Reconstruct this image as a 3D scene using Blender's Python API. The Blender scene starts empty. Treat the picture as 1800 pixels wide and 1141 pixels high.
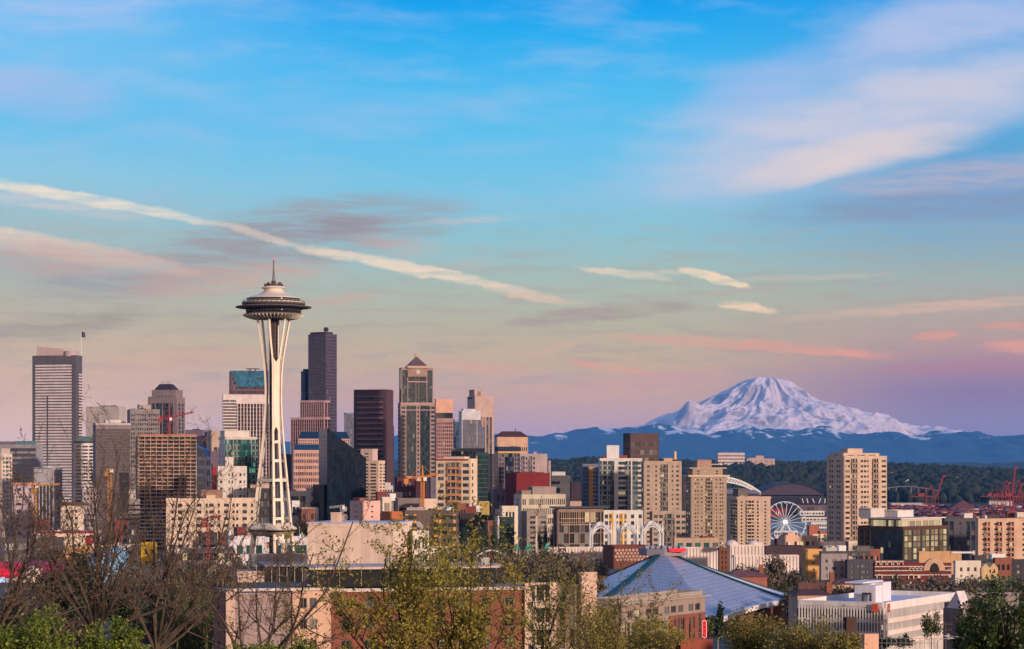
import bpy, math, random
import numpy as np
from mathutils import Vector, Matrix
R = math.radians
SC = bpy.context.scene
COL = SC.collection
# ------------------------------------------------------------------ camera
F = 3984.0            # focal length in photo pixels (1800 wide)
CX, HY, CZ = 900.0, 820.0, 100.0
cam_d = bpy.data.cameras.new('camera')
cam = bpy.data.objects.new('camera', cam_d); COL.objects.link(cam)
cam.location = (0, 0, CZ); cam.rotation_euler = (R(90), 0, 0)
cam_d.sensor_width = 36.0; cam_d.lens = 36.0*F/1800.0
cam_d.shift_y = (HY-570.5)/1800.0
cam_d.clip_start = 0.5; cam_d.clip_end = 200000
SC.camera = cam
SC.view_settings.view_transform = 'Standard'; SC.view_settings.look = 'None'
SC.view_settings.exposure = 0.0; SC.view_settings.gamma = 1.0
SC.cycles.use_denoising = True
try: SC.cycles.denoiser = 'OPENIMAGEDENOISE'
except Exception: pass
SC.cycles.max_bounces = 4; SC.cycles.diffuse_bounces = 2; SC.cycles.glossy_bounces = 2
SC.cycles.transparent_max_bounces = 8; SC.cycles.volume_bounces = 0
SC.cycles.sample_clamp_indirect = 4.0
SC.cycles.caustics_reflective = False; SC.cycles.caustics_refractive = False
# ------------------------------------------------------------------ sun
SUN_EL = 11.0
sdir = Vector((0.655*math.cos(R(SUN_EL)), -0.756*math.cos(R(SUN_EL)), math.sin(R(SUN_EL)))).normalized()
sl = bpy.data.lights.new('sun', 'SUN'); sl.energy = 4.3; sl.angle = R(3.0); sl.color = (1.0, 0.79, 0.63)
so = bpy.data.objects.new('sun', sl); COL.objects.link(so)
so.rotation_euler = sdir.to_track_quat('Z', 'Y').to_euler(); so.location = (500, -300, 400)

def lin(v): v /= 255.0; return v/12.92 if v <= 0.04045 else ((v+0.055)/1.055)**2.4
def rgb(r, g, b, k=1.0): return (lin(r)*k, lin(g)*k, lin(b)*k)
# ------------------------------------------------------------------ sky (world)
W = bpy.data.worlds.new('World'); SC.world = W; W.use_nodes = True
wt = W.node_tree; wt.nodes.clear()
def wn(t): return wt.nodes.new(t)
def put(s, v):
    if isinstance(v, bpy.types.NodeSocket): s.id_data.links.new(v, s)
    else: s.default_value = v
def M(op, a, b=None, c=None, tree=None, clamp=False):
    n = (tree or wt).nodes.new('ShaderNodeMath'); n.operation = op; n.use_clamp = clamp
    for i, v in enumerate((a, b, c)):
        if v is not None: put(n.inputs[i], v)
    return n.outputs[0]
def MR(v, a, b, c=0.0, d=1.0, tree=None, smooth=True):
    n = (tree or wt).nodes.new('ShaderNodeMapRange'); n.interpolation_type = 'SMOOTHSTEP' if smooth else 'LINEAR'
    for i, q in enumerate((v, a, b, c, d)): put(n.inputs[i], q)
    return n.outputs[0]
def MIX(f, a, b, tree=None, mode='MIX'):
    n = (tree or wt).nodes.new('ShaderNodeMix'); n.data_type = 'RGBA'; n.blend_type = mode
    put(n.inputs[0], f)
    for i, q in ((6, a), (7, b)):
        if isinstance(q, tuple) and len(q) == 3: q = q+(1.0,)
        put(n.inputs[i], q)
    return n.outputs[2]
def RAMP(f, stops, tree=None):
    n = (tree or wt).nodes.new('ShaderNodeValToRGB'); put(n.inputs[0], f)
    e = n.color_ramp.elements
    while len(e) < len(stops): e.new(0.5)
    for q, (p, col) in zip(e, stops): q.position = p; q.color = col+(1.0,)
    return n.outputs[0]
def NOISE(vec, scale, detail=4.0, rough=0.55, tree=None, dist=0.0):
    n = (tree or wt).nodes.new('ShaderNodeTexNoise')
    if vec is not None: put(n.inputs['Vector'], vec)
    n.inputs['Scale'].default_value = scale; n.inputs['Detail'].default_value = detail
    n.inputs['Roughness'].default_value = rough; n.inputs['Distortion'].default_value = dist
    return n
def MAPN(vec, loc=(0, 0, 0), rot=0.0, sc=(1, 1, 1), kind='POINT', tree=None):
    n = (tree or wt).nodes.new('ShaderNodeMapping'); n.vector_type = kind
    put(n.inputs['Vector'], vec); n.inputs['Location'].default_value = loc
    n.inputs['Rotation'].default_value = (0, 0, rot); n.inputs['Scale'].default_value = sc
    return n.outputs[0]
tc = wn('ShaderNodeTexCoord')
sep = wn('ShaderNodeSeparateXYZ'); put(sep.inputs[0], tc.outputs['Generated'])
dx, dy, dz = sep.outputs
az = M('MULTIPLY', M('ARCTAN2', dx, dy), 57.29578)           # degrees, 0 = south east along the view
el = M('MULTIPLY', M('ARCSINE', dz), 57.29578)
uv = wn('ShaderNodeCombineXYZ'); put(uv.inputs[0], az); put(uv.inputs[1], el)
UV = uv.outputs[0]
def ae(px, py):                                              # a bearing and an elevation, in degrees
    a = math.atan((px-CX)/F)
    return math.degrees(a), math.degrees(math.atan((HY-py)/F*math.cos(a)))
HZ_DEN, HZ_TOP, HZ_END, HZ_L = 1.2e-5, 2300.0, 56500.0, (0.09, 0.24, 0.62)
def through(c, py):                                          # the colour the sky must have behind the evening haze
    e = math.atan((HY-py)/F); L = min(HZ_END, (HZ_TOP-CZ)/max(math.sin(e), 1e-4)); T = math.exp(-HZ_DEN*L)
    return tuple(max(0.0, (q-(1-T)*s)/T) for q, s in zip(c, HZ_L))
def elramp(rows, zen):
    st = []
    for py, c in sorted(rows, reverse=True):
        st.append((max(0.0, ae(900, py)[1]/60.0), through(c, py)))
    st.append((18/60.0, zen[0])); st.append((1.0, zen[1]))
    return RAMP(M('DIVIDE', M('MAXIMUM', el, 0.0), 60.0), st)
Z2 = (0.10, 0.27, 0.68)
mid = elramp([(0, rgb(0, 160, 238)), (60, rgb(46, 173, 240)), (160, rgb(84, 187, 240)), (260, rgb(106, 193, 236)), (350, rgb(128, 196, 226)),
    (430, rgb(148, 193, 206)), (500, rgb(170, 187, 182)), (575, rgb(184, 178, 166)), (640, rgb(196, 173, 163)), (690, rgb(198, 166, 170)),
    (735, rgb(184, 160, 184)), (770, rgb(168, 156, 194)), (820, rgb(150, 152, 200))], (rgb(0, 140, 230), Z2))
lft = elramp([(0, rgb(112, 190, 243)), (110, rgb(118, 192, 240)), (230, rgb(112, 192, 236)), (310, rgb(142, 198, 226)), (400, rgb(160, 190, 200)),
    (480, rgb(170, 178, 180)), (560, rgb(184, 177, 166)), (620, rgb(200, 177, 164)), (680, rgb(210, 177, 168)), (740, rgb(214, 182, 182)),
    (780, rgb(212, 184, 196)), (820, rgb(190, 170, 200))], (rgb(90, 160, 235), Z2))
rgt = elramp([(0, rgb(50, 158, 234)), (150, rgb(92, 172, 228)), (260, rgb(96, 168, 218)), (350, rgb(122, 162, 205)), (420, rgb(132, 172, 200)),
    (490, rgb(160, 178, 182)), (550, rgb(178, 170, 168)), (610, rgb(182, 155, 165)), (650, rgb(168, 138, 168)), (690, rgb(142, 130, 176)),
    (740, rgb(140, 138, 186)), (780, rgb(128, 138, 194)), (820, rgb(110, 135, 200))], (rgb(60, 130, 225), Z2))
sky = MIX(MR(az, -2.0, -12.5, 0, 1), mid, lft)
sky = MIX(MR(az, 3.0, 11.5, 0, 1), sky, rgt)
# shared cloud fibres: two stretched noises
warp = NOISE(UV, 0.35, 3.0)
wv = wn('ShaderNodeVectorMath'); wv.operation = 'SUBTRACT'; put(wv.inputs[0], warp.outputs['Color']); wv.inputs[1].default_value = (0.5, 0.5, 0.5)
wv2 = wn('ShaderNodeVectorMath'); wv2.operation = 'MULTIPLY_ADD'; put(wv2.inputs[0], wv.outputs[0]); wv2.inputs[1].default_value = (0.9, 0.35, 0); put(wv2.inputs[2], UV)
UVw = wv2.outputs[0]
fib1 = NOISE(MAPN(UVw, rot=R(11), sc=(0.55, 4.6, 1)), 1.0, 8.0, 0.62).outputs['Fac']
fib2 = NOISE(MAPN(UVw, loc=(3.1, 1.7, 0), rot=R(-24), sc=(0.30, 1.3, 1)), 1.0, 7.0, 0.58).outputs['Fac']
f1 = MR(fib1, 0.28, 0.70, 0.16, 1.1); f2 = MR(fib2, 0.26, 0.66, 0.42, 1.08)
fine = NOISE(UVw, 2.2, 6.0, 0.6)
fw = wn('ShaderNodeVectorMath'); fw.operation = 'SUBTRACT'; put(fw.inputs[0], fine.outputs['Color']); fw.inputs[1].default_value = (0.5, 0.5, 0.5)
fw2 = wn('ShaderNodeVectorMath'); fw2.operation = 'MULTIPLY_ADD'; put(fw2.inputs[0], fw.outputs[0]); fw2.inputs[1].default_value = (0.8, 0.24, 0); put(fw2.inputs[2], UV)
UVf = fw2.outputs[0]
def streak(p0, p1, width, color, amount, bend=0.0, fib=f1, soft=0.0, vec=None):
    """an elongated cloud between two directions of the sky"""
    global sky
    (a0, e0), (a1, e1) = ae(*p0), ae(*p1)
    L = math.hypot(a1-a0, e1-e0)/2; th = math.atan2(e1-e0, a1-a0); w = width/F*57.3
    v = MAPN(vec or UVf, loc=((a0+a1)/2, (e0+e1)/2, 0), rot=th, sc=(L, w, 1), kind='TEXTURE')
    s = wn('ShaderNodeSeparateXYZ'); put(s.inputs[0], v)
    aa = M('MULTIPLY', s.outputs[0], s.outputs[0])
    bb = M('MULTIPLY_ADD', aa, bend, s.outputs[1])
    r = M('MULTIPLY_ADD', bb, bb, aa)
    k = M('MULTIPLY', MR(r, 1.0, soft, 0.0, amount), fib)
    sky = MIX(M('MULTIPLY', M('TANH', k), 1.08), sky, through(color, (p0[1]+p1[1])/2))
cream = rgb(246, 226, 205); peach = rgb(232, 190, 172); pink = rgb(226, 158, 152); mauve = rgb(160, 153, 162); lil = rgb(206, 200, 222)
# a thin veil over everything, greyer towards the horizon
sky = MIX(M('MULTIPLY', MR(fib2, 0.42, 0.72, 0, 0.30), MR(el, 4.0, 9.0)), sky, rgb(190, 206, 234))
sky = MIX(M('MULTIPLY', MR(fib1, 0.45, 0.68, 0, 0.42), M('MULTIPLY', MR(el, 0.8, 2.6), MR(el, 7.5, 4.5))), sky, through(rgb(170, 158, 164), 560))
# broad cirrus, upper right
streak((1000, 345), (2120, -30), 150, rgb(186, 198, 230), 0.80, 0.15, f2, 0.0, UVw)
streak((1090, 320), (1980, 90), 84, rgb(206, 204, 222), 0.85, 0.25, f2, 0.0, UVw)
streak((1230, 330), (1760, 215), 44, rgb(224, 208, 212), 0.9, 0.35, f2, 0.05, UVw)
streak((1360, 328), (1560, 268), 20, rgb(232, 212, 208), 0.6, 0.3, f1, 0.0, UVw)
streak((1180, 190), (1560, 60), 60, rgb(150, 185, 235), 0.5, 0.0, f2, 0.0, UVw)
streak((1420, 110), (2020, -80), 70, rgb(186, 196, 232), 0.6, 0.0, f2, 0.0, UVw)
streak((1380, 345), (2040, 265), 36, rgb(186, 178, 200), 0.75, 0.2, f1, 0.0, UVw)
streak((1250, 385), (2040, 340), 32, rgb(136, 150, 186), 0.75, 0.0, f1, 0.0, UVw)
# top left haze patches
streak((-60, 20), (360, -20), 60, rgb(176, 194, 238), 0.7, 0.0, f1, 0.0, UVw)
streak((-120, 130), (260, 190), 55, rgb(168, 188, 232), 0.65, 0.0, f2, 0.0, UVw)
streak((200, 210), (1000, 170), 42, rgb(128, 190, 238), 0.5, 0.0, f1, 0.0, UVw)
# grey mauve bank behind the tower
streak((180, 470), (860, 352), 74, mauve, 1.05, 0.2, f1, 0.0, UVw)
streak((400, 405), (720, 385), 24, rgb(150, 142, 160), 0.6, 0.0, f1, 0.0, UVw)
streak((600, 420), (800, 440), 26, rgb(200, 178, 176), 0.5, 0.0, f1, 0.0, UVw)
streak((0, 508), (460, 484), 30, rgb(150, 148, 165), 0.8, 0.0, f1, 0.0, UVw)
streak((170, 512), (640, 470), 34, rgb(206, 168, 160), 0.75, 0.0, f1, 0.0, UVw)
streak((-90, 600), (300, 545), 30, rgb(158, 150, 150), 0.8, 0.0, f1, 0.0, UVw)
streak((320, 575), (480, 550), 9, rgb(168, 152, 166), 0.5, 0.0, f1, 0.0, UVw)
streak((520, 535), (680, 522), 12, rgb(214, 160, 156), 0.5, 0.0, f1, 0.0, UVw)
# long contrails, left to centre
streak((-160, 292), (440, 402), 13, cream, 1.0, 0.25, f1, 0.15)
streak((-140, 320), (300, 392), 16, rgb(214, 205, 205), 0.6, 0.2, f1, 0.0)
streak((-220, 380), (380, 482), 24, rgb(236, 208, 190), 1.1, 0.15, f1, 0.1)
streak((-200, 425), (400, 478), 36, rgb(190, 164, 165), 0.9, 0.1, f1, 0.0)
streak((440, 415), (980, 522), 13, rgb(238, 216, 198), 1.2, 0.1, f1, 0.1)
streak((360, 384), (540, 440), 10, rgb(228, 208, 194), 0.6, 0.0, f1, 0.0)
streak((820, 500), (1070, 545), 11, rgb(226, 196, 180), 0.8, -0.2, f1, 0.0)
streak((850, 572), (1260, 528), 20, rgb(168, 153, 156), 0.9, 0.15, f1, 0.0)
# small bright wisps, right of centre
streak((1005, 468), (1190, 492), 9, rgb(228, 208, 190), 1.2, 0.3, f1, 0.1)
streak((1080, 486), (1250, 474), 7, rgb(206, 196, 188), 0.8, 0.0, f1, 0.0)
streak((1188, 468), (1330, 506), 10, rgb(246, 218, 192), 1.4, 0.2, f1, 0.2)
streak((1250, 530), (1372, 546), 11, rgb(242, 210, 186), 1.3, 0.3, f1, 0.15)
streak((1300, 565), (1980, 515), 12, rgb(220, 182, 172), 0.8, 0.1, f1, 0.0)
streak((1000, 585), (1640, 628), 12, rgb(222, 160, 156), 0.85, 0.15, f1, 0.05)
streak((1340, 612), (1600, 630), 8, rgb(232, 162, 156), 0.8, 0.1, f1, 0.1)
streak((1590, 596), (1700, 586), 10, pink, 0.9, 0.0, f1, 0.1)
streak((1710, 608), (1920, 612), 16, rgb(232, 164, 158), 0.95, 0.0, f1, 0.1)
streak((970, 632), (1180, 660), 8, pink, 0.7, 0.0, f1, 0.0)
streak((1500, 655), (1900, 640), 16, rgb(178, 134, 164), 0.6, 0.0, f1, 0.0, UVw)
streak((700, 395), (960, 380), 8, rgb(196, 196, 205), 0.6, 0.0, f1, 0.0)
streak((760, 470), (900, 455), 14, rgb(186, 184, 190), 0.5, 0.0, f1, 0.0, UVw)
streak((1240, 492), (1620, 482), 7, rgb(206, 190, 178), 0.5, 0.0, f1, 0.0)
streak((1180, 520), (1420, 505), 9, rgb(190, 172, 168), 0.5, 0.0, f1, 0.0)
streak((1700, 570), (1860, 580), 9, rgb(222, 158, 152), 0.7, 0.0, f1, 0.0)
streak((880, 640), (1060, 588), 9, rgb(216, 172, 164), 0.5, 0.0, f1, 0.0)
streak((100, 640), (520, 620), 22, rgb(206, 165, 160), 0.5, 0.0, f1, 0.0, UVw)
streak((960, 690), (1330, 650), 18, rgb(205, 155, 170), 0.5, 0.0, f1, 0.0, UVw)
streak((660, 640), (1000, 655), 14, rgb(216, 168, 160), 0.5, 0.0, f1, 0.0, UVw)
# the sunset side of the sky, behind the camera to the right
sv = wn('ShaderNodeVectorMath'); sv.operation = 'DOT_PRODUCT'; put(sv.inputs[0], tc.outputs['Generated']); sv.inputs[1].default_value = tuple(sdir)
glow = M('MULTIPLY', MR(sv.outputs['Value'], -0.15, 0.95), MR(el, 45.0, 2.0))
sky = MIX(MR(M('MULTIPLY', dy, -1.0), -0.2, 0.6, 0, 0.85), sky, (0.30, 0.29, 0.36))
sky = MIX(glow, sky, (1.05, 0.66, 0.46))
bg = wn('ShaderNodeBackground'); put(bg.inputs['Color'], sky); bg.inputs['Strength'].default_value = 1.0
wo = wn('ShaderNodeOutputWorld'); put(wo.inputs['Surface'], bg.outputs[0])
try: W.cycles.sampling_method = 'MANUAL'; W.cycles.sample_map_resolution = 512
except Exception: pass
# ------------------------------------------------------------------ mesh helpers
def wx(px, D): return (px-CX)/F*D
def wz(py, D): return CZ+(HY-py)/F*D
PROF = [(-80, 99), (0, 97.2), (12, 95), (40, 84), (100, 74), (250, 62), (450, 53), (700, 46), (1000, 42), (1350, 38), (1800, 34), (2500, 26), (3300, 12), (4000, 5), (6000, 4), (9e4, 4)]
def gz(x, y):
    z = float(np.interp(y, [p[0] for p in PROF], [p[1] for p in PROF]))
    if y > 1700:
        s = min(1, max(0, (x/y-0.085)/0.04)); t = min(1, max(0, (y-1700)/800))
        z = z*(1-s*t)
    return z
class MB:
    def __init__(s): s.v = []; s.f = []; s.m = []; s.uv = {}
    def box(s, x0, x1, y0, y1, z0, z1, m=0):
        n = len(s.v)
        s.v += [(x0, y0, z0), (x1, y0, z0), (x1, y1, z0), (x0, y1, z0), (x0, y0, z1), (x1, y0, z1), (x1, y1, z1), (x0, y1, z1)]
        s.f += [(n, n+3, n+2, n+1), (n+4, n+5, n+6, n+7), (n, n+1, n+5, n+4), (n+1, n+2, n+6, n+5), (n+2, n+3, n+7, n+6), (n+3, n, n+4, n+7)]
        s.m += [m]*6
        return s
    def poly(s, pts, m=0, uv=None):
        n = len(s.v); s.v += [tuple(p) for p in pts]; s.f.append(tuple(range(n, n+len(pts)))); s.m.append(m)
        if uv: s.uv[len(s.f)-1] = uv
        return s
    def prism(s, pts, z0, z1, m=0):            # pts counter clockwise in xy
        k = len(pts); n = len(s.v)
        s.v += [(p[0], p[1], z0) for p in pts]+[(p[0], p[1], z1) for p in pts]
        s.f += [tuple(range(n+k-1, n-1, -1)), tuple(range(n+k, n+2*k))]
        s.f += [(n+i, n+(i+1) % k, n+k+(i+1) % k, n+k+i) for i in range(k)]
        s.m += [m]*(k+2); return s
    def hull(s, lo, hi, m=0):                  # two rings of points, bottom and top
        k = len(lo); n = len(s.v); s.v += [tuple(p) for p in lo]+[tuple(p) for p in hi]
        s.f += [tuple(range(n+k-1, n-1, -1)), tuple(range(n+k, n+2*k))]
        s.f += [(n+i, n+(i+1) % k, n+k+(i+1) % k, n+k+i) for i in range(k)]
        s.m += [m]*(k+2); return s
    def tube(s, pts, rad, sides=6, m=0):
        pts = [Vector(p) for p in pts]
        if not hasattr(rad, '__len__'): rad = [rad]*len(pts)
        n = len(s.v); up = None
        for i, p in enumerate(pts):
            d = (pts[min(i+1, len(pts)-1)]-pts[max(i-1, 0)]).normalized()
            a = Vector((0, 0, 1)) if abs(d.z) < 0.9 else Vector((1, 0, 0))
            if up is not None: a = up
            u = d.cross(a).normalized(); w = u.cross(d).normalized(); up = w
            for k in range(sides):
                t = 2*math.pi*(k+0.5)/sides
                s.v.append(tuple(p+(u*math.cos(t)+w*math.sin(t))*rad[i]))
        for i in range(len(pts)-1):
            for k in range(sides):
                a = n+i*sides+k; b = n+i*sides+(k+1) % sides
                s.f.append((a, b, b+sides, a+sides)); s.m.append(m)
        s.f.append(tuple(range(n+sides-1, n-1, -1))); s.f.append(tuple(range(len(s.v)-sides, len(s.v)))); s.m += [m, m]
        return s
    def bar(s, a, b, w, m=0): return s.tube([a, b], w*0.7071, 4, m)
    def lathe(s, prof, seg=48, m=0, c=(0, 0)):  # prof: list of (radius, z) from the bottom
        n = len(s.v)
        for r, z in prof:
            for k in range(seg):
                t = 2*math.pi*k/seg; s.v.append((c[0]+r*math.cos(t), c[1]+r*math.sin(t), z))
        for i in range(len(prof)-1):
            for k in range(seg):
                a = n+i*seg+k; b = n+i*seg+(k+1) % seg
                s.f.append((a, b, b+seg, a+seg)); s.m.append(m)
        s.f.append(tuple(range(n+seg-1, n-1, -1))); s.f.append(tuple(range(len(s.v)-seg, len(s.v)))); s.m += [m, m]
        return s
    def mesh(s, name, mats, smooth=False):
        me = bpy.data.meshes.new(name); me.from_pydata(s.v, [], s.f)
        for q in (mats if isinstance(mats, (list, tuple)) else [mats]): me.materials.append(q)
        if any(s.m): me.polygons.foreach_set('material_index', s.m)
        if s.uv:
            l = me.uv_layers.new(name='UVMap')
            for fi, uvs in s.uv.items():
                st = me.polygons[fi].loop_start
                for k, q in enumerate(uvs): l.data[st+k].uv = q
        if smooth: me.polygons.foreach_set('use_smooth', [True]*len(me.polygons))
        me.update(); return me
    def build(s, name, mats, parent=None, smooth=False):
        return ob(name, s.mesh(name, mats, smooth), parent)
def ob(name, me, parent=None):
    o = bpy.data.objects.new(name, me); COL.objects.link(o)
    if parent: o.parent = parent
    return o
def tag(o, label=None, cat=None, group=None, kind=None):
    if label: o['label'] = label
    if cat: o['category'] = cat
    if group: o['group'] = group
    if kind: o['kind'] = kind
    return o
def thing(name, label, cat, loc, rz=0.0, group=None):
    o = ob(name, None); o.location = loc; o.rotation_euler = (0, 0, rz); o.empty_display_size = 2
    return tag(o, label, cat, group)
def copy_thing(r, loc, rz=0.0, label=None, group=None, sc=None):
    c = r.copy(); COL.objects.link(c); c.location = loc; c.rotation_euler = (0, 0, rz)
    if sc: c.scale = sc
    if label: c['label'] = label
    if group: c['group'] = group
    for ch in list(r.children):
        d = ch.copy(); COL.objects.link(d); d.parent = c
        for g in list(ch.children):
            e = g.copy(); COL.objects.link(e); e.parent = d
    return c
def nppoly(name, V, Fc, mats, smooth=False):   # V (n,3), Fc (m,k)
    me = bpy.data.meshes.new(name); k = Fc.shape[1]
    me.vertices.add(len(V)); me.vertices.foreach_set('co', np.asarray(V, dtype=np.float32).ravel())
    me.loops.add(Fc.size); me.loops.foreach_set('vertex_index', Fc.ravel().astype(np.int32))
    me.polygons.add(len(Fc)); me.polygons.foreach_set('loop_start', np.arange(0, Fc.size, k, dtype=np.int32))
    for q in (mats if isinstance(mats, (list, tuple)) else [mats]): me.materials.append(q)
    if smooth: me.polygons.foreach_set('use_smooth', np.ones(len(Fc), dtype=bool))
    me.update(calc_edges=True); me.validate(); return me
# ------------------------------------------------------------------ materials
_mc = {}
def pmat(key):
    m = bpy.data.materials.new(key); m.use_nodes = True; t = m.node_tree
    return m, t, t.nodes['Principled BSDF']
def wall(col, rough=0.8, var=0.16, scale=0.12, metal=0.0, spec=0.3, streaks=0.10):
    """painted, cast or stone wall: broad blotches and vertical rain streaks"""
    k = ('w', tuple(round(c, 4) for c in col), rough, var, scale, metal, streaks)
    if k in _mc: return _mc[k]
    m, t, p = pmat('wall_finish')
    co = t.nodes.new('ShaderNodeTexCoord').outputs['Object']
    n = NOISE(co, scale, 5.0, 0.6, t).outputs['Fac']
    n2 = NOISE(MAPN(co, sc=(1.1, 1.1, 0.05), tree=t), 0.8, 3.0, 0.6, t).outputs['Fac']
    f = M('ADD', MR(n, 0.25, 0.75, 1-var, 1+var*0.6, t), MR(n2, 0.3, 0.7, -streaks, streaks*0.6, t), tree=t)
    cm = t.nodes.new('ShaderNodeVectorMath'); cm.operation = 'SCALE'
    cm.inputs[0].default_value = col; put(cm.inputs['Scale'], f)
    put(p.inputs['Base Color'], cm.outputs[0]); p.inputs['Roughness'].default_value = rough
    p.inputs['Metallic'].default_value = metal; p.inputs['Specular IOR Level'].default_value = spec
    _mc[k] = m; return m
def flat(col, rough=0.6, metal=0.0, emit=None, es=1.0):
    k = ('f', tuple(round(c, 4) for c in col), rough, metal, emit, es)
    if k in _mc: return _mc[k]
    m, t, p = pmat('plain_paint')
    co = t.nodes.new('ShaderNodeTexCoord').outputs['Object']
    n = NOISE(co, 0.7, 4.0, 0.6, t).outputs['Fac']
    cm = t.nodes.new('ShaderNodeVectorMath'); cm.operation = 'SCALE'
    cm.inputs[0].default_value = col; put(cm.inputs['Scale'], MR(n, 0.25, 0.75, 0.86, 1.1, t))
    put(p.inputs['Base Color'], cm.outputs[0])
    p.inputs['Roughness'].default_value = rough; p.inputs['Metallic'].default_value = metal
    if emit: p.inputs['Emission Color'].default_value = emit+(1,); p.inputs['Emission Strength'].default_value = es
    _mc[k] = m; return m
def glass(col=(0.02, 0.025, 0.035), lit=0.015, blinds=0.12, rough=0.1, ior=1.36, litcol=(1.0, 0.72, 0.36), es=0.75, cells=True):
    """window glass: every pane is a little different, some have blinds, a few are lit"""
    k = ('g', tuple(col), lit, blinds, rough, ior, cells, es, litcol)
    if k in _mc: return _mc[k]
    m, t, p = pmat('window_glass')
    if cells:
        u = t.nodes.new('ShaderNodeUVMap').outputs[0]
        fl = t.nodes.new('ShaderNodeVectorMath'); fl.operation = 'FLOOR'; put(fl.inputs[0], u)
        oi = t.nodes.new('ShaderNodeObjectInfo')
        wnz = t.nodes.new('ShaderNodeTexWhiteNoise'); wnz.noise_dimensions = '4D'
        put(wnz.inputs['Vector'], fl.outputs[0]); put(wnz.inputs['W'], oi.outputs['Random'])
        s = t.nodes.new('ShaderNodeSeparateXYZ'); put(s.inputs[0], wnz.outputs['Color']); r1, r2, r3 = s.outputs
    else:
        oi = t.nodes.new('ShaderNodeObjectInfo')
        wnz = t.nodes.new('ShaderNodeTexWhiteNoise'); wnz.noise_dimensions = '1D'; put(wnz.inputs['W'], M('MULTIPLY', oi.outputs['Random'], 917.0, tree=t))
        s = t.nodes.new('ShaderNodeSeparateXYZ'); put(s.inputs[0], wnz.outputs['Color']); r1, r2, r3 = s.outputs
    c0 = tuple(c*0.55 for c in col); c1 = tuple(min(1, c*1.7+0.004) for c in col)
    base = MIX(r1, c0, c1, t)
    bl = M('GREATER_THAN', r2, 1-blinds, tree=t)
    bc = MIX(r3, (0.07, 0.066, 0.062), (0.26, 0.24, 0.22), t)
    put(p.inputs['Base Color'], MIX(M('MULTIPLY', bl, 0.8, tree=t), base, bc, t))
    p.inputs['Roughness'].default_value = rough; p.inputs['IOR'].default_value = ior
    if lit > 0:
        le = M('MULTIPLY', M('LESS_THAN', r3, lit, tree=t), M('MULTIPLY_ADD', r1, 0.8*es, 0.3*es, tree=t), tree=t)
        p.inputs['Emission Color'].default_value = litcol+(1,); put(p.inputs['Emission Strength'], le)
    _mc[k] = m; return m
DARKG = (0.012, 0.014, 0.022); BLUEG = (0.012, 0.035, 0.085); TEALG = (0.006, 0.06, 0.07)
roof_m = wall(rgb(150, 146, 150, 0.8), 0.9, 0.3, 0.25)
mech_m = wall(rgb(176, 170, 166, 0.8), 0.7, 0.2, 0.4)
dark_m = wall(rgb(52, 46, 48), 0.7)
white_m = wall(rgb(226, 222, 218), 0.6, 0.1, 0.2)
# ------------------------------------------------------------------ buildings
rnd = random.Random(7)
CW = {'.': 0.35, ':': 0.14, '_': 1.0, 'w': 1.0, 'n': 0.55, 'W': 1.8, 'h': 3.0, 'b': 1.3, 'g': 1.0, 'o': 0.5, 'O': 1.2, 's': 0.7}
def facade(mb, side, L, z0, z1, pat, ny, hf, wins, dp=0.35, u0=0.0, m0=0, m1=1, par=0.0, sill=None):
    """one face: columns of piers, windows, balconies, glass strips. side R = face y 0, L = face x 0"""
    def bx(ua, ub, za, zb, d0, d1, m=0):
        if side == 'R': mb.box(ua, ub, -d1, -d0, za, zb, m)
        else: mb.box(-d1, -d0, L-ub, L-ua, za, zb, m)
    tot = sum(CW[c] for c in pat); s = L/tot; u = 0.0; zt = z1-par; fh = (zt-z0)/ny
    if par > 0: bx(0, L, zt, z1, 0.004, dp+0.02, m0)
    run = None
    for i, c in enumerate(pat):
        w = CW[c]*s; a, b = u, u+w; u = b
        if c in '._:': bx(a, b, z0, zt, 0.004, dp, m0)
        elif c in 'oO': bx(a, b, z0, zt, 0.004, dp+0.05, m1)
        elif c in 'wnWhs':
            mm = m1 if c == 's' else m0
            for k in range(ny):
                zb = z0+k*fh; sp = (1-hf)*fh
                bx(a, b, zb, zb+sp*0.6, 0.004, dp-0.03, mm); bx(a, b, zb+fh-sp*0.4, zb+fh, 0.004, dp-0.03, mm)
                wins.append((side, a+0.02, b-0.02, zb+sp*0.6+0.02, zb+fh-sp*0.4-0.02, L))
        elif c == 'g':
            for k in range(ny): bx(a, b, z0+k*fh, z0+k*fh+0.25, 0.004, 0.10, m1)
        elif c == 'b':
            for k in range(ny):
                zb = z0+k*fh
                bx(a, b, zb-0.12, zb+0.14, 0.004, dp+1.15, m0)
                bx(a, b, zb+0.14, zb+0.30*fh, dp+1.03, dp+1.10, m1)
                bx(a+w*0.42, a+w*0.55, zb+0.14, zb+fh-0.12, 0.004, 0.12, m0)
def place(px, D, t, depth):
    xl, xc, xr = px; Xc, Yc = wx(xc, D), D; ct, st = math.cos(R(t)), math.sin(R(t))
    r = (xr-CX)/F; b = (r*Yc-Xc)/(ct-r*st) if xr > xc else depth
    l = (xl-CX)/F; a = (l*Yc-Xc)/(-st-l*ct) if xl < xc and (st+l*ct) > 0.02 else depth
    if b <= 0 or b > 400: b = depth
    if a <= 0 or a > 400: a = depth
    return Xc, Yc, b, a
def auto_t(px):
    xl, xc, xr = px; base = -math.degrees(math.atan((xc-CX)/F))
    if xl >= xc: return max(4.0, base-2)
    if xr <= xc: return min(86.0, 90+base)
    q = math.degrees(math.atan2(xc-xl, xr-xc))
    return min(80.0, max(10.0+max(0, base), q*0.85+7+base*0.9))
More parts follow.
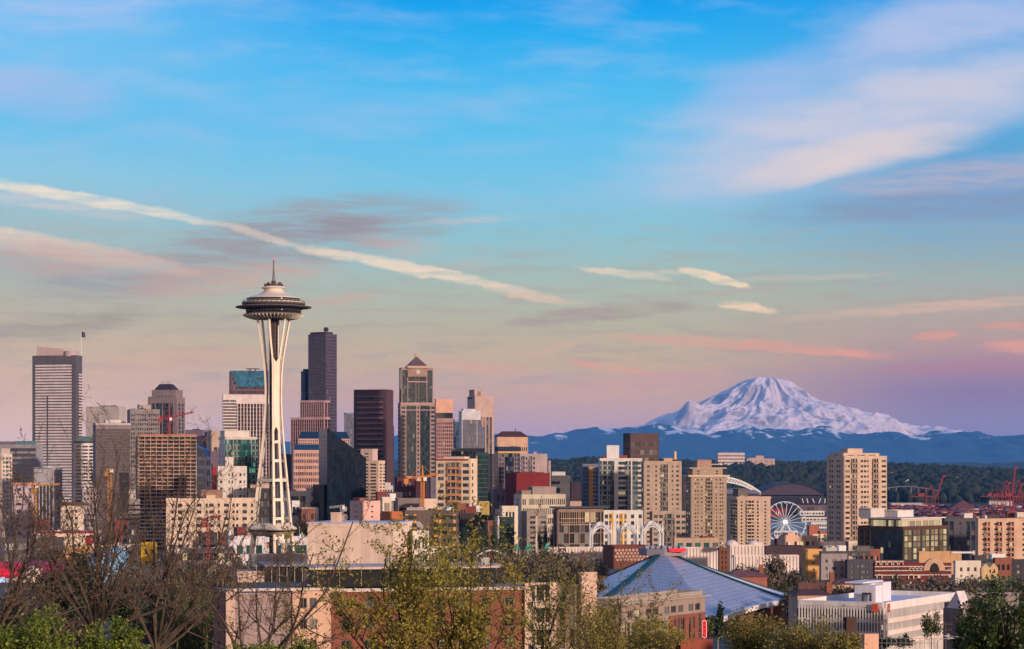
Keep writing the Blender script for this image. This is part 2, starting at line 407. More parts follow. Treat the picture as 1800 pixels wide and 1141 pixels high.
def addbox(name, parent, b0, b1, a0, a1, z0, z1, wm, gm, acc, fr, fl, dp, px_m, indiv, budget, cap=True):
    """a closed volume with two worked faces; fr / fl = (pattern, storeys, window share, parapet)"""
    bb, aa = b1-b0, a1-a0; core = MB(); fac = MB(); wins = []
    for side, L, spec in (('R', bb, fr), ('L', aa, fl)):
        if spec is None: continue
        pat, ny, hf = spec[:3]; par = spec[3] if len(spec) > 3 else 1.2
        facade(fac, side, L, z0, z1, pat, ny, hf, wins, dp, par=par)
    g0 = 1 if (fr and any(c not in '._:oO' for c in fr[0])) else 0
    g1 = 1 if (fl and any(c not in '._:oO' for c in fl[0])) else 0
    use = []
    if indiv:
        for w in wins:
            pw, ph = (w[2]-w[1])/px_m, (w[4]-w[3])/px_m
            if w[0] == 'R': pw *= 0.9
            if min(pw, ph) >= 2.6 and max(pw, ph) >= 4.0: use.append(w)
        use = use[-budget:]
    allw = bool(use) and len(use) == len(wins) and not any(c in 'gb' for s in (fr, fl) if s for c in s[0])
    H = z1-z0
    def face(pts, m, uvs): core.poly(pts, m, uvs)
    def uvq(L, spec):
        n = max(1, round(L/1.7)); v = spec[1] if spec else 1
        return [(0, 0), (n, 0), (n, v), (0, v)]
    face([(0, 0, z0), (bb, 0, z0), (bb, 0, z1), (0, 0, z1)], g0 if not allw else 0, uvq(bb, fr))
    face([(0, aa, z0), (0, 0, z0), (0, 0, z1), (0, aa, z1)], g1 if not allw else 0, uvq(aa, fl))
    face([(bb, 0, z0), (bb, aa, z0), (bb, aa, z1), (bb, 0, z1)], 0, uvq(aa, None))
    face([(bb, aa, z0), (0, aa, z0), (0, aa, z1), (bb, aa, z1)], 0, uvq(bb, None))
    core.poly([(0, 0, z1), (bb, 0, z1), (bb, aa, z1), (0, aa, z1)], 2, [(0, 0), (1, 0), (1, 1), (0, 1)])
    oc = core.build(('glazing' if (g0 or g1) else 'wall') if name == 'shell' else name, [wm, gm, roof_m], parent); oc.location = (b0, a0, 0)
    if cap:                                        # parapet
        h = min(1.1, H*0.1); q = 0.35
        fac.box(0, bb, -0.38, q, z1+0.003, z1+h); fac.box(0, bb, aa-q, aa, z1+0.003, z1+h)
        fac.box(-0.38, q, q, aa-q, z1+0.003, z1+h); fac.box(bb-q, bb, q, aa-q, z1+0.003, z1+h)
    if fac.v:
        fac.build('facade', [wm, acc], oc)
    cache = {}
    for (side, u0, u1, za, zb, L) in use:
        w, h = u1-u0, zb-za; k = (round(w, 2), round(h, 2), side)
        if k not in cache:
            mw = MB()
            if side == 'R':
                mw.box(0, w, -0.07, -0.01, 0, h, 0); e = min(0.09, w*0.08)
                for (x0, x1, q0, q1) in ((0, w, 0, e), (0, w, h-e, h), (0, e, e, h-e), (w-e, w, e, h-e), (w/2-e/2, w/2+e/2, e, h-e)): mw.box(x0, x1, -0.13, -0.072, q0, q1, 1)
            else:
                mw.box(-0.07, -0.01, 0, w, 0, h, 0); e = min(0.09, w*0.08)
                for (x0, x1, q0, q1) in ((0, w, 0, e), (0, w, h-e, h), (0, e, e, h-e), (w-e, w, e, h-e), (w/2-e/2, w/2+e/2, e, h-e)): mw.box(-0.13, -0.072, x0, x1, q0, q1, 1)
            gk = _gind.get(gm.name, gm)
            cache[k] = mw.mesh('window', [gk, _frame_m])
        tier = name != 'shell'; o = ob('window', cache[k], oc if tier else parent); bo, ao = (0, 0) if tier else (b0, a0)
        o.location = (bo+u0, ao, za) if side == 'R' else (bo, ao+L-u1, za)
    return len(use)
_frame_m = wall(rgb(120, 112, 106), 0.5)
_gind = {}
def gl(col=DARKG, lit=0.03, blinds=0.12, **k):

    c = k.pop("cells", True); a = glass(col, lit, blinds, cells=c, **k); _gind[a.name] = glass(col, lit, blinds, cells=False, **k); return a
def bld(name, label, px, ytop, D, fr=None, fl=None, wallc=(150, 140, 135), g=None, acc=None, t=None, depth=24.0, tiers=(), units=3, dp=0.35,
        cat='building', indiv=True, wk=0.86, base=None, cap=True, wm=None):
    t = auto_t(px) if t is None else t
    Xc, Yc, b, a = place(px, D, t, depth)
    zb = (gz(Xc, Yc)-3) if base is None else wz(base, D)
    root = thing(name, label, cat, (Xc, Yc, zb), R(t))
    wm = wm or wall(rgb(*wallc, wk)); gm = g or gl(); am = wall(rgb(*acc, wk)) if acc else wm
    mpp = D/F; z1 = wz(ytop, D)-zb
    left = 100
    left -= addbox('shell', root, 0, b, 0, a, 0, z1, wm, gm, am, fr, fl, dp, mpp, indiv, left, cap)
    for T in tiers:
        f = T['f']; y0 = T.get('y0', ytop); w2 = wall(rgb(*T['c'], wk)) if 'c' in T else wm
        h0 = wz(y0, D)-zb+0.004; h1 = wz(T['y'], D)-zb
        n = addbox(T.get('n', 'penthouse'), root, f[0]*b, f[1]*b, f[2]*a, f[3]*a, h0, h1, w2, T.get('g', gm), wall(rgb(*T['acc'], wk)) if 'acc' in T else am, T.get('fr'), T.get('fl'), dp*0.8, mpp, indiv, max(0, left), T.get('cap', True))
        left -= n
    r2 = random.Random(sum(map(ord, label)))
    for _ in range(units):                         # rooftop plant
        w, d, h = r2.uniform(1.5, 5), r2.uniform(1.5, 5), r2.uniform(1.0, 2.6)
        if b < 10 or a < 8: continue
        x, y = r2.uniform(1, b-w-1), r2.uniform(1, max(1.1, a-d-1))
        m = MB(); m.box(x, x+w, y, y+d, z1+0.01, z1+h)
        for q in range(int(w/0.9)): m.box(x+0.2+q*0.9, x+0.7+q*0.9, y-0.06, y-0.003, z1+0.3, z1+h-0.3)
        if r2.random() < 0.5: m.lathe([(0.35, z1+h+0.003), (0.35, z1+h+0.9), (0.5, z1+h+0.91), (0.5, z1+h+1.1)], 10, 0, (x+w/2, y+d/2))
        if r2.random() < 0.3: m.tube([(x, y, z1+h), (x, y, z1+h+5)], 0.09, 5)
        m.build('roof_unit', r2.choice([mech_m, white_m, dark_m]), root)
    DIM[root.name] = (a, b, z1)
    return root
DIM = {}
# ================================================================== far downtown
GB = gl(BLUEG, 0.01, 0.05, rough=0.08, ior=2.2); GT = gl(TEALG, 0.02, 0.08, rough=0.1, ior=2.1); GD = gl(DARKG, 0.006, 0.06, rough=0.12, ior=1.9)
GN = gl((0.010, 0.016, 0.035), 0.0, 0.04, rough=0.06, ior=2.0); GG = gl((0.012, 0.09, 0.07), 0.03, 0.15, rough=0.1, ior=2.0)
GS = gl((0.05, 0.06, 0.075), 0.01, 0.1, rough=0.08, ior=2.4); GL = gl((0.03, 0.03, 0.03), 0.06, 0.3)
b = bld('office_tower', 'tall grey tower striped with white bands, pale slanted wall and flag on its roof', (57, 133, 144), 626, 2700,
    fr=('_.W:', 36, 0.45, 52), fl=('.wwwh'+'W.:', 38, 0.42, 10), wallc=(96, 90, 98), g=GN, t=76, units=0)
r = b; a_, b_, h_ = DIM[b.name]; mpp = 2700/F
m = MB()                                           # bright spandrel bands set into the dark frame of the broad face
zt = wz(641, 2700)-b.location.z; zl = 20
for k in range(70):
    z = zt-k*5.07*mpp-3.0*mpp
    if z < zl: break
    m.box(-0.75, -0.37, a_*0.09, a_*0.36-0.5, z, z+3.0*mpp); m.box(-0.75, -0.37, a_*0.36-0.5+0.004, a_*0.63, z, z+3.0*mpp); m.box(-0.75, -0.37, a_*(0.67 if k > 10 else 0.631), a_*0.93, z, z+3.0*mpp)
    if z < wz(655, 2700)-b.location.z: m.box(b_*0.45, b_, -0.9, -0.37, z, z+2.6*mpp)
m.build('spandrel_band', wall(rgb(226, 208, 208, .8), .6), b)
m = MB(); z0 = h_+0.01; z2 = wz(608, 2700)-b.location.z; z3 = wz(613, 2700)-b.location.z
m.hull([(2, a_*0.30, z0), (b_-2, a_*0.30, z0), (b_-2, a_*0.92, z0), (2, a_*0.92, z0)], [(2, a_*0.30, z3), (b_-2, a_*0.30, z3), (b_-2, a_*0.92, z2), (2, a_*0.92, z2)])
m.build('rooftop_screen', wall(rgb(205, 178, 172, .8), .6, .05), b)
m = MB(); m.lathe([(9, z0), (9, wz(617, 2700)-b.location.z), (8.6, wz(617, 2700)-b.location.z+.3)], 24, 0, (b_*0.45, a_*0.17)); m.build('penthouse', wall(rgb(196, 172, 168, .8)), b)
fx, fy = wx(138.5, 2700), 2690
fp = thing('flagpole', 'flagpole with a dark flag on the roof of the white striped tower', 'flagpole', (fx, 2716, b.location.z+h_+0.01))
m = MB(); ph = (613-585)*mpp+12; m.tube([(0, 0, 0), (0, 0, ph)], [0.35, 0.18], 8); m.build('pole', white_m, fp)
m = MB(); V = []
for i in range(9):
    x = i/8*4.6; y = 0.35*math.sin(i*1.1); V += [(x+.2, y, ph-7.4-0.12*i), (x+.2, y, ph-0.3-0.25*i)]
for i in range(8): m.poly([V[2*i], V[2*i+2], V[2*i+3], V[2*i+1]])
m.build('flag', flat(rgb(62, 44, 70)), fp)

bld('office_building', 'wide dark blue banded office block with teal roof box at the left edge', (-30, 63, 75), 783, 2400, fr=('_', 1, .5), fl=('hhh', 17, .62, 2), wallc=(160, 152, 156), g=GN, t=80,
    tiers=[dict(f=(.2, .9, .10, .42), y=776, c=(92, 132, 136)), dict(f=(.2, .9, .43, .72), y=776.5, c=(128, 112, 126))], depth=20)
bld('apartment_tower', 'slim cream apartment tower cut by the left edge of the view', (-24, 3, 21), 800, 1950, fr=('.n.w.n.', 22, .6), fl=('.n.n.', 22, .6), wallc=(224, 200, 182), g=GG, t=62,
    tiers=[dict(f=(.05, .9, .05, .9), y=789, c=(190, 176, 168)), dict(f=(-.25, 1.9, -.3, -.05), y0=1000, y=915, c=(196, 172, 168), fr=('.n.n.n.n.', 9, .6), n='podium')])
bld('office_tower', 'dark brown tower with thin white vertical stripes and a brown cap', (60, 94, 109), 824, 1900, fr=('.g'*4+'.', 22, .9, 1), fl=('o.g.g.g.g.g.', 22, .9, 14), wallc=(214, 204, 204), acc=(140, 84, 70), g=GD, t=66,
    tiers=[dict(f=(-.02, .98, .12, 1.02), y0=833, y=823.5, c=(104, 72, 68), n='cap')])
bld('office_tower', 'white gridded office tower with low green hipped roof beside ribbed grey tower', (127, 131, 168), 779, 2300, fr=('.W.W.W.', 28, .5, 2), fl=('_', 1, .5), wallc=(228, 214, 208), g=GD, t=12, units=0,
    tiers=[dict(f=(-.02, 1.02, -.02, 1.02), y=776, c=(52, 60, 66), n='cornice', cap=False)])
for rt in [q for q in COL.objects if q.get('label', '').startswith('white gridded office')]:
    a_, b_, h_ = DIM[rt.name]; z = wz(776, 2300)-rt.location.z; m = MB(); k = wz(767, 2300)-rt.location.z
    m.hull([(0, 0, z), (b_, 0, z), (b_, a_, z), (0, a_, z)], [(b_*.25, a_*.3, k), (b_*.8, a_*.3, k), (b_*.8, a_*.7, k), (b_*.25, a_*.7, k)]); m.build('roof', wall(rgb(98, 116, 112, .8)), rt)
bld('office_tower', 'grey office tower of fine vertical ribs with white rooftop plant', (164, 169, 229), 745, 2200, fr=(':g'*34+':', 40, .9, 5), fl=('_', 1, .5), wallc=(140, 122, 122), g=gl((.085, .07, .07), 0, 0, cells=False), t=16, units=2,
    tiers=[dict(f=(.3, .75, .3, .8), y=738, c=(214, 204, 200)), dict(f=(-.02, 1.02, -.02, 1.02), y0=746.5, y=744, c=(206, 194, 194), n='cornice', cap=False)])
bld('office_tower', 'pale concrete tower with dark slots between striped and ribbed towers', (151, 209, 221), 716, 2700, fr=('_', 1, .5), fl=('_w.w..w', 14, .45, 30), wallc=(186, 172, 168), g=GD, t=74, tiers=[dict(f=(.2, .8, .4, .6), y=713, c=(90, 84, 88))])
bld('hotel_tower', 'grey hotel tower with small square windows behind the construction frame', (224, 229, 281), 721, 2400, fr=('.n'*13+'.', 27, .55, 3), fl=('.n.n.', 27, .55), wallc=(142, 130, 128), g=gl(DARKG, .03, .3), t=14,
    tiers=[dict(f=(.32, .72, .2, .8), y=712, c=(176, 160, 156))])
# granite tower with dark pyramid roof
b = bld('office_tower', 'brown granite tower with dark hipped roof and antennas left of the needle tower', (260, 311, 325), 700, 2800, fr=('.n.n.', 34, .8, 6), fl=('_.g.gg.gg.g._', 32, .7, 6), wallc=(142, 122, 122), g=gl((.03, .035, .05), 0, .05), t=72, units=0,
    tiers=[dict(f=(.05, .95, .06, .88), y=686.5, n='upper_storey', fl=('_.n.n.n.n._', 2, .5, 6)), dict(f=(.0, .99, .88, .99), y=697, n='shoulder')])
a_, b_, h_ = DIM[b.name]; z = wz(686.5, 2800)-b.location.z+.01; k = wz(674.5, 2800)-b.location.z
m = MB(); m.hull([(b_*.08, a_*.14, z), (b_*.92, a_*.14, z), (b_*.92, a_*.84, z), (b_*.08, a_*.84, z)], [(b_*.3, a_*.32, k), (b_*.7, a_*.32, k), (b_*.7, a_*.68, k), (b_*.3, a_*.68, k)]); m.build('roof', wall(rgb(58, 48, 62, .8)), b)
for f in (.38, .45, .55, .64):
    m = MB(); m.tube([(b_*.5, a_*f, k-.1), (b_*.5, a_*f, k+3.6)], .28, 5); m.build('antenna', dark_m, b)
# concrete frame under construction
b = bld('construction_frame', 'bare concrete building frame of open orange brown floors under construction', (241, 246, 343), 766, 1800, fr=None, fl=None, wallc=(60, 44, 42), t=12, units=0, cap=False, indiv=False)
a_, b_, h_ = DIM[b.name]; ns = 31; fh = h_/ns
sl_ = MB(); cl_ = MB(); pl_ = MB(); low = MB()
for k in range(1, ns+1):
    z = k*fh; sl_.box(-1.5, b_+1.3, -1.85, a_, z-.8, z, 0 if k > 12 else 1)
    if k < ns:
        for q in range(26):
            if rnd.random() < .32 and k > 12:
                x = rnd.uniform(0, b_-3); sl_.box(x, x+rnd.uniform(1, 3.5), -1.2, -.9, z+.003, z+rnd.uniform(.5, 1.2), 2)  # random safety panels, joined into the slab mesh
    if k <= 12:
        for q in range(17):
            x = -1.2+q*(b_+2)/17; low.box(x, x+(b_+2)/17*.62, -1.35, -1.2, z-fh+.05, z-.5)
for q in range(11):
    x = -1.0+q*(b_+1.6)/10; cl_.box(x, x+.42, -1.95, -1.15, 0, h_-.95)
for q in range(5): y = 2+q*(a_-3)/5; cl_.box(-1.75, -1.2, y, y+.7, 0, h_-.45)
sl_.build('floor_slab_and_panel', [wall(rgb(186, 158, 140, .8)), wall(rgb(226, 216, 208, .8)), wall(rgb(168, 104, 76, .8))], b); cl_.build('column', wall(rgb(196, 170, 152, .8)), b)
low.build('window_band', GL, b)
m = MB(); m.box(-1.5, b_+1.3, -1.75, -1.45, h_+.01, h_+1.3); m.build('edge_rail', wall(rgb(190, 124, 88, .8)), b)
bld('office_building', 'white gridded office building with sloping blue glass roof right of the construction frame', (342, 362, 369), 803, 1950, fr=('.w.w.', 9, .6), fl=('.n.n.n.n.n.', 11, .62, 2), wallc=(222, 206, 196), g=GB, t=70, units=0, cap=False)
rt = COL.objects[-1] if False else [q for q in COL.objects if q.get('label', '').startswith('white gridded office building with sloping')][0]
a_, b_, h_ = DIM[rt.name]; k = wz(783, 1950)-rt.location.z; k2 = wz(790, 1950)-rt.location.z
m = MB(); m.hull([(0, 0, h_+.01), (b_, 0, h_+.01), (b_, a_, h_+.01), (0, a_, h_+.01)], [(0, a_*.25, k2), (b_, a_*.2, k2), (b_, a_, k), (0, a_, k)]); m.build('roof', GB, rt)
bld('office_tower', 'purple grey tower of vertical stripes between hipped tower and tan block', (326, 357, 372), 757, 2600, fr=('.g.g.', 18, .9), fl=('.g'*8+'.', 18, .9, 10), wallc=(142, 122, 136), g=GN, t=64)
bld('office_building', 'tan stone office building with small dark windows behind the blue roofed one', (365, 372, 393), 759, 2550, fr=('_nnn.nnn_', 14, .55, 16), fl=('_', 1, .5), wallc=(196, 166, 148), g=GD, t=16)
bld('office_building', 'low plain purple block between blue roofed office and green glass condominium', (366, 370, 387), 795, 2350, fr=('_', 1, .5), fl=None, wallc=(112, 92, 108), t=14, units=1)
b = bld('office_tower', 'brown tower with slanted teal glass crown behind the needle tower', (403, 405, 472), 652, 2900, fr=('.'+'w'*16+'.', 36, .5, 2), fl=None, wallc=(112, 84, 88), g=gl((.05, .035, .045), 0, .1), t=10, units=0, cap=False)
a_, b_, h_ = DIM[b.name]; z = wz(680, 2900)-b.location.z
m = MB(); m.poly([(0, -.8, h_+.4), (b_*.20, -.8, z), (b_, -.8, z), (b_, -.8, h_+.4)], 0, [(0, 7), (5, 0), (20, 0), (20, 7)])
m.poly([(0, -.8, h_+.4), (b_, -.8, h_+.4), (b_, 3, h_+.4), (0, 3, h_+.4)], 0); m.poly([(b_*.2, -.8, z), (0, -.8, h_+.4), (0, -.36, h_+.4), (b_*.2, -.36, z)], 0)
m.build('glass_crown', gl((.004, .085, .15), 0, .0, rough=.15, ior=1.6), b)
m = MB(); m.box(b_*.42, b_*.76, 3, 5, h_+2.4, h_+3.6); m.box(b_*.5, b_*.53, 3.2, 4.6, h_+.02, h_+2.4); m.box(b_*.64, b_*.67, 3.2, 4.6, h_+.02, h_+2.4); m.build('roof_gantry', dark_m, b)
b = bld('office_tower', 'white tower of tall dark vertical stripes with blank white cap behind the needle', (391, 392, 474), 695, 2600, fr=('_'*2+'.g'*13+'.', 34, .9, 9.5), fl=None, wallc=(222, 204, 200), g=gl((.03, .016, .02), 0, 0), t=9, units=1)
a_, b_, h_ = DIM[b.name]
m = MB(); m.box(-.3, b_*.285, -1.3, -.4, wz(696, 2600)-b.location.z, wz(694, 2600)-b.location.z+1); nb = MB()
m = MB()
for k in range(60):
    z = wz(701, 2600)-b.location.z-k*5.3*2600/F
    if z < 10: break
    m.box(-.2, b_*.29, -1.7, -.36, z-1.7, z); nb.box(.3, b_*.135, -.6, -.362, z-3.45, z-1.705); nb.box(b_*.15, b_*.275, -.6, -.362, z-3.45, z-1.705)
m.build('spandrel_band', wall(rgb(222, 204, 200, .8)), b); nb.build('window_band', GD, b)
bld('condominium_tower', 'condominium tower with green glass, white balcony slabs and white roof box', (385, 396, 452), 770, 1900, fr=('bgbbggggbb', 19, .6), fl=('gg', 19, .6), wallc=(206, 192, 186), acc=(70, 120, 110), g=gl((.008, .045, .045), .10, .18, litcol=(.25, .9, .6), es=.35), t=22, units=2,
    tiers=[dict(f=(.02, .80, .2, .9), y=758, c=(222, 206, 196))])
bld('apartment_building', 'white concrete apartment block with small windows in front of green glass condominium', (381, 383, 434), 822, 1700, fr=('_w___n_n___w_n_', 12, .42, 3), fl=None, wallc=(224, 210, 198), g=GD, t=9, units=3,
    tiers=[dict(f=(.26, .54, .1, .5), y=805, n='stair_tower')])
bld('building', 'narrow block with a bright red framed side left of white apartment block', (372, 374, 386), 819, 1760, fr=('O_', 1, .5), wallc=(110, 92, 96), acc=(196, 36, 46), t=12, units=0)
bld('apartment_building', 'long cream apartment block with paired windows below the construction frame', (290, 292, 452), 879, 1560, fr=('._n_nn_n__nn_n.nn_n_nn_n.n_nn_n_', 9, .48, 1.5), fl=None, wallc=(228, 200, 176), g=GD, t=8, units=2,
    tiers=[dict(f=(.38, .62, .1, .6), y=863, c=(160, 120, 100), n='stair_tower'), dict(f=(.44, .54, .02, .09), y=871, c=(224, 196, 172))])
bld('building', 'dark grey gridded block seen between the legs of the needle tower', (434, 436, 492), 861, 1680, fr=('.w'*10+'.', 8, .7, 1.5), wallc=(62, 58, 62), g=gl((.05, .05, .055), .01, .3), t=9,
    tiers=[dict(f=(.35, .75, .1, .5), y=851, c=(206, 170, 156)), dict(f=(.08, .24, .1, .5), y=853, c=(210, 176, 158))])
# darkest, tallest tower
b = bld('skyscraper', 'tallest dark purple skyscraper rising right of the needle tower', (542, 572.5, 592), 588, 3300, fr=('.hh.h', 60, .62, 2), fl=('.h:h:h.', 60, .78, 2), wallc=(88, 74, 92), g=gl((.024, .018, .034), 0, .02, ior=1.7), t=52, units=2,
    tiers=[dict(f=(.04, .7, .04, .92), y=583.5, c=(64, 54, 70), n='crown')])
a_, b_, h_ = DIM[b.name]
m = MB(); m.lathe([(2.8, h_+5), (4, h_+8), (2.8, h_+11)], 12, 0, (b_*.35, a_*.2)); m.build('roof_antenna', dark_m, b)
bld('skyscraper', 'dark blue glass slab joined low behind the tallest skyscraper', (529, 536, 545), 654, 3330, fr=('ggg', 40, .9), fl=('ggg', 40, .9), wallc=(40, 56, 92), g=gl((.01, .03, .08), 0, .02), t=48, units=0, tiers=[dict(f=(.3, 1, .1, .9), y=649, n='crown', c=(40, 56, 92))])
bld('office_tower', 'brown and white vertically striped tower stepping up below tallest skyscraper', (511, 570, 580), 735, 2620, fr=('.gg.gg', 30, .9), fl=('.g'*15+'.', 30, .9, 1.5), wallc=(190, 152, 152), g=gl((.03, .016, .022), 0, 0), t=70, units=0, depth=24,
    tiers=[dict(f=(0, 1, 0, .72), y=705.5, n='upper_storey', fr=('.gg.gg', 10, .9), fl=('.g'*11+'.', 10, .9, 1)), dict(f=(.1, .8, .3, .68), y0=705.5, y=703.8, c=(232, 206, 198))])
b = bld('office_building', 'pink gridded office building with blue glass mansard roofs in two steps', (513, 516, 582), 793, 2300, fr=('.n'*20+'.', 14, .55, 1), fl=None, wallc=(206, 160, 146), g=GD, t=9, units=0, depth=40)
a_, b_, h_ = DIM[b.name]; Z = lambda py: wz(py, 2300)-b.location.z
m = MB(); m.hull([(0, 0, h_+.01), (b_, 0, h_+.01), (b_, a_*.5, h_+.01), (0, a_*.5, h_+.01)], [(b_*.04, 5, Z(781)), (b_, 5, Z(781)), (b_, a_*.5, Z(781)), (b_*.04, a_*.5, Z(781))]); m.build('mansard_roof', gl((.004, .03, .08), 0, 0, rough=.15, ior=1.6), b)
addbox('upper_storey', b, b_*.14, b_*1.52, 8, a_*.9, Z(800), Z(771), wall(rgb(206, 160, 146, .78)), GD, None, ('.n'*26+'.', 6, .5, 1), None, .3, 2300/F, False, 0, False)
m = MB(); x0, x1 = b_*.14, b_*1.52; m.hull([(x0, 8, Z(770.9)), (x1, 8, Z(770.9)), (x1, a_*.9, Z(770.9)), (x0, a_*.9, Z(770.9))], [(x0+3, 13, Z(758.5)), (x1-3, 13, Z(758.5)), (x1-3, a_*.85, Z(758.5)), (x0+3, a_*.85, Z(758.5))]); m.build('mansard_roof', gl((.004, .03, .08), 0, 0, rough=.15, ior=1.6), b)
# black glass wedge
D = 1800; zb = gz(wx(566, D), D)-3
b = thing('glass_tower', 'black glass tower with a steeply slanted wedge top right of the needle', 'building', (wx(575, D), D, zb), R(16))
zz = lambda py: wz(py, D)-zb
ww = (641-575)*D/F/math.cos(R(16))*1.02; dpt = 34
def wedge(y): return [(0, y, 0), (ww, y, 0), (ww, y, zz(805)), (0, y, zz(753))]
m = MB(); A, B_ = wedge(0), wedge(dpt)
nx, ny = 18, 30
m.poly([A[0], A[1], A[2], A[3]], 0, [(0, 0), (nx, 0), (nx, 24), (0, ny)])
m.poly([B_[0], A[0], A[3], B_[3]], 0, [(0, 0), (9, 0), (9, ny), (0, ny)]); m.poly([A[1], B_[1], B_[2], A[2]], 0, [(0, 0), (9, 0), (9, 24), (0, 24)])
m.poly([A[3], A[2], B_[2], B_[3]], 0, [(0, 0), (12, 0), (12, 9), (0, 9)]); m.poly([B_[1], B_[0], B_[3], B_[2]], 0)
m.build('glazing', gl((.003, .007, .016), .0, .0, rough=.15, ior=1.25), b)
m = MB()
for k in range(1, 25):
    z = k*zz(753)/30; x1 = ww if z < zz(805) else ww*(zz(753)-z)/(zz(753)-zz(805)); m.box(0, x1, -.09, -.004, z, z+.16)
for k in range(1, nx): x = k*ww/nx; m.box(x, x+.12, -.12, -.004, 0, zz(753)-(zz(753)-zz(805))*x/ww)
for k in range(1, 29): z = k*zz(753)/30; m.box(-.09, -.004, 0, dpt, z, z+.16)
m.build('mullion_grid', glass((.007, .012, .02), 0, 0, rough=.4, ior=1.15, cells=False), b)
m = MB(); m.box(-5.5, -.2, 4, dpt-3, 0, zz(852)); m.build('side_wing', glass((.003, .004, .007), 0, .0, rough=.3, ior=1.15, cells=False), b)
b = bld('office_tower', 'brown banded office tower in a dark frame, right of the black wedge', (622, 679, 691), 686, 2800, fr=('_', 1, .5), fl=('_hhh_', 26, .55, 7), wallc=(92, 64, 68), acc=(120, 84, 80), g=gl((.030, .018, .020), .004, .03), t=72, units=1)
a_, b_, h_ = DIM[b.name]; m = MB()
for k in range(27):
    z = h_-7-k*(h_-7)/26
    if 10 < k < 12: continue
    m.box(-.55, -.36, a_*.1, a_*.9, z-2.2 if k else z-1, z)
m.build('spandrel_band', wall(rgb(166, 114, 104, .8)), b)
bld('office_tower', 'narrow dark blue tower side showing right of brown banded tower', (683, 686, 692.5), 750, 2830, fr=('.n.n.n.', 22, .6), fl=None, wallc=(70, 66, 86), g=GN, t=14, units=0)
bld('office_tower', 'pale blue distant tower behind the brown banded tower', (605, 608, 624), 727, 3150, fr=(':g'*6+':', 30, .9), fl=('g', 30, .9), wallc=(124, 126, 156), g=GB, t=14, units=0)
# postmodern granite and glass tower
D = 2700
b = bld('skyscraper', 'granite and green glass tower topped by a striped pyramid and lantern', (700, 704, 766), 709, D, fr=('.nn.ggg.n.ggg.nn.', 30, .5, 3), fl=('.nn.', 30, .5), wallc=(164, 138, 130), acc=(52, 74, 82), g=gl((.026, .034, .036), 0, .04, rough=.1, ior=1.6), t=10, units=0,
    tiers=[dict(f=(.03, .93, .05, .95), y=647.5, n='upper_storey', fr=('.gg.'+'ggg'+':g:'+'ggg'+'.gg.', 14, .9, 2), fl=('.gg.', 14, .9), acc=(92, 96, 92))])
a_, b_, h_ = DIM[b.name]; Z = lambda py: wz(py, D)-b.location.z
m = MB(); x0, x1 = b_*.20, b_*.76
m.box(x0, x1, -1.4, 2.5, Z(662), Z(652)); pts = []
for k in range(13): t_ = math.pi*k/12; pts.append((x0+(x1-x0)*(1-math.cos(t_))/2, Z(652)+.003+math.sin(t_)*(Z(646.5)-Z(652))))
m.hull([(p[0], 2.5, p[1]) for p in pts], [(p[0], -1.4, p[1]) for p in pts]); m.build('arched_gable', wall(rgb(168, 138, 124, .8)), b)
m = MB(); m.box(b_*.45, b_*.54, -1.75, -1.41, Z(657), Z(650.5)); m.build('gable_window', flat(rgb(190, 180, 166)), b)
m = MB(); cx, cy = b_*.48, a_*.45; hw = b_*.29; m.box(cx-hw, cx+hw, cy-hw, cy+hw, Z(647), Z(643)); m.build('pyramid_base', wall(rgb(206, 172, 160, .8)), b)
for k in range(8):
    m = MB() if k == 0 else m
    e0, e1 = hw*.94*(1-k/9), hw*.94*(1-(k+.85)/9); zA = Z(643)+.01+k*(Z(627)-Z(643))/8; zB = Z(643)+(k+.85)*(Z(627)-Z(643))/8; zC = Z(643)+(k+1)*(Z(627)-Z(643))/8
    m.hull([(cx-e0, cy-e0, zA), (cx+e0, cy-e0, zA), (cx+e0, cy+e0, zA), (cx-e0, cy+e0, zA)], [(cx-e1, cy-e1, zB), (cx+e1, cy-e1, zB), (cx+e1, cy+e1, zB), (cx-e1, cy+e1, zB)], 0)
    m.box(cx-e1*.97, cx+e1*.97, cy-e1*.97, cy+e1*.97, zB+.003, zC, 1)
m.build('pyramid_roof', [wall(rgb(78, 58, 66, .8)), wall(rgb(190, 160, 158, .8))], b)
m = MB(); m.box(cx-2, cx+2, cy-2, cy+2, Z(627)+.02, Z(621.5)); m.box(cx-2.3, cx+2.3, cy-2.3, cy+2.3, Z(621.4), Z(620.6)); m.build('lantern', wall(rgb(196, 176, 140, .8)), b)
m = MB()
for s_ in (.36, .62): m.lathe([(2.2, 0), (2.2, .5)], 20, 0, (0, 0)) if False else None
m.box(b_*.0, b_, -.8, -.36, Z(711), Z(708.6)); m.box(b_*.0, b_, -.8, -.36, Z(721.5), Z(720)); m.box(b_*.2, b_*.76, -.8, -.3, Z(672), Z(670)); m.build('string_course', wall(rgb(196, 160, 150, .8)), b)
bld('office_tower', 'peach tower with dark horizontal bands right of the pyramid topped tower', (764, 766, 796), 703, 2620, fr=('h', 5, .5, 9), fl=None, wallc=(222, 168, 144), g=GD, t=9, units=1, depth=30,
    tiers=[dict(f=(0.02, 1.1, -.25, -.02), y0=1000, y=737, n='lower_block', c=(176, 132, 126), fr=('.n'*9+'.', 40, .6, 3))])
bld('office_tower', 'blue glass office tower with white edge strips in front of tan tower', (807, 812, 845), 724, 2300, fr=(':gggg:g', 22, .9, 8), fl=('.', 1, .5), wallc=(206, 200, 206), acc=(60, 74, 110), g=gl((.02, .035, .08), .01, .06, rough=.06, ior=2.4), t=13, units=1,
    tiers=[dict(f=(1.0, 1.25, .1, .9), y0=990, y=753, n='side_wing', fr=('gg', 18, .9), c=(90, 100, 140)), dict(f=(.1, .7, .2, .8), y=719)])
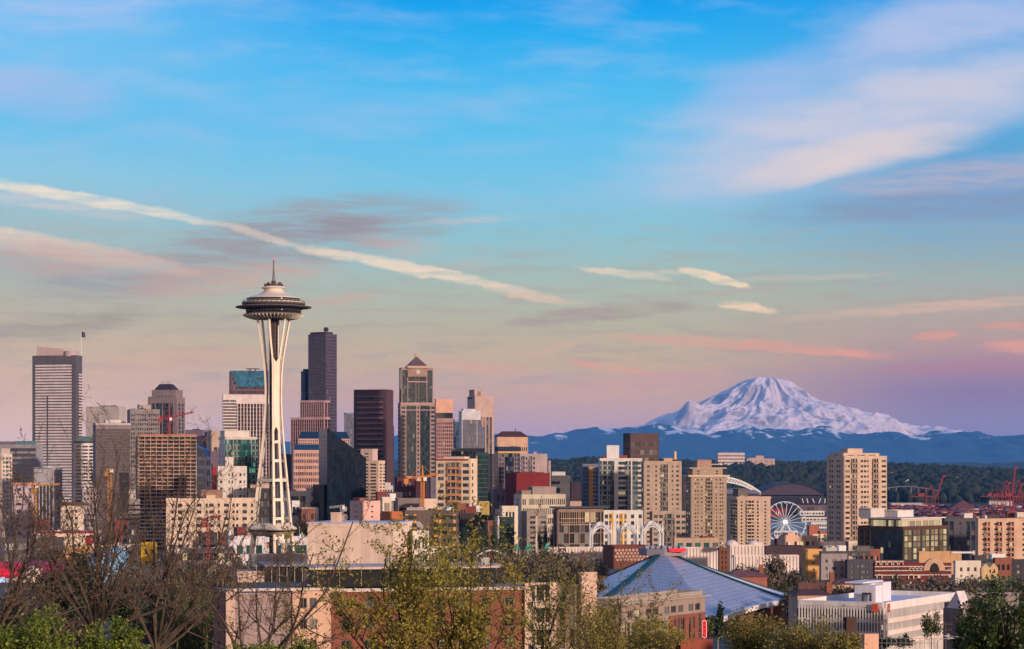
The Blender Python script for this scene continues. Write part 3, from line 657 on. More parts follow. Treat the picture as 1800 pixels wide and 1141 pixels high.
bld('office_tower', 'small pale blue glass block left of blue glass office tower', (797, 799, 811), 740, 2350, fr=('gg', 16, .9), wallc=(140, 150, 176), g=GS, t=11, units=1)
bld('office_tower', 'tall tan tower of slim vertical ribs stepping down on both sides', (822, 835, 868), 698, 2500, fr=('.g.g.O.g.g.:.', 30, .9, 22), fl=('_w_', 30, .5, 20), wallc=(190, 160, 150), acc=(150, 122, 116), g=gl((.05, .045, .06), 0, .1), t=24, units=0,
    tiers=[dict(f=(0, .5, .1, .8), y=686, n='upper_storey', fr=('_O_', 1, .5)), dict(f=(-.02, .1, .3, .98), y=700.5, c=(82, 74, 78))])
b = bld('office_tower', 'tan tower with dark brown hipped roof nearest the open sea of blue hills', (870, 874, 928), 768, 2100, fr=('.'+'n.'*15, 12, .5, 8), fl=('_', 1, .5), wallc=(206, 166, 140), g=GD, t=10, units=0, cap=False)
b['label'] = 'tan tower with dark brown hipped roof at the right end of downtown'
a_, b_, h_ = DIM[b.name]; Z = lambda py: wz(py, 2100)-b.location.z
m = MB(); e = .8; m.hull([(-e, -e, h_+.01), (b_+e, -e, h_+.01), (b_+e, a_+e, h_+.01), (-e, a_+e, h_+.01)], [(b_*.2, a_*.3, Z(758)), (b_*.78, a_*.3, Z(758)), (b_*.78, a_*.7, Z(758)), (b_*.2, a_*.7, Z(758))]); m.build('hipped_roof', wall(rgb(76, 50, 52, .8)), b)
m = MB(); m.tube([(b_*.63, a_*.5, Z(758)), (b_*.63, a_*.5, Z(752.5))], .3, 5); m.build('antenna', dark_m, b)
bld('condominium_tower', 'condominium tower with navy cap and yellow stripe before tan hipped tower', (871, 876, 914), 787, 1950, fr=('.n.n.ggg.n.n.', 22, .6, 5), fl=('gg', 22, .6), wallc=(124, 110, 116), acc=(34, 44, 70), g=gl((.015, .02, .04), .02, .15), t=12, units=1,
    tiers=[dict(f=(-.02, 1.02, -.04, 1), y0=796, y=793.5, c=(226, 176, 60), n='yellow_stripe', cap=False), dict(f=(-.03, 1.03, -.05, 1), y0=793.4, y=786.5, c=(34, 46, 84), n='cap')])
bld('condominium_tower', 'grey balcony condominium with blank lilac end wall above maroon block', (912, 914, 962), 800, 1900, fr=('.b.n.b.n.____', 20, .6, 1), fl=None, wallc=(178, 156, 156), acc=(120, 112, 124), g=gl((.03, .035, .06), .02, .2), t=9, units=2, tiers=[dict(f=(.5, .62, .2, .8), y=794.5)])
bld('apartment_tower', 'thin dark tower side left of the navy capped condominium', (862, 864, 876), 800, 2060, fr=('.n.n.', 26, .6), wallc=(72, 64, 76), g=GN, t=12, units=0)
b = bld('condominium_tower', 'orange and cream condominium tower with red roof edge and white window rows', (767, 827, 838), 809, 1600, fr=('.n._', 15, .55), fl=('.nw.sbbs.wn.', 15, .55, 1.5), wallc=(236, 206, 176), acc=(222, 138, 84), g=gl((.03, .03, .035), .02, .3), t=71, units=0,
    tiers=[dict(f=(.1, .9, .2, .8), y=803, c=(232, 204, 184)), dict(f=(-.08, .82, .05, 1.03), y0=809.2, y=806.8, c=(166, 60, 48), n='red_eave', cap=False)])
bld('office_building', 'dark teal glass block right of the orange condominium', (833, 836, 858), 798, 1720, fr=('O'+':g'*6+':', 22, .9), wallc=(44, 70, 74), acc=(150, 116, 96), g=gl((.004, .03, .032), .0, .03), t=11, units=2)
bld('apartment_building', 'grey flat roofed block behind the orange condominium top', (793, 795, 852), 790, 2150, fr=('ggbgg.ww', 20, .6, 2), wallc=(124, 116, 116), g=gl((.02, .03, .035), .02, .15), t=9, units=3, tiers=[dict(f=(-.02, 1.02, -.03, 1), y=788.4, c=(190, 180, 172), n='roof_slab', cap=False)])
bld('building', 'large blank maroon block with sloping shoulders near city middle', (889, 908, 966), 834, 1780, fr=('_', 1, .5), fl=('_', 1, .5), wallc=(124, 34, 36), t=25, units=0, tiers=[dict(f=(.12, .86, .1, .9), y=830.5, n='roof_step')])
bld('office_building', 'dark glass office with white rooftop plant right of maroon block', (966, 969, 1003), 838, 2000, fr=('hh', 8, .6, 1), fl=None, wallc=(90, 86, 90), g=GN, t=10, units=2, tiers=[dict(f=(.05, .75, .2, .8), y=830, c=(206, 198, 200))])
bld('office_building', 'grey office block with dense white window grid and domed roof plant', (904, 917, 994), 872, 1500, fr=('.n'*22+'.', 6, .62, 1), fl=('_n_', 12, .5), wallc=(206, 190, 170), g=gl((.02, .02, .024), .02, .35), t=17, units=3, base=975,
    tiers=[dict(f=(.28, .82, .2, .8), y=857, c=(160, 142, 136)), dict(f=(.04, .25, .2, .8), y=863, c=(150, 134, 128)), dict(f=(.02, .48, -.55, -.03), y0=985, y=901, n='front_wing', c=(152, 136, 128), fr=('_Wo_W.', 9, .5, 1.5))])
b = bld('office_building', 'dark glass office in a pale stone frame under a broad black roof slab', (974, 981, 1061), 897, 1350, fr=('.WW.WW.WW.WW.g', 4, .92, 1), fl=('.g.', 4, .9, 1), wallc=(150, 124, 116), g=gl((.03, .022, .022), .05, .12), t=13, units=0, dp=.6, base=975,
    tiers=[dict(f=(.0, 1, .02, 1), y=896.8, n='attic', cap=False)])
a_, b_, h_ = DIM[b.name]; m = MB(); m.box(-3, b_+3, -3, a_, h_+1.3, h_+2.2); m.build('roof_slab', flat((.02, .018, .018)), b)
m = MB()
for k in range(17): x = b_*.06+k*b_*.8/17; m.box(x, x+.22, -.95, -.64, h_-8.6, h_-.6)
m.box(b_*.05, b_*.87, -.96, -.62, h_-5.2, h_-4.8); m.box(b_*.05, b_*.87, -.96, -.62, h_-8.9, h_-8.5); m.build('screen', wall(rgb(196, 166, 140, .8)), b)
b = bld('apartment_tower', 'white and glass apartment tower with grey blue side and white roof box', (1052, 1054, 1129), 808, 1750, fr=('bbg_Wb.ssnn', 19, .62, 1), fl=None, wallc=(214, 204, 198), acc=(104, 124, 130), g=gl((.035, .05, .05), .02, .3), t=7, units=1,
    tiers=[dict(f=(.17, .46, .1, .5), y=785, c=(222, 216, 216)), dict(f=(.1, .66, .3, .8), y=801, c=(150, 70, 54), n='roof_frame')])
bld('apartment_tower', 'blue grey and yellow striped side slab left of white glass apartment tower', (1021, 1024, 1053), 818, 1790, fr=('gg.Osng', 22, .6), wallc=(120, 116, 134), acc=(206, 148, 52), g=GB, t=8, units=2)
bld('apartment_building', 'white low apartment block with yellow panels behind the lacy arches', (1059, 1061, 1130), 900, 1500, fr=('.w.so_n.so.s._w._w.', 8, .6, 1), wallc=(226, 216, 208), acc=(224, 160, 40), g=gl((.03, .03, .035), .02, .2), t=7, units=0)
bld('office_tower', 'dark brown square office tower standing above the apartment towers', (1096, 1108, 1158), 764, 2200, fr=('.'+'W:'*6+'.', 13, .62, 6), fl=('.w.w.', 13, .62, 6), wallc=(92, 66, 64), g=gl((.05, .035, .035), 0, .25), t=20, units=0, tiers=[dict(f=(-.01, 1.01, -.01, 1.01), y=761.8, c=(62, 48, 52), n='cap')])
b = bld('apartment_tower', 'tan apartment tower with a grey balcony column and tall roof fin', (1128, 1132, 1198), 813, 1700, fr=('_w__n_.bb._n_w_', 18, .45, 1.5), fl=('.n.', 18, .55), wallc=(184, 158, 140), acc=(110, 104, 104), g=gl((.03, .035, .035), .05, .3), t=9, units=1, base=965,
    tiers=[dict(f=(.55, .9, .3, .8), y=806, c=(206, 172, 140)), dict(f=(.82, .88, .2, .3), y=795, c=(206, 172, 140), n='roof_fin'), dict(f=(.2, 1.12, -.3, -.03), y0=975, y=901, n='podium', fr=('.w.w.bb.w.w.', 7, .55, 1))])
b = bld('apartment_tower', 'tan apartment tower with two pale flat cornices and roof trellis', (1206, 1215, 1277), 838, 1560, fr=('._n.n_n._bb_.n_n.n_.', 19, .46, 1), fl=('.n.n.', 19, .5), wallc=(172, 147, 128), acc=(150, 126, 112), g=gl((.03, .028, .025), .14, .3), t=14, units=0, base=965,
    tiers=[dict(f=(-.09, 1.08, -.1, 1.05), y0=838.2, y=835, c=(214, 190, 172), n='cornice', cap=False), dict(f=(.05, .9, .08, .92), y0=834.8, y=824, n='upper_storey', fr=('_n_n__n_', 2, .5, 1)), dict(f=(-.04, 1.0, -.02, 1), y0=823.8, y=822, c=(206, 180, 164), n='cornice', cap=False), dict(f=(.22, .62, .3, .8), y0=821.8, y=809.5, c=(176, 140, 122)), dict(f=(.6, .95, .3, .7), y0=817, y=815.5, c=(214, 190, 172), n='trellis', cap=False)])
bld('apartment_tower', 'tan apartment slab with dark balcony slots left of the ferris wheel', (1278, 1296, 1354), 876, 1450, fr=('_n_bb_no_.n._', 15, .5, 1.5), fl=('_b', 15, .6), wallc=(190, 161, 142), acc=(206, 178, 158), g=gl((.02, .018, .018), .02, .15), t=22, units=1, base=972,
    tiers=[dict(f=(.12, .42, .3, .8), y=861, c=(112, 98, 96)), dict(f=(-.02, 1.02, -.02, 1.02), y=873.5, c=(220, 190, 168), n='cornice', cap=False)])
bld('apartment_tower', 'big lone tan apartment tower at right with stepped top and shaded left side', (1454, 1484, 1558.5), 804, 1600, fr=('.W.bb._w.w.n._bb._W.', 18, .46, 1), fl=('_n.n._n.n._', 18, .48, 1), wallc=(206, 176, 156), acc=(150, 124, 112), g=gl((.03, .024, .02), .05, .25), t=28, units=2, base=970,
    tiers=[dict(f=(.02, .86, .1, .9), y=797, n='upper_storey', fr=('_W_gg_W_', 2, .5, 1), fl=('_n_', 2, .5, 1)), dict(f=(.2, .55, .3, .7), y0=797, y=789)])
bld('apartment_tower', 'cream tower with long roof cap half hidden by the black wedge', (633, 665, 676), 812, 1870, fr=('.n.n', 16, .5), fl=('.nn.w.', 16, .5, 1), wallc=(226, 192, 168), g=gl((.03, .026, .024), .02, .25), t=68, units=1, base=905,
    tiers=[dict(f=(.1, .9, .35, 1.0), y=791, c=(214, 182, 168), n='upper_storey', fl=('_nn_', 3, .4, 2))])
bld('apartment_building', 'pink narrow apartment building in front of the black wedge', (616, 639, 668), 884, 1250, fr=('__n__', 8, .3, .8), fl=('_n_', 8, .3, .8), wallc=(224, 176, 164), g=GD, t=38, units=0, base=960, tiers=[dict(f=(.0, .35, .3, .8), y=876, c=(150, 92, 76), n='stair_tower')])
bld('building', 'white block with rows of small windows right of the needle legs', (500, 503, 540), 866, 1850, fr=('_nnn.nn.', 5, .5, 1), wallc=(222, 208, 196), g=GD, t=9, units=3)
bld('building', 'white narrow block one step taller beside black wedge base', (538, 541, 563), 860, 1830, fr=('_n.n.n.', 7, .5, 1), wallc=(230, 206, 192), g=GD, t=9, units=1)
bld('building', 'dark red brick block with white framed windows behind the orange crane', (694, 698, 730), 842, 1760, fr=('_n.n.n_', 8, .45, 1), wallc=(96, 44, 48), g=gl((.3, .28, .28), 0, .5), t=11, units=1)
bld('building', 'grey blue windowed slab squeezed between red brick block and orange condominium', (754, 757, 772), 842, 1680, fr=('.n.n.', 10, .55), wallc=(116, 104, 118), g=gl((.12, .12, .14), 0, .4), t=11, units=0)
bld('building', 'small dark maroon block with white roof boxes behind orange crane mast', (729, 731, 756), 848, 1740, fr=('_nn_', 7, .5), wallc=(74, 44, 54), g=GN, t=9, units=0, tiers=[dict(f=(.1, .5, .1, .5), y=838, c=(226, 200, 180))])
bld('building', 'white stepped art deco block left of the dark red brick one', (672, 675, 691), 856, 1900, fr=('.n.n.n.', 7, .55, 1), wallc=(212, 200, 194), g=GD, t=10, units=0, tiers=[dict(f=(.15, .75, .1, .8), y=849, c=(220, 206, 200))])
b = bld('parking_structure', 'grey concrete frame with two huge dark openings below the orange crane', (695, 699, 744), 879, 1450, fr=('.h.h.', 1, .86, 2.5), wallc=(132, 116, 112), g=gl((.005, .005, .007), 0, 0), t=9, units=0, dp=1.2)
bld('building', 'long white low building right of concrete frame openings', (743, 745, 768), 880, 1430, fr=('____n', 3, .3), wallc=(236, 208, 186), t=8, units=2, g=GD)
bld('building', 'terracotta orange block with plain walls behind the beige hall', (669, 688, 712), 903, 1130, fr=('__', 1, .5), fl=('.n.n.', 5, .5), wallc=(190, 108, 70), g=GD, t=40, units=1)
bld('apartment_building', 'brown and yellow ochre apartment block with stacked bay windows', (708, 711, 806), 901, 1100, fr=('.sWs._n_._n.b.sWWs.n', 6, .55, .8), wallc=(104, 86, 80), acc=(226, 160, 70), g=gl((.02, .018, .016), .02, .1), t=8, units=4, base=985, tiers=[dict(f=(.05, .4, .2, .7), y=893, c=(176, 162, 156))])
# ================================================================== right middle distance
bld('office_building', 'glass and dark brick office block glowing with yellow lit windows', (1508, 1584, 1664), 929, 1250, fr=('_', 1, .5), fl=('.w.w.ggggggg', 5, .8, .8), wallc=(84, 54, 46), acc=(60, 52, 54), g=gl((.014, .022, .03), .03, .08), t=45, units=0, base=985,
    tiers=[dict(f=(0, 1, -.03, -.004), y0=985, y=929, n='lit_front', c=(92, 60, 50), fr=('o'+'w:wo'*5, 5, .84, .8), g=gl((.10, .09, .05), .6, .15, litcol=(1.0, .80, .42), es=.5)), dict(f=(.0, .88, .0, .75), y=912.5, n='lit_storey', c=(206, 186, 166), fr=('.w:w:w.w:w:w.', 1, .8, .8), fl=('gggggg', 1, .8, .8), g=gl((.16, .13, .08), .7, .2, litcol=(1., .82, .45), es=.55)), dict(f=(-.04, .95, -.04, .9), y0=912.4, y=910.8, c=(230, 224, 224), n='roof_slab', cap=False), dict(f=(.3, .65, .4, .7), y0=910.6, y=899, c=(226, 216, 210)), dict(f=(-.0, .3, .7, .98), y0=910.6, y=895.5, c=(214, 200, 192))])
bld('apartment_building', 'dark blue grey apartment block between lit office and tan apartments', (1655, 1660, 1720), 914, 1330, fr=('g.g._n_.g.g.n', 8, .7, .8), wallc=(86, 82, 92), acc=(54, 58, 70), g=gl((.02, .026, .04), .02, .15), t=7, units=4, base=985, tiers=[dict(f=(.6, .85, .2, .6), y=903, c=(226, 212, 202))])
bld('apartment_building', 'long tan apartment block with dark balcony slots at the right edge', (1716, 1719, 1850), 915, 1280, fr=('_nb_nb_nb__n_nb_nb_', 8, .45, .8), wallc=(216, 176, 150), acc=(196, 120, 90), g=gl((.02, .016, .015), .04, .2), t=6, units=4, base=990, tiers=[dict(f=(.14, .28, .3, .7), y=905, c=(80, 70, 72))])
bld('apartment_building', 'yellow ochre four storey block with dark left side near the brown roofs', (1411, 1419, 1445), 970, 950, fr=('_n_n', 5, .35, .6), fl=('_', 1, .5), wallc=(214, 160, 92), acc=(60, 56, 60), g=gl((.09, .09, .1), 0, .4), t=18, units=0, base=1032)
bld('apartment_building', 'light grey apartment block with dark top storey beside the ochre block', (1440, 1443, 1489), 978, 930, fr=('_n_nn_n_', 4, .45, .6), wallc=(156, 144, 144), g=gl((.08, .08, .09), .03, .4), t=7, units=3, base=1032, depth=30,
    tiers=[dict(f=(.0, 1.9, .05, .95), y=970, n='top_storey', c=(84, 78, 80), fr=('_n_nn_n_nn_n_', 1, .6, .5)), dict(f=(1.4, 1.9, .5, .95), y0=970, y=961, c=(110, 100, 100))])
bld('apartment_building', 'slate coloured apartment block with small white windows left of ornate brick hotel', (1486, 1489, 1534), 988, 925, fr=('_n_n.nn.n_', 4, .45, .6), wallc=(74, 74, 84), g=gl((.12, .13, .15), .03, .5), t=7, units=2, base=1032)
b = bld('apartment_hotel', 'ornate red brick hotel with white arched trim and corner gable', (1534, 1537, 1672), 994, 950, fr=('.nn_n.n.n_.nnnn_.n_n_nn', 3, .55, .6), wallc=(112, 44, 44), acc=(206, 182, 170), g=gl((.02, .018, .02), .03, .2), t=6, units=3, base=1032,
    tiers=[dict(f=(0, .38, .0, .6), y=986, n='upper_storey', fr=('.n.n.n.n.', 1, .6, .5)), dict(f=(.38, .58, .0, .6), y=988.5, n='upper_storey', fr=('.n.n.', 1, .5, .5))])
a_, b_, h_ = DIM[b.name]; Z = lambda py: wz(py, 950)-b.location.z; m = MB()
for py in (997, 1004, 1012): m.box(0, b_, -.75, -.39, Z(py), Z(py)+.45)
m.box(0, b_*.38, -.7, -.33, Z(987.3), Z(986)); m.build('string_course', wall(rgb(214, 190, 176, .8)), b)
def arch_ring(m, x, z, w, hleg, th, y0, y1, n=10, mi=0):
    P = [(x-w, z)]+[(x-w*math.cos(math.pi*k/n), z+hleg+w*math.sin(math.pi*k/n)) for k in range(n+1)]+[(x+w, z)]
    Q = [(x-w-th, z)]+[(x-(w+th)*math.cos(math.pi*k/n), z+hleg+(w+th)*math.sin(math.pi*k/n)) for k in range(n+1)]+[(x+w+th, z)]
    for i in range(len(P)-1):
        m.hull([(P[i][0], y0, P[i][1]), (P[i+1][0], y0, P[i+1][1]), (Q[i+1][0], y0, Q[i+1][1]), (Q[i][0], y0, Q[i][1])], [(P[i][0], y1, P[i][1]), (P[i+1][0], y1, P[i+1][1]), (Q[i+1][0], y1, Q[i+1][1]), (Q[i][0], y1, Q[i][1])], mi)
m = MB()
for k in range(5): arch_ring(m, b_*(.04+.075*k), Z(993), .75, .4, .35, -1.0, -.4)
for k in range(6): arch_ring(m, b_*(.47+.05*k), Z(1004), .75, .4, .3, -1.0, -.4)
for px_ in (1545, 1573, 1602): arch_ring(m, (px_-1537)*950/F, Z(1018), .9, .8, .4, -1.0, -.4)
m.build('arch_trim', wall(rgb(220, 196, 180, .8)), b)
m = MB(); gx = b_*.77; P = [(gx+4.6*math.cos(math.pi*k/14), Z(1003)+5.0*math.sin(math.pi*k/14)) for k in range(15)]
m.hull([(p[0], 1, p[1]) for p in P], [(p[0], -1.3, p[1]) for p in P]); m.build('round_gable', wall(rgb(214, 170, 146, .8)), b)
m = MB(); P = [(gx+2.1*math.cos(math.pi*k/12), Z(1005)+3.6*math.sin(math.pi*k/12)) for k in range(13)]
m.hull([(p[0], -1.31, p[1]) for p in P], [(p[0], -1.45, p[1]) for p in P]); m.build('arched_window', gl((.015, .012, .014), 0, 0), b)
b = bld('house', 'white two storey house with yellow gabled side right of ornate brick hotel', (1676, 1679, 1724), 990, 900, fr=('_n_n_n_', 2, .35, .5), wallc=(222, 206, 192), acc=(220, 176, 120), g=gl((.05, .03, .03), .05, .2), t=6, units=1, base=1032, depth=12)
a_, b_, h_ = DIM[b.name]; m = MB()
for x in (b_*1.0, b_*1.32):
    w = b_*.16; m.hull([(x, -1, 0), (x+2*w, -1, 0), (x+2*w, -1, h_*.8), (x+w, -1, h_*1.0), (x, -1, h_*.8)], [(x, 8, 0), (x+2*w, 8, 0), (x+2*w, 8, h_*.8), (x+w, 8, h_*1.0), (x, 8, h_*.8)])
m.build('gabled_wing', wall(rgb(222, 184, 140, .8)), b)
bld('building', 'long dark flat roofed block with white skylights at right edge', (1705, 1708, 1830), 988, 1010, fr=('_n_ng_n_g_n_ng_n', 4, .5, .8), wallc=(64, 60, 68), g=gl((.09, .1, .12), .04, .4), t=6, units=6, base=1032, tiers=[dict(f=(.42, .75, .2, .6), y=985, c=(236, 232, 240), n='skylight'), dict(f=(.8, 1, .0, .5), y=980, c=(196, 160, 146))])
bld('building', 'long tan windowless wall block behind the ornate brick hotel', (1612, 1615, 1690), 973, 1120, fr=('__.___', 1, .5), wallc=(206, 160, 118), t=6, units=3, base=1010, tiers=[dict(f=(.75, 1.3, -.3, .2), y=970, c=(226, 222, 234), n='white_roof'), dict(f=(.2, .35, -.1, .3), y=969, c=(84, 80, 84))])
b = bld('mansion', 'cream mansion with stepped gable and white columned porch', (1369, 1381, 1436), 946, 1300, fr=('_.n.n.n.n.', 2, .5, .6), fl=('_', 1, .5), wallc=(222, 176, 150), g=GL, t=18, units=0, base=990, tiers=[dict(f=(.0, .4, .0, .8), y=941, c=(226, 182, 156), n='gable'), dict(f=(.08, .3, .0, .8), y0=941, y=937, c=(226, 182, 156), n='gable')])
a_, b_, h_ = DIM[b.name]; m = MB()
for f in (.06, .34): m.lathe([(.6, 0), (.5, h_-2)], 10, 0, (f*b_, -1.6))
m.build('porch_column', white_m, b)
bld('building', 'long low dark plum roofed building before the mansion', (1342, 1345, 1440), 963, 1200, fr=('__________', 1, .5), wallc=(74, 54, 62), t=5, units=1, base=995, tiers=[dict(f=(.1, .7, .3, .8), y=959, c=(60, 46, 54))])
bld('building', 'grey concrete terrace wall below the lone tan tower', (1430, 1433, 1510), 955, 1350, fr=('_______', 1, .5), wallc=(118, 104, 108), t=5, units=0, base=985)
bld('building', 'terracotta square block near the ferris wheel', (1419, 1422, 1440), 926, 1900, fr=('__', 1, .5), wallc=(176, 98, 72), t=10, units=1, base=950)
bld('building', 'smaller terracotta block touching the lone tan tower', (1438, 1441, 1462), 936, 1700, fr=('__', 1, .5), wallc=(186, 104, 76), t=10, units=1, base=965)
# white fluted science halls and patterned panel
def fluted(name, label, px, ytop, D, base, t, n=1.0, col=(232, 212, 202), extra=None, depth=22):
    b = bld(name, label, px, ytop, D, fr=('_', 1, .5, .02), wallc=col, t=t, units=0, base=base, depth=depth, cap=True)
    a_, b_, h_ = DIM[b.name]; m = MB(); k = int(b_/1.5)
    for i in range(k): x = (i+.5)*b_/k; m.prism([(x-.45, -.36), (x, -.75), (x+.45, -.36)], 0, h_+.6)
    m.build('fluted_rib', wall(rgb(*col, .8)), b); return b
fluted('exhibition_hall', 'white fluted hall wall at left of the patterned brown wall', (958, 960, 1062), 966, 1100, 1010, 7)
fluted('exhibition_hall', 'white fluted hall right of the pyramid roof apex', (1197, 1199, 1263), 966, 1080, 1012, 7)
fluted('exhibition_hall', 'tallest blank white hall with pale domes on top', (1281, 1283, 1343), 962, 1050, 1020, 7, depth=40)
fluted('exhibition_hall', 'white fluted hall half hidden by trees below the dark plum roof', (1288, 1290, 1404), 980, 1000, 1020, 7)
b = bld('patterned_wall', 'brown wall panel patterned with rows of pale circles', (1061, 1079, 1144), 963, 1070, fr=('_', 1, .5, .02), fl=('_', 1, .5, .02), wallc=(112, 62, 54), t=17, units=0, base=1000, cat='wall')
a_, b_, h_ = DIM[b.name]; m = MB()
for r_ in range(4):
    for c_ in range(10):
        cx_, cz_ = (c_+.5+(r_ % 2)*.5)*b_/10.6, h_-.4-(r_+.5)*1.5
        m.hull([(cx_+.68*math.cos(t_*.785), -.37, cz_+.68*math.sin(t_*.785)) for t_ in range(8)], [(cx_+.68*math.cos(t_*.785), -.42, cz_+.68*math.sin(t_*.785)) for t_ in range(8)])
m.build('circle_pattern', wall(rgb(196, 158, 142, .8)), b)
b = bld('tower_block', 'brown perforated pylon set between white fluted halls', (1262, 1264, 1281), 967, 1040, fr=('_n_n_', 6, .6, .02), wallc=(120, 76, 56), g=gl((.05, .03, .02), 0, 0), t=7, units=0, base=1020)
bld('building', 'low tan podium building with green windows below the tan towers', (1183, 1185, 1262), 949, 1400, fr=('_W_W_W_W_W', 2, .5, .6), wallc=(196, 164, 142), g=GG, t=7, units=3, base=985)
for i, (px_, py_, r_, lab) in enumerate(((1289, 959, 12.5, 'white round dome on fluted hall, left of the domes'), (1327, 959, 11.5, 'white round dome in the middle of the hall roof'), (1336, 954, 9.5, 'white round dome farthest right, partly behind another dome'))):
    D_ = 1062+i*9; m = MB(); rr = r_*D_/F; zc = wz(962, D_)
    m.lathe([(rr*1.0, 0)]+[(rr*math.cos(R(a)), rr*.9*math.sin(R(a))) for a in range(10, 90, 10)]+[(.05, rr*.9)], 28)
    o = m.build('dome', wall(rgb(222, 200, 192, .85), .5), None, True); o.location = (wx(px_, D_), D_+8, zc+.3); tag(o, lab, 'dome')
# ================================================================== ground, water, hills, mountain
def grid(name, xs_of, ys, zf, mat, smooth=True):
    V = []; n = None
    for y in ys:
        xs = xs_of(y); n = len(xs)
        for x in xs: V.append((x, y, zf(x, y)))
    rows = len(ys); i = np.arange(rows*n).reshape(rows, n)
    Fc = np.stack([i[:-1, :-1], i[:-1, 1:], i[1:, 1:], i[1:, :-1]], -1).reshape(-1, 4)
    return ob(name, nppoly(name, np.array(V), Fc, mat, smooth))
def ground_mat():
    m, t, p = pmat('ground'); co = t.nodes.new('ShaderNodeTexCoord').outputs['Object']
    n = NOISE(co, .02, 6, .6, t).outputs['Fac']; n2 = NOISE(co, .15, 5, .6, t).outputs['Fac']
    c = RAMP(n, [(.3, (.035, .035, .022)), (.5, (.055, .045, .038)), (.62, (.07, .065, .065)), (.75, (.12, .105, .1))], t)
    put(p.inputs['Base Color'], MIX(MR(n2, .3, .7, .0, .6, t), c, (.03, .034, .018), t)); p.inputs['Roughness'].default_value = .95
    return m
ys = sorted(set([-80, -40, 0, 6, 12, 20, 40, 60, 100, 150, 200, 250, 350, 450, 550, 700, 850, 1000, 1200, 1350, 1600, 1800, 2100, 2500, 2900, 3300, 3700, 4000, 4500, 5200, 6000, 9000, 15000, 25000, 40000, 56000]))
tag(grid('ground', lambda y: np.linspace(-150-.62*max(y, 0), 150+.62*max(y, 0), 60), ys, lambda x, y: gz(x, y)-(1.0 if y > 1700 and x/y > .1 and y < 4600 else 0), ground_mat()), kind='structure')
m, t, p = pmat('water'); p.inputs['Base Color'].default_value = (.01, .03, .05, 1); p.inputs['Roughness'].default_value = .18
co = t.nodes.new('ShaderNodeTexCoord').outputs['Object']; bp = t.nodes.new('ShaderNodeBump'); bp.inputs['Strength'].default_value = .4
put(bp.inputs['Height'], NOISE(co, .3, 4, .6, t).outputs['Fac']); put(p.inputs['Normal'], bp.outputs[0])
w = MB(); w.poly([(260, 2420, 1.2), (2500, 2420, 1.2), (2500, 4150, 1.2), (430, 4150, 1.2)]); tag(w.build('water', m), kind='structure')
from mathutils import noise as mn
def fbm(x, y, o=5, s=0.0): return mn.fractal(Vector((x, y, s)), 0.9, 2.1, o)
def ridged(x, y, o=6, s=0.0): return mn.ridged_multi_fractal(Vector((x, y, s)), 0.9, 2.1, o, 1.0, 2.0)
# snow mountain, beyond the foothills
DM = 53000.0
prof = [(1040, 800), (1095, 776), (1130, 757), (1165, 741), (1190, 731), (1215, 724), (1238, 716), (1258, 706), (1280, 692), (1300, 678), (1318, 669), (1335, 665.5), (1348, 665), (1362, 666.5), (1378, 669), (1392, 677), (1410, 688), (1430, 699), (1450, 709), (1470, 718), (1490, 727), (1520, 735), (1560, 744), (1600, 752), (1640, 761), (1700, 779), (1760, 790)]
pcx = 1348.0
PXS = np.array([p_[0] for p_ in prof], float); PZ = np.array([(HY-p_[1])/F*DM for p_ in prof])
def mtn(x, y):
    X0 = wx(pcx, DM); ddx, ddy = x-X0, (y-DM)
    r = math.hypot(ddx, ddy)/DM*F; th = math.atan2(ddy, ddx)
    right = (1+math.cos(th))/2
    zr = float(np.interp(pcx+r, PXS, PZ)); zl = float(np.interp(pcx-r, PXS, PZ))
    z = zl*(1-right)+zr*right
    q = 26*th/math.pi
    rid = ridged(math.cos(th)*2.3+7, math.sin(th)*2.3+3, 5, r*.006)
    k = min(1, r/60.0)
    z += k*(rid-1.0)*200*min(1, .35+r/220) + fbm(x*.0011, y*.0011, 6)*70*min(1, r/22) + (ridged(x*.0007+5, y*.0007, 6)-1)*75*k
    # little spur summit on the left shoulder
    sp = math.hypot((x-wx(1204, DM))/330, (y-(DM-1500))/700); z += 260*max(0, 1-sp)**1.0
    return CZ+z
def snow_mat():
    m, t, p = pmat('pink_glow_snow_rock'); g = t.nodes.new('ShaderNodeNewGeometry'); co = t.nodes.new('ShaderNodeTexCoord').outputs['Object']
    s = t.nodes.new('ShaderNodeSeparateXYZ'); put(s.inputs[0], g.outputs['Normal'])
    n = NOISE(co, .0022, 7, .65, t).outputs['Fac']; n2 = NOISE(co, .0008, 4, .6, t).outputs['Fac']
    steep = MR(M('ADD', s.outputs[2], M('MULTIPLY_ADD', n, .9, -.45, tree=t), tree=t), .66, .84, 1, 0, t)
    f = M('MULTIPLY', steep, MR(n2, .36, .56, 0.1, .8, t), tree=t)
    put(p.inputs['Base Color'], MIX(f, (.86, .67, .65), (.18, .14, .15), t)); p.inputs['Roughness'].default_value = .8  # snow base colour has the pink of the sunset light painted in
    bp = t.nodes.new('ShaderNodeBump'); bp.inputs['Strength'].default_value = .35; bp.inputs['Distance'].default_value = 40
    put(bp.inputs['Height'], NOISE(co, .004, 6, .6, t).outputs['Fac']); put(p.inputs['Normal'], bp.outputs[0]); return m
tag(grid('mountain', lambda y: np.linspace(wx(1010, DM), wx(1790, DM), 420), np.linspace(DM-4600, DM+2300, 190), mtn, snow_mat(), False), kind='structure')
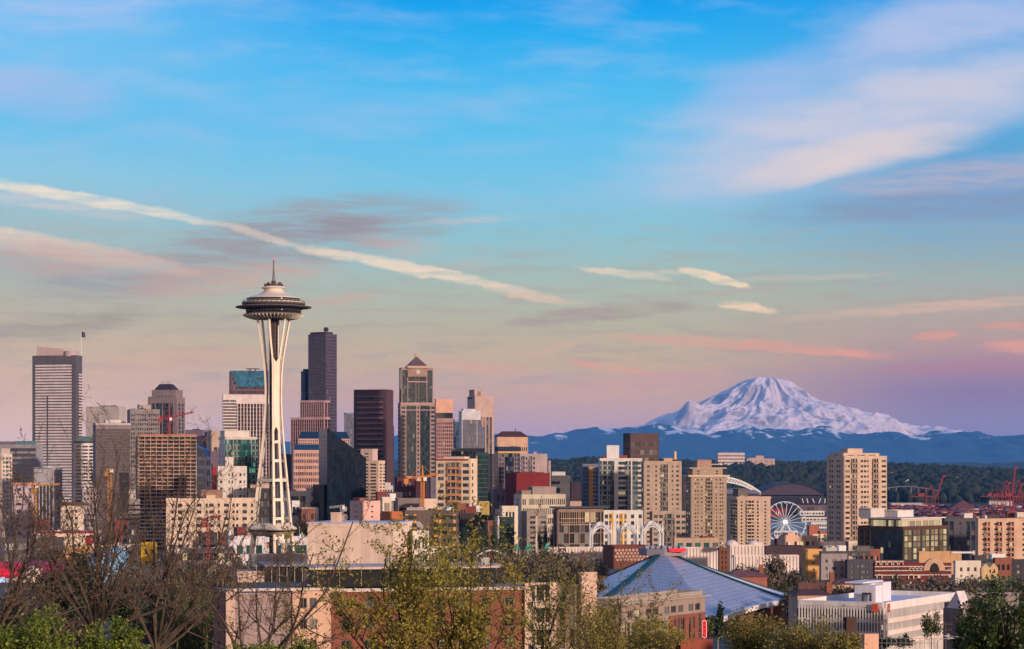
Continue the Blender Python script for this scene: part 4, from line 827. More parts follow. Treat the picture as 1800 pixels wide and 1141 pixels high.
# forested foothills with patchy snow on their crests
def hill_mat(name, snow_z, forest=(.012, .044, .10)):  # default forest tone has some blue of the distance haze painted in
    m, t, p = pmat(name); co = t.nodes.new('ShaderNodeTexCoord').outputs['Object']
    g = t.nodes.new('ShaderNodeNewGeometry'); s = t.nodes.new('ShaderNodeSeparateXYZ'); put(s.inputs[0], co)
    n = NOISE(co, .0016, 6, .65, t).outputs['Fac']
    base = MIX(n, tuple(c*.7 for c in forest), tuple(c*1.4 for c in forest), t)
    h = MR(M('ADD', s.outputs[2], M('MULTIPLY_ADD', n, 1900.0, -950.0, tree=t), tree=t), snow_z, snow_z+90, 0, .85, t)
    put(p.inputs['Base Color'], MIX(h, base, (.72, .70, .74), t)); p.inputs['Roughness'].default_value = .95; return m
def ridge_hill(name, D, depth, pts, amp, mat, nx, ny, x0, x1, sc, seed):
    xs = np.array([p_[0] for p_ in pts], float); zs = np.array([p_[1] for p_ in pts], float)
    def f(x, y):
        k = (y-D)/depth; px_ = CX+x/D*F
        top = (HY-float(np.interp(px_, xs, zs)))/F*D
        prof_ = max(0, 1-abs(k))**1.15
        return CZ-96+(top+96)*prof_*(1+amp*(ridged(x*sc+seed, y*sc, 6)-1.0)*(.6 if abs(k) < .12 else 1))+amp*420*fbm(x*sc*5, y*sc*5, 6, seed)*min(1, prof_*2)
    return tag(grid(name, lambda y: np.linspace(wx(x0, D), wx(x1, D), nx), np.linspace(D-depth, D+depth*.4, ny), f, mat, False), kind='structure')
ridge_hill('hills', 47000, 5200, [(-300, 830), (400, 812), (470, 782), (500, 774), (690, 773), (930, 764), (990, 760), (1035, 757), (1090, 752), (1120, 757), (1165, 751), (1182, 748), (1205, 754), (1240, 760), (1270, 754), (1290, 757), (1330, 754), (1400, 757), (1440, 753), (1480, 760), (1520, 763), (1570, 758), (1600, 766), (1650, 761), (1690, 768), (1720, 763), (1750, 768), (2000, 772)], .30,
    hill_mat('haze_blue_forest_snow', 830), 380, 60, -200, 2000, .00022, 4.0)
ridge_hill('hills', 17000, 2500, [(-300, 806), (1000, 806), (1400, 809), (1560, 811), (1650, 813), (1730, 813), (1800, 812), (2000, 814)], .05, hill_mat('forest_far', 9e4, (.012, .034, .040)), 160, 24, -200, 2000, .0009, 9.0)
DB = 7200.0
bpts = [(-300, 812), (700, 812), (940, 812), (1000, 806), (1040, 803), (1090, 806), (1200, 808), (1270, 807), (1320, 810), (1400, 812), (1450, 814), (1560, 816), (1600, 818), (1660, 821), (1720, 826), (1800, 828), (2000, 826)]
bxs = np.array([p_[0] for p_ in bpts], float); bzs = np.array([p_[1] for p_ in bpts], float)
def beacon(x, y):
    px_ = CX+x/DB*F; top = (HY+2-float(np.interp(px_, bxs, bzs)))/F*DB+96-26
    k = (y-DB)/2300.0 if y < DB else (y-DB)/2500
    return 4+top*max(0, 1-abs(k))**.8*(1+.12*fbm(x*.0012, y*.0012, 4))
tag(grid('hills', lambda y: np.linspace(wx(-100, DB), wx(2000, DB), 150), np.linspace(DB-2300, DB+2400, 40), beacon, wall((.022, .032, .020), .95, .4, .004)), kind='structure')
def leafmat(name, c0, c1, trans=.25, scale=.6):
    m, t, p = pmat(name); co = t.nodes.new('ShaderNodeTexCoord').outputs['Object']; oi = t.nodes.new('ShaderNodeObjectInfo')
    n = NOISE(co, scale, 3, .6, t).outputs['Fac']; g = t.nodes.new('ShaderNodeNewGeometry')
    try: f = M('MULTIPLY_ADD', g.outputs['Random Per Island'], .6, M('MULTIPLY', n, .4, tree=t), tree=t)
    except Exception: f = n
    put(p.inputs['Base Color'], MIX(f, c0, c1, t)); p.inputs['Roughness'].default_value = .6
    if trans:
        tr = t.nodes.new('ShaderNodeBsdfTranslucent'); put(tr.inputs[0], MIX(f, c0, c1, t)); mx = t.nodes.new('ShaderNodeMixShader'); mx.inputs[0].default_value = trans
        put(mx.inputs[1], p.outputs[0]); put(mx.inputs[2], tr.outputs[0]); put(t.nodes['Material Output'].inputs[0], mx.outputs[0])
    return m
rng = np.random.default_rng(11)
def forest(name, n, px0, px1, y0, y1, zf, hmin, hmax, mats):
    """conifer and broadleaf crowns that only read as one wooded mass from here"""
    V = []; Fc = []; mi = []
    for i in range(n):
        y = rng.uniform(y0, y1); x = wx(rng.uniform(px0, px1), y); z = zf(x, y)-1; h = rng.uniform(hmin, hmax); con = rng.random() < .4
        r = h*(.20 if con else rng.uniform(.4, .7)); b0 = len(V); k = 6; lv = ((.0, .5), (.18, 1), (.55, .55), (1, .03)) if con else ((0, .6), (.3, 1.05), (.6, .95), (.85, .55), (1, .08))
        for zz_, rr in lv:
            for q in range(k):
                a = 2*math.pi*q/k+rng.uniform(-.3, .3); rj = r*rr*rng.uniform(.7, 1.3); V.append((x+rj*math.cos(a), y+rj*math.sin(a), z+h*zz_+rng.uniform(-.06, .06)*h))
        for l in range(len(lv)-1):
            for q in range(k): Fc.append((b0+l*k+q, b0+l*k+(q+1) % k, b0+(l+1)*k+(q+1) % k, b0+(l+1)*k+q)); mi.append(i)
    me = nppoly(name, np.array(V), np.array(Fc), mats); mia = np.array([q % len(mats) for q in mi], dtype=np.int32); me.polygons.foreach_set('material_index', mia)
    return tag(ob(name, me), 'dark green wooded hillside beyond the stadium and port', 'forest', kind='stuff')
FM = [flat((.010, .019, .013), .9), flat((.013, .022, .014), .9), flat((.009, .017, .013), .9), flat((.019, .023, .015), .9), flat((.012, .021, .015), .9)]
forest('forest', 6500, 930, 1840, DB-2050, DB+250, beacon, 12, 34, FM)
def house(name, label, x, y, z, w, d, h, col, rc, group=None, rz=0.0, cat='house'):
    r = thing(name, label, cat, (x, y, z), rz, group); m = MB(); m.box(0, w, 0, d, 0, h); m.hull([(0, 0, h), (w, 0, h), (w/2, 0, h+w*.3)], [(0, d, h), (w, d, h), (w/2, d, h+w*.3)]); m.build('wall', wall(rgb(*col)), r)
    m = MB(); m.hull([(-.4, -.4, h), (w/2, -.4, h+w*.3+.2), (w/2, -.4, h+w*.3+.5), (-.4, -.4, h+.3)], [(-.4, d+.4, h), (w/2, d+.4, h+w*.3+.2), (w/2, d+.4, h+w*.3+.5), (-.4, d+.4, h+.3)])
    m.hull([(w+.4, -.4, h), (w/2, -.4, h+w*.3+.2), (w/2, -.4, h+w*.3+.5), (w+.4, -.4, h+.3)], [(w+.4, d+.4, h), (w/2, d+.4, h+w*.3+.2), (w/2, d+.4, h+w*.3+.5), (w+.4, d+.4, h+.3)]); m.build('roof', wall(rgb(*rc)), r)
    return r
h0 = None
for i in range(44):
    y = DB-rng.uniform(150, 1700); px_ = rng.uniform(960, 1450) if i % 3 else rng.uniform(1560, 1790); x = wx(px_, y); z = beacon(x, y)+rng.uniform(6, 14); rz = rng.uniform(-.5, .5); s = rng.uniform(.5, 1.1)
    if h0 is None: h0 = house('house', 'tiny pale gabled house among the trees of the wooded hillside', x, y, z, 12, 12, 8, (226, 214, 206), (120, 100, 96), 'houses scattered over the wooded hillside', rz)
    else: copy_thing(h0, (x, y, z), rz, sc=(s, s, s))
bld('hospital', 'long white stepped hospital block on the wooded ridge', (1258, 1262, 1309), 797, 6700, fr=('h', 4, .4, 3), wallc=(220, 196, 192), g=GS, t=-0.5+4, units=2, base=822, tiers=[dict(f=(.05, .98, .2, .8), y=796)])
bld('hospital', 'tan hipped institutional block right of the white hospital on the ridge', (1309, 1313, 1362), 807, 6750, fr=('.n.n.n.n.n.', 4, .4, 3), wallc=(196, 164, 152), g=GS, t=4, units=0, base=822, tiers=[dict(f=(.34, .62, .2, .8), y=801.5), dict(f=(.1, .34, .2, .8), y=805)])
# ================================================================== observation tower
D = 1350.0; S = D/F; TX = wx(481, D); TG = wz(1004, D)
tw = thing('observation_tower', 'cream observation tower with flying saucer top on three hourglass legs', 'tower', (TX, D, TG))
Zt = lambda py: wz(py, D)-TG
def TP(n): return [q for q in tw.children if q.name.startswith(n)][0]
cream_m = wall(rgb(242, 222, 200, .9), .55, .10, .15, streaks=.06); cream2 = wall(rgb(226, 208, 190, .86), .55, .1, .3); dkm = wall(rgb(70, 60, 56), .5); gtw = gl((.015, .016, .022), .05, .1)
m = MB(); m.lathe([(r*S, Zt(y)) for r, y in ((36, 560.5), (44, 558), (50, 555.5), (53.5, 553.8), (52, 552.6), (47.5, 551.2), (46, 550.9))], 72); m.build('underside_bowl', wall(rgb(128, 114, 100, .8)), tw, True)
m = MB()
for k in range(48):
    a = 2*math.pi*k/48; ca, sa = math.cos(a), math.sin(a); P = []
    for r, y in ((37, 561.1), (44.3, 558.7), (50.5, 556.2), (53.9, 554.2)): P.append((r*S*ca, r*S*sa, Zt(y)))
    m.tube(P, [.30, .42, .45, .3], 4)
m.build('sunburst_rib', wall(rgb(240, 226, 206, .86)), TP('underside_bowl'))
m = MB(); m.lathe([(r*S, Zt(y)) for r, y in ((45.5, 550.9), (47.3, 550.8), (48.6, 543.3), (46, 543.2))], 72); o = m.build('restaurant_window', gl((.010, .010, .016), .0, .0, cells=False), tw, True)
m = MB()
for k in range(48):
    a = 2*math.pi*k/48; m.bar((47.4*S*math.cos(a), 47.4*S*math.sin(a), Zt(550.7)), (48.7*S*math.cos(a), 48.7*S*math.sin(a), Zt(543.4)), .28)
m.build('mullion', dkm, TP('restaurant_window'))
m = MB(); m.lathe([(r*S, Zt(y)) for r, y in ((47, 543), (56, 541.8), (66.5, 540.6), (67, 539.9), (66, 539.3), (60, 538.4), (55, 537.6), (50, 537.4))], 80); m.build('halo_ring', wall(rgb(110, 98, 96, .8)), tw, True)
m = MB()
for k in range(48):
    a = 2*math.pi*(k+.5)/48; m.bar((50*S*math.cos(a), 50*S*math.sin(a), Zt(542.4)), (66*S*math.cos(a), 66*S*math.sin(a), Zt(540.9)), .35)
m.build('halo_spoke', wall(rgb(140, 126, 120, .8)), TP('halo_ring'))
m = MB(); m.lathe([(r*S, Zt(y)) for r, y in ((48, 537.4), (53, 537), (56, 535), (55, 534), (48, 533.8))], 72); m.build('deck_band', wall(rgb(92, 80, 78, .8)), tw, True)
m = MB(); m.lathe([(r*S, Zt(y)) for r, y in ((47, 533.7), (54.5, 533.4), (55, 531.6), (53, 531.3), (47, 531.2))], 72); m.build('deck_flange', cream2, tw, True)
m = MB()
for k in range(40):
    a = 2*math.pi*k/40; m.bar((54.8*S*math.cos(a), 54.8*S*math.sin(a), Zt(533.2)), (55.2*S*math.cos(a+.07), 55.2*S*math.sin(a+.07), Zt(531.7)), .3)
m.build('flange_slot', dkm, TP('deck_flange'))
m = MB(); m.lathe([(r*S, Zt(y)) for r, y in ((44, 531.2), (45.5, 531.1), (47.5, 525.2), (44, 525.1))], 72); m.build('observation_window', gl((.02, .018, .02), .0, .0, cells=False), tw, True)
m = MB()
for k in range(64):
    a = 2*math.pi*k/64; m.bar((53.2*S*math.cos(a), 53.2*S*math.sin(a), Zt(531.3)), (53.8*S*math.cos(a), 53.8*S*math.sin(a), Zt(528.6)), .14)
for y in (528.6, 530):
    P = [(53.6*S*math.cos(2*math.pi*k/48), 53.6*S*math.sin(2*math.pi*k/48), Zt(y)) for k in range(49)]; m.tube(P, .1, 4)
m.build('deck_railing', wall(rgb(150, 136, 130, .8)), TP('deck_flange'))
m = MB(); m.lathe([(r*S, Zt(y)) for r, y in ((46, 525.4), (48.2, 525.2), (47.6, 524.2), (41, 522.4), (33, 520), (26, 517.4), (21, 514.9), (18, 512.3), (16.6, 509.8), (16.5, 508.6), (17.6, 507.6), (21.8, 506.9), (22.2, 506.4), (19.5, 505.4), (17.3, 504.2), (17.2, 503.8), (3, 503.5))], 72)
m.build('saucer_roof', cream2, tw, True)
m = MB(); m.lathe([(r*S, Zt(y)) for r, y in ((16.4, 503.7), (16.8, 500.2), (16.2, 500.1), (16, 503.2))], 48)
for k in range(30):
    a = 2*math.pi*k/30; m.bar((16*S*math.cos(a), 16*S*math.sin(a), Zt(500.2)), (16*S*math.cos(a), 16*S*math.sin(a), Zt(498.6)), .18)
for q in ((9, 2), (-8, -6), (-11, 4), (12, -3)): m.box(q[0]*S-.5, q[0]*S+.5, q[1]*S-.5, q[1]*S+.5, Zt(503), Zt(496.5))
m.build('roof_railing', dkm, TP('saucer_roof'))
m = MB(); m.lathe([(4.2*S, Zt(503)), (4.2*S, Zt(494.2)), (3.2*S, Zt(494))], 12); m.build('mast_base', dkm, tw)
m = MB()
for k in range(3):
    a = 2*math.pi*k/3+.4; m.tube([(2.5*S*math.cos(a), 2.5*S*math.sin(a), Zt(494)), (.5*S*math.cos(a), .5*S*math.sin(a), Zt(470)), (.15, 0, Zt(456))], [.25, .25, .25], 5)
for q in range(8): r_ = (2.5-q*.26)*S; y = 493-q*3.2; m.lathe([(r_, Zt(y)), (r_+.05, Zt(y-.4))], 3)
m.tube([(0, 0, Zt(476)), (0, 0, Zt(456.5))], [.45, .4], 8)
m.build('antenna', wall(rgb(130, 122, 120, .8)), tw)
m = MB(); m.lathe([(.3, Zt(456.6)), (.55, Zt(456)), (.55, Zt(454.6)), (.2, Zt(454))], 10); m.build('beacon_light', flat((.8, .03, .05), emit=(1, .06, .1), es=1.2), TP('antenna'))
RY = [(558, 25.5), (580, 22.2), (600, 19.6), (620, 17.2), (640, 15.3), (660, 13.9), (680, 13.0), (700, 12.9), (720, 13.6), (745, 15.2), (770, 17.4), (800, 20.4), (843, 25.6), (880, 29.5), (920, 33.8), (960, 38), (1004, 43)]
SY = [(558, 14.6), (580, 12.4), (600, 10.2), (618, 7.9), (630, 6.3), (640, 5.5), (660, 5.0), (700, 4.7), (745, 4.9), (800, 5.7), (850, 6.6), (920, 7.6), (1004, 8.7)]
def tri(y, T): return float(np.interp(y, [q[0] for q in T], [q[1] for q in T]))
ang0 = -90+20.0        # front right leg, seen from the camera
for k in range(3):
    a = R(ang0+120*k); rv = Vector((math.cos(a), math.sin(a), 0)); tv = Vector((-math.sin(a), math.cos(a), 0))
    for s_ in (-1, 1):
        m = MB(); rings = []
        for y in list(range(558, 1005, 12))+[1004]:
            c = rv*tri(y, RY)*S+tv*s_*tri(y, SY)*S; wt_ = .52+.33*max(0, (y-700)/300); wr = .52+.26*max(0, (y-700)/300)
            rings.append([tuple(c+tv*i*wt_+rv*j*wr+Vector((0, 0, Zt(y)))) for i, j in ((-1, -1), (1, -1), (1, 1), (-1, 1))])
        for i in range(len(rings)-1): m.hull(rings[i+1], rings[i])
        m.build('leg', cream_m, tw)
    m = MB(); prev = None
    for y in range(637, 752, 6):                      # web joining a pair at the waist
        c = rv*tri(y, RY)*S; hw = tri(y, SY)*S-.5
        ring = [tuple(c+tv*i*hw+rv*j*.8+Vector((0, 0, Zt(y)))) for i, j in ((-1, -1), (1, -1), (1, 1), (-1, 1))]
        if prev: m.hull(ring, prev)
        prev = ring
    for (yy0, yy1, n_) in ((637, 626, 8), (750, 762, 8)):   # curved ends of the web
        for side_ in (-1, 1):
            for q in range(n_):
                ya, yb = yy0+(yy1-yy0)*q/n_, yy0+(yy1-yy0)*(q+1)/n_
                ca, cb = rv*tri(ya, RY)*S, rv*tri(yb, RY)*S
                fa, fb = (1-q/n_)**2, (1-(q+1)/n_)**2; ha, hb = tri(ya, SY)*S-.4, tri(yb, SY)*S-.4
                A = [tuple(ca+tv*side_*i+rv*j*.8+Vector((0, 0, Zt(ya)))) for i, j in ((ha*(1-fa), -1), (ha, -1), (ha, 1), (ha*(1-fa), 1))]
                Bq = [tuple(cb+tv*side_*i+rv*j*.8+Vector((0, 0, Zt(yb)))) for i, j in ((hb*(1-fb), -1), (hb, -1), (hb, 1), (hb*(1-fb), 1))]
                m.hull(A, Bq)
    m.build('waist_web', cream_m, tw)
    for y in (777, 810, 844, 878, 911, 945):
        c = rv*tri(y, RY)*S+Vector((0, 0, Zt(y))); hw = tri(y, SY)*S-.7
        m = MB(); m.hull([tuple(c+tv*i*hw+rv*j*.7+Vector((0, 0, -.85))) for i, j in ((-1, -1), (1, -1), (1, 1), (-1, 1))], [tuple(c+tv*i*hw+rv*j*.7+Vector((0, 0, .85))) for i, j in ((-1, -1), (1, -1), (1, 1), (-1, 1))]); m.build('crossbeam', cream_m, tw)
for k in range(3):                                    # ring beam between neighbouring pairs
    a, c_ = R(ang0+120*k), R(ang0+120*(k+1)); y = 844; r = tri(y, RY)*S; h = tri(y, SY)*S
    P = Vector((r*math.cos(a)-h*math.sin(a), r*math.sin(a)+h*math.cos(a), Zt(y))); Q = Vector((r*math.cos(c_)+h*math.sin(c_), r*math.sin(c_)-h*math.cos(c_), Zt(y)))
    m = MB(); m.bar(P, Q, 1.9); rbm = m.build('ring_beam', cream_m, tw)
    m = MB(); m.bar(P+Vector((0, 0, 1.6)), Q+Vector((0, 0, 1.6)), .4); m.build('ring_rail', wall(rgb(170, 130, 116, .8)), rbm)
m = MB(); m.lathe([(2.25, 0), (2.25, Zt(560))], 6); m.build('elevator_core', wall(rgb(66, 54, 50, .8)), tw)
m = MB(); hx = [(2.4*math.cos(R(60*k)), 2.4*math.sin(R(60*k))) for k in range(6)]
for k in range(6): m.bar((hx[k][0], hx[k][1], 0), (hx[k][0], hx[k][1], Zt(560)), .3)
for q in range(58):
    z = q*2.55
    for k in range(6):
        A, Bq = hx[k], hx[(k+1) % 6]; m.bar((A[0], A[1], z), (Bq[0], Bq[1], z), .16); m.bar((A[0], A[1], z), (Bq[0], Bq[1], z+2.55), .12)
m.build('core_lattice', wall(rgb(134, 116, 106, .8)), TP('elevator_core'))
for (dxp, y) in ((-1.5, 958),):
    m = MB(); m.box(-2.9-1.0, -2.5, -2.2, .4, Zt(964), Zt(953)); m.build('elevator_cab', wall(rgb(196, 150, 104, .8)), TP('elevator_core'))
m = MB()
for s_ in (-1, 1): m.bar((s_*3.3, -.6, Zt(700)), (s_*3.3, -.6, Zt(562)), .14)
for q in range(26): z = Zt(700)+q*1.85; m.bar((-3.3, -.6, z), (-2.3, -.5, z), .1); m.bar((3.3, -.6, z), (2.3, -.5, z), .1)
m.build('stair_rail', dkm, tw)
def trilobe(r, n=48, c=.16): return [(r*(1+c*math.cos(3*(2*math.pi*k/n-R(ang0))))*math.cos(2*math.pi*k/n), r*(1+c*math.cos(3*(2*math.pi*k/n-R(ang0))))*math.sin(2*math.pi*k/n)) for k in range(n)]
def lobes(m, rows, mi=0):
    for (r0, y0), (r1, y1) in zip(rows[:-1], rows[1:]): m.hull([(p_[0], p_[1], Zt(y0)) for p_ in trilobe(r0*S)], [(p_[0], p_[1], Zt(y1)) for p_ in trilobe(r1*S)], mi)
m = MB(); lobes(m, [(28, 942), (38, 936.5), (40.5, 934.6)]); lobes(m, [(41.5, 931.0), (42.2, 929.0), (39, 926.8), (28, 919.5)]); m.build('lower_deck', wall(rgb(236, 214, 190, .86)), tw)
m = MB(); lobes(m, [(39.5, 934.6), (40, 931.0)]); m.build('lower_deck_window', gl((.02, .02, .024), 0, .0, cells=False), TP('lower_deck'))
# ================================================================== museum of coloured metal shells
ms = thing('museum', 'museum of bulging metal shells in magenta, pale gold and sky blue', 'building', (wx(110, 1180), 1180, gz(wx(110, 1180), 1180)))
def blob(name, px, py, rx_, ry_, rz_, col, seed, D=1180, metal=.15):
    V = []; Fc = []; n, k = 26, 18
    for i in range(k+1):
        ph = math.pi*i/k-math.pi/2
        for j in range(n):
            th = 2*math.pi*j/n; v = Vector((math.cos(ph)*math.cos(th), math.cos(ph)*math.sin(th), math.sin(ph)))
            s_ = 1+.22*mn.noise(v*1.3+Vector((seed, 0, 0)))+.1*mn.noise(v*3+Vector((0, seed, 0)))
            V.append((v.x*rx_*s_, v.y*ry_*s_, v.z*rz_*s_))
    for i in range(k):
        for j in range(n): Fc.append((i*n+j, i*n+(j+1) % n, (i+1)*n+(j+1) % n, (i+1)*n+j))
    o = ob(name, nppoly(name, np.array(V), np.array(Fc), flat(col, .35, metal), True), ms); o.location = (wx(px, D)-ms.location.x, 0, wz(py, D)-ms.location.z); return o
blob('pale_gold_shell', 58, 1026, 17, 12, 11, rgb(230, 206, 180), 2.0); blob('sky_blue_shell', 192, 1003, 13, 11, 12, rgb(130, 190, 226), 5.0); blob('magenta_shell', 95, 1008, 20, 10, 7, rgb(170, 20, 80), 8.0, 1195); blob('red_shell', 12, 1004, 20, 10, 6, rgb(214, 30, 66), 3.0, 1195); blob('pale_blue_shell', 0, 1024, 10, 10, 9, rgb(150, 190, 232), 4.0, 1175)
bld('building', 'long white building with concrete fins left of the needle legs', (300, 302, 412), 968, 1400, fr=('.W'*12+'.', 2, .6, .6), wallc=(228, 208, 192), g=gl((.03, .03, .03), .03, .2), t=9, units=6, base=1010)
bld('building', 'white low building with dark green windows behind the needle base', (408, 410, 545), 948, 1420, fr=('_W_W_W__WW_W_WW_', 2, .55, 2), wallc=(226, 216, 220), g=gl((.006, .07, .055), .0, .1), t=8, units=7, base=1010)
bld('building', 'white long hall beyond the bare trees left of yellow shop', (155, 157, 250), 962, 1450, fr=('_n_n_n_n_n', 2, .4, 1), wallc=(222, 212, 210), g=GD, t=10, units=4)
bld('shop', 'bright yellow shop block behind the bare branches', (246, 248, 276), 958, 1440, fr=('_n_n_', 2, .4, 1), wallc=(240, 190, 40), g=GD, t=10, units=0)
bld('building', 'white building edged with dark red trim behind bare branches', (66, 72, 166), 938, 1420, fr=('_O____O', 1, .5, 1.4), wallc=(228, 204, 180), acc=(150, 34, 44), t=12, units=2, tiers=[dict(f=(-.01, 1.01, -.02, 1.02), y=934.5, c=(150, 34, 44), n='red_cornice', cap=False)])
bld('building', 'low tan brick block under the red trimmed building', (110, 114, 205), 965, 1330, fr=('_n_n_n_n_', 2, .4, .8), wallc=(206, 156, 108), g=GD, t=12, units=2)
bld('apartment_building', 'dark apartment row with white window bays at the left edge', (-10, 0, 112), 950, 1360, fr=('_W_W__W_W_', 3, .6, .8), wallc=(82, 78, 84), acc=(210, 196, 190), g=gl((.2, .19, .18), .02, .4), t=13, units=2)
bld('apartment_tower', 'white windowed block with brown roof behind bare branches', (104, 107, 148), 892, 1600, fr=('_n.n.n._', 8, .45, .8), wallc=(230, 206, 184), g=GD, t=12, units=0, tiers=[dict(f=(-.02, 1.0, 0, 1), y=884, c=(104, 76, 72))])
bld('apartment_tower', 'lilac concrete block with small square windows left of the ribbed tower', (142, 145, 170), 862, 1750, fr=('.n.n.n.n.', 12, .45, .8), wallc=(176, 158, 158), g=GD, t=12, units=1)
bld('office_building', 'grey banded office block behind bare branches right of ribbed tower', (206, 210, 246), 880, 1650, fr=('h', 12, .42, 2), wallc=(160, 148, 148), g=GD, t=12, units=1, tiers=[dict(f=(.1, .8, .1, .8), y=862, c=(196, 184, 180)), dict(f=(.0, .45, -.1, .05), y0=900, y=834, c=(40, 42, 52), n='dark_shaft')])
bld('building', 'lilac block with tiny windows left of brown striped tower', (18, 22, 62), 853, 1850, fr=('_nn__n_', 9, .4, 1), wallc=(196, 172, 182), g=GD, t=12, units=1, tiers=[dict(f=(-.05, 1.05, -.05, 1.05), y=848.5, c=(204, 138, 104), n='orange_cornice', cap=False)])
# ================================================================== arches
def lacy_arch(label, px, w, ytop, ybot, D):
    H_ = (ybot-ytop)*D/F; hw = w*D/F/2; zb_ = wz(ybot, D)
    r = thing('lacy_arch', label, 'arch', (wx(px, D), D+hw, zb_)); 
    for s1 in (-1, 1):
        for s2 in (-1, 1):
            m = MB()
            for off in (0, .2, .42):
                P = []
                for k in range(13):
                    f = k/12; zf = f; sp = 1.0 if f < .62 else 1-.96*((f-.62)/.38)**1.7
                    P.append((s1*hw*sp*(1-off*.55), s2*hw*sp*(1-off*.55), H_*f*(1-off*.16)))
                m.tube(P, .27 if off == 0 else .21, 5)
            for k in range(7):
                z = H_*.085*k+.5; m.bar((s1*hw, s2*hw, z), (s1*hw*.77, s2*hw*.77, z+1.1), .17); m.bar((s1*hw*.89, s2*hw*.89, z+.4), (s1*hw*.77, s2*hw*.77, z+1.1), .1)
            m.build('leg', white_m, r)
    m = MB()
    for q in range(4):
        a = math.pi/2*q; c_, s_ = math.cos(a), math.sin(a)
        for off, rr in ((0, .26), (.13, .2), (.28, .27)):
            P = []
            for k in range(17):
                u = -1+2*k/16; w_ = hw*(1-off*.9); zz_ = H_*(.60+(.36-off*.30)*(1-abs(u)**(1.45 if off == 0 else 2.0))-off*.25)
                P.append((u*w_*c_+hw*s_, u*w_*s_-hw*c_, zz_))
            if off > .2: P = [(P[0][0], P[0][1], 0)]+P+[(P[-1][0], P[-1][1], 0)]
            m.tube(P, rr, 5)
        for k in range(9):
            u = -.85+1.7*k/8; z0_ = H_*(.60+.36*(1-abs(u)**1.1)); w_ = hw*.77; z1_ = H_*(.60+.282*(1-abs(u)**1.7)-.065)
            m.bar((u*hw*c_+hw*s_, u*hw*s_-hw*c_, z0_), (u*w_*c_+hw*s_, u*w_*s_-hw*c_, z1_), .11)
    m.build('tracery', white_m, r)
lacy_arch('white lacy gothic arch, leftmost of the three, over fluted wall', 1056, 38, 918, 968, 1140)
lacy_arch('white lacy gothic arch, middle and slimmest of three', 1103, 34, 919, 966, 1165)
lacy_arch('white lacy gothic arch, rightmost, above the pyramid roof apex', 1147, 37, 916, 964, 1140)
# ================================================================== arena with pyramid roof
D = 800.0
ar = thing('arena', 'arena with a huge sagging pyramid roof of pale blue panels and teal ridges', 'building', (wx(1190, D), D+10, gz(wx(1190, D), D)))
def P3(px, py, Dd): return Vector((wx(px, Dd), Dd, wz(py, Dd)))-ar.location
AP = P3(1166, 969, 830); RL = P3(1046, 1066, 760); RR = P3(1392, 1056, 800); Q1 = P3(1262, 1092, 715); RB = P3(1180, 1010, 900); LB = P3(958, 1055, 850); RRB = P3(1460, 1068, 880)
def patch(m, A, B_, C, sag, n=24, D4=None, mi=0):
    """surface swept from the apex A to the eave B - D4 - C"""
    V = []
    for i in range(n+1):
        f = i/n
        for j in range(n+1):
            g = j/n; e = (B_.lerp(D4, g*2) if g < .5 else D4.lerp(C, g*2-1)) if D4 is not None else B_.lerp(C, g)
            p_ = A.lerp(e, f); p_.z -= sag*math.sin(math.pi*f)*1.0; V.append(p_)
    b0 = len(m.v); m.v += [tuple(v) for v in V]
    for i in range(n):
        for j in range(n): q = b0+i*(n+1)+j; m.f.append((q, q+1, q+n+2, q+n+1)); m.m.append(mi); m.uv[len(m.f)-1] = [(j/n*46, i/n*20), ((j+1)/n*46, i/n*20), ((j+1)/n*46, (i+1)/n*20), (j/n*46, (i+1)/n*20)]
def panel_mat():
    m, t, p = pmat('roof_panel'); u = t.nodes.new('ShaderNodeUVMap').outputs[0]; s = t.nodes.new('ShaderNodeSeparateXYZ'); put(s.inputs[0], u)
    fx = M('FRACT', s.outputs[0], tree=t); fy = M('FRACT', s.outputs[1], tree=t)
    ln = M('MAXIMUM', M('GREATER_THAN', fx, .72, tree=t), M('MULTIPLY', M('GREATER_THAN', fy, .80, tree=t), .8, tree=t), tree=t)
    n = NOISE(u, .35, 5, .6, t).outputs['Fac']; wn_ = t.nodes.new('ShaderNodeTexWhiteNoise'); fl = t.nodes.new('ShaderNodeVectorMath'); fl.operation = 'FLOOR'; put(fl.inputs[0], u); put(wn_.inputs['Vector'], fl.outputs[0])
    c = MIX(MR(n, .3, .7, 0, 1, t), (.31, .31, .38), (.41, .40, .46), t); c = MIX(M('MULTIPLY', wn_.outputs['Value'], .3, tree=t), c, (.26, .27, .34), t)
    put(p.inputs['Base Color'], MIX(M('MULTIPLY', ln, .75, tree=t), c, (.15, .16, .22), t)); p.inputs['Roughness'].default_value = .45; return m
PMt = panel_mat(); wroof = wall(rgb(240, 226, 222, .9), .6)
m = MB(); patch(m, AP, RL, RR, .8, 30, Q1); m.build('front_roof', PMt, ar, True)
m = MB(); patch(m, AP, LB, RL, .8, 20); m.build('left_roof', wroof, ar, True)
m = MB(); patch(m, AP, RR, RRB, .8, 20); patch(m, AP, RRB, RB, .8, 14); patch(m, AP, RB, LB, .8, 14); m.build('back_roof', wroof, ar, True)
def ridge(A, B_, w, sag, mat, name='ridge_beam', up=.7):
    m = MB(); prev = None; side_ = (B_-A).cross(Vector((0, 0, 1))).normalized()
    for k in range(25):
        f = k/24; p_ = A.lerp(B_, f); p_.z -= sag*math.sin(math.pi*f); ww_ = w*(.75+.5*f)
        ring = [tuple(p_+side_*ww_+Vector((0, 0, -.6))), tuple(p_-side_*ww_+Vector((0, 0, -.6))), tuple(p_-side_*ww_+Vector((0, 0, up))), tuple(p_+side_*ww_+Vector((0, 0, up)))]
        if prev: m.hull(prev, ring)
        prev = ring
    return m.build(name, mat, ar)
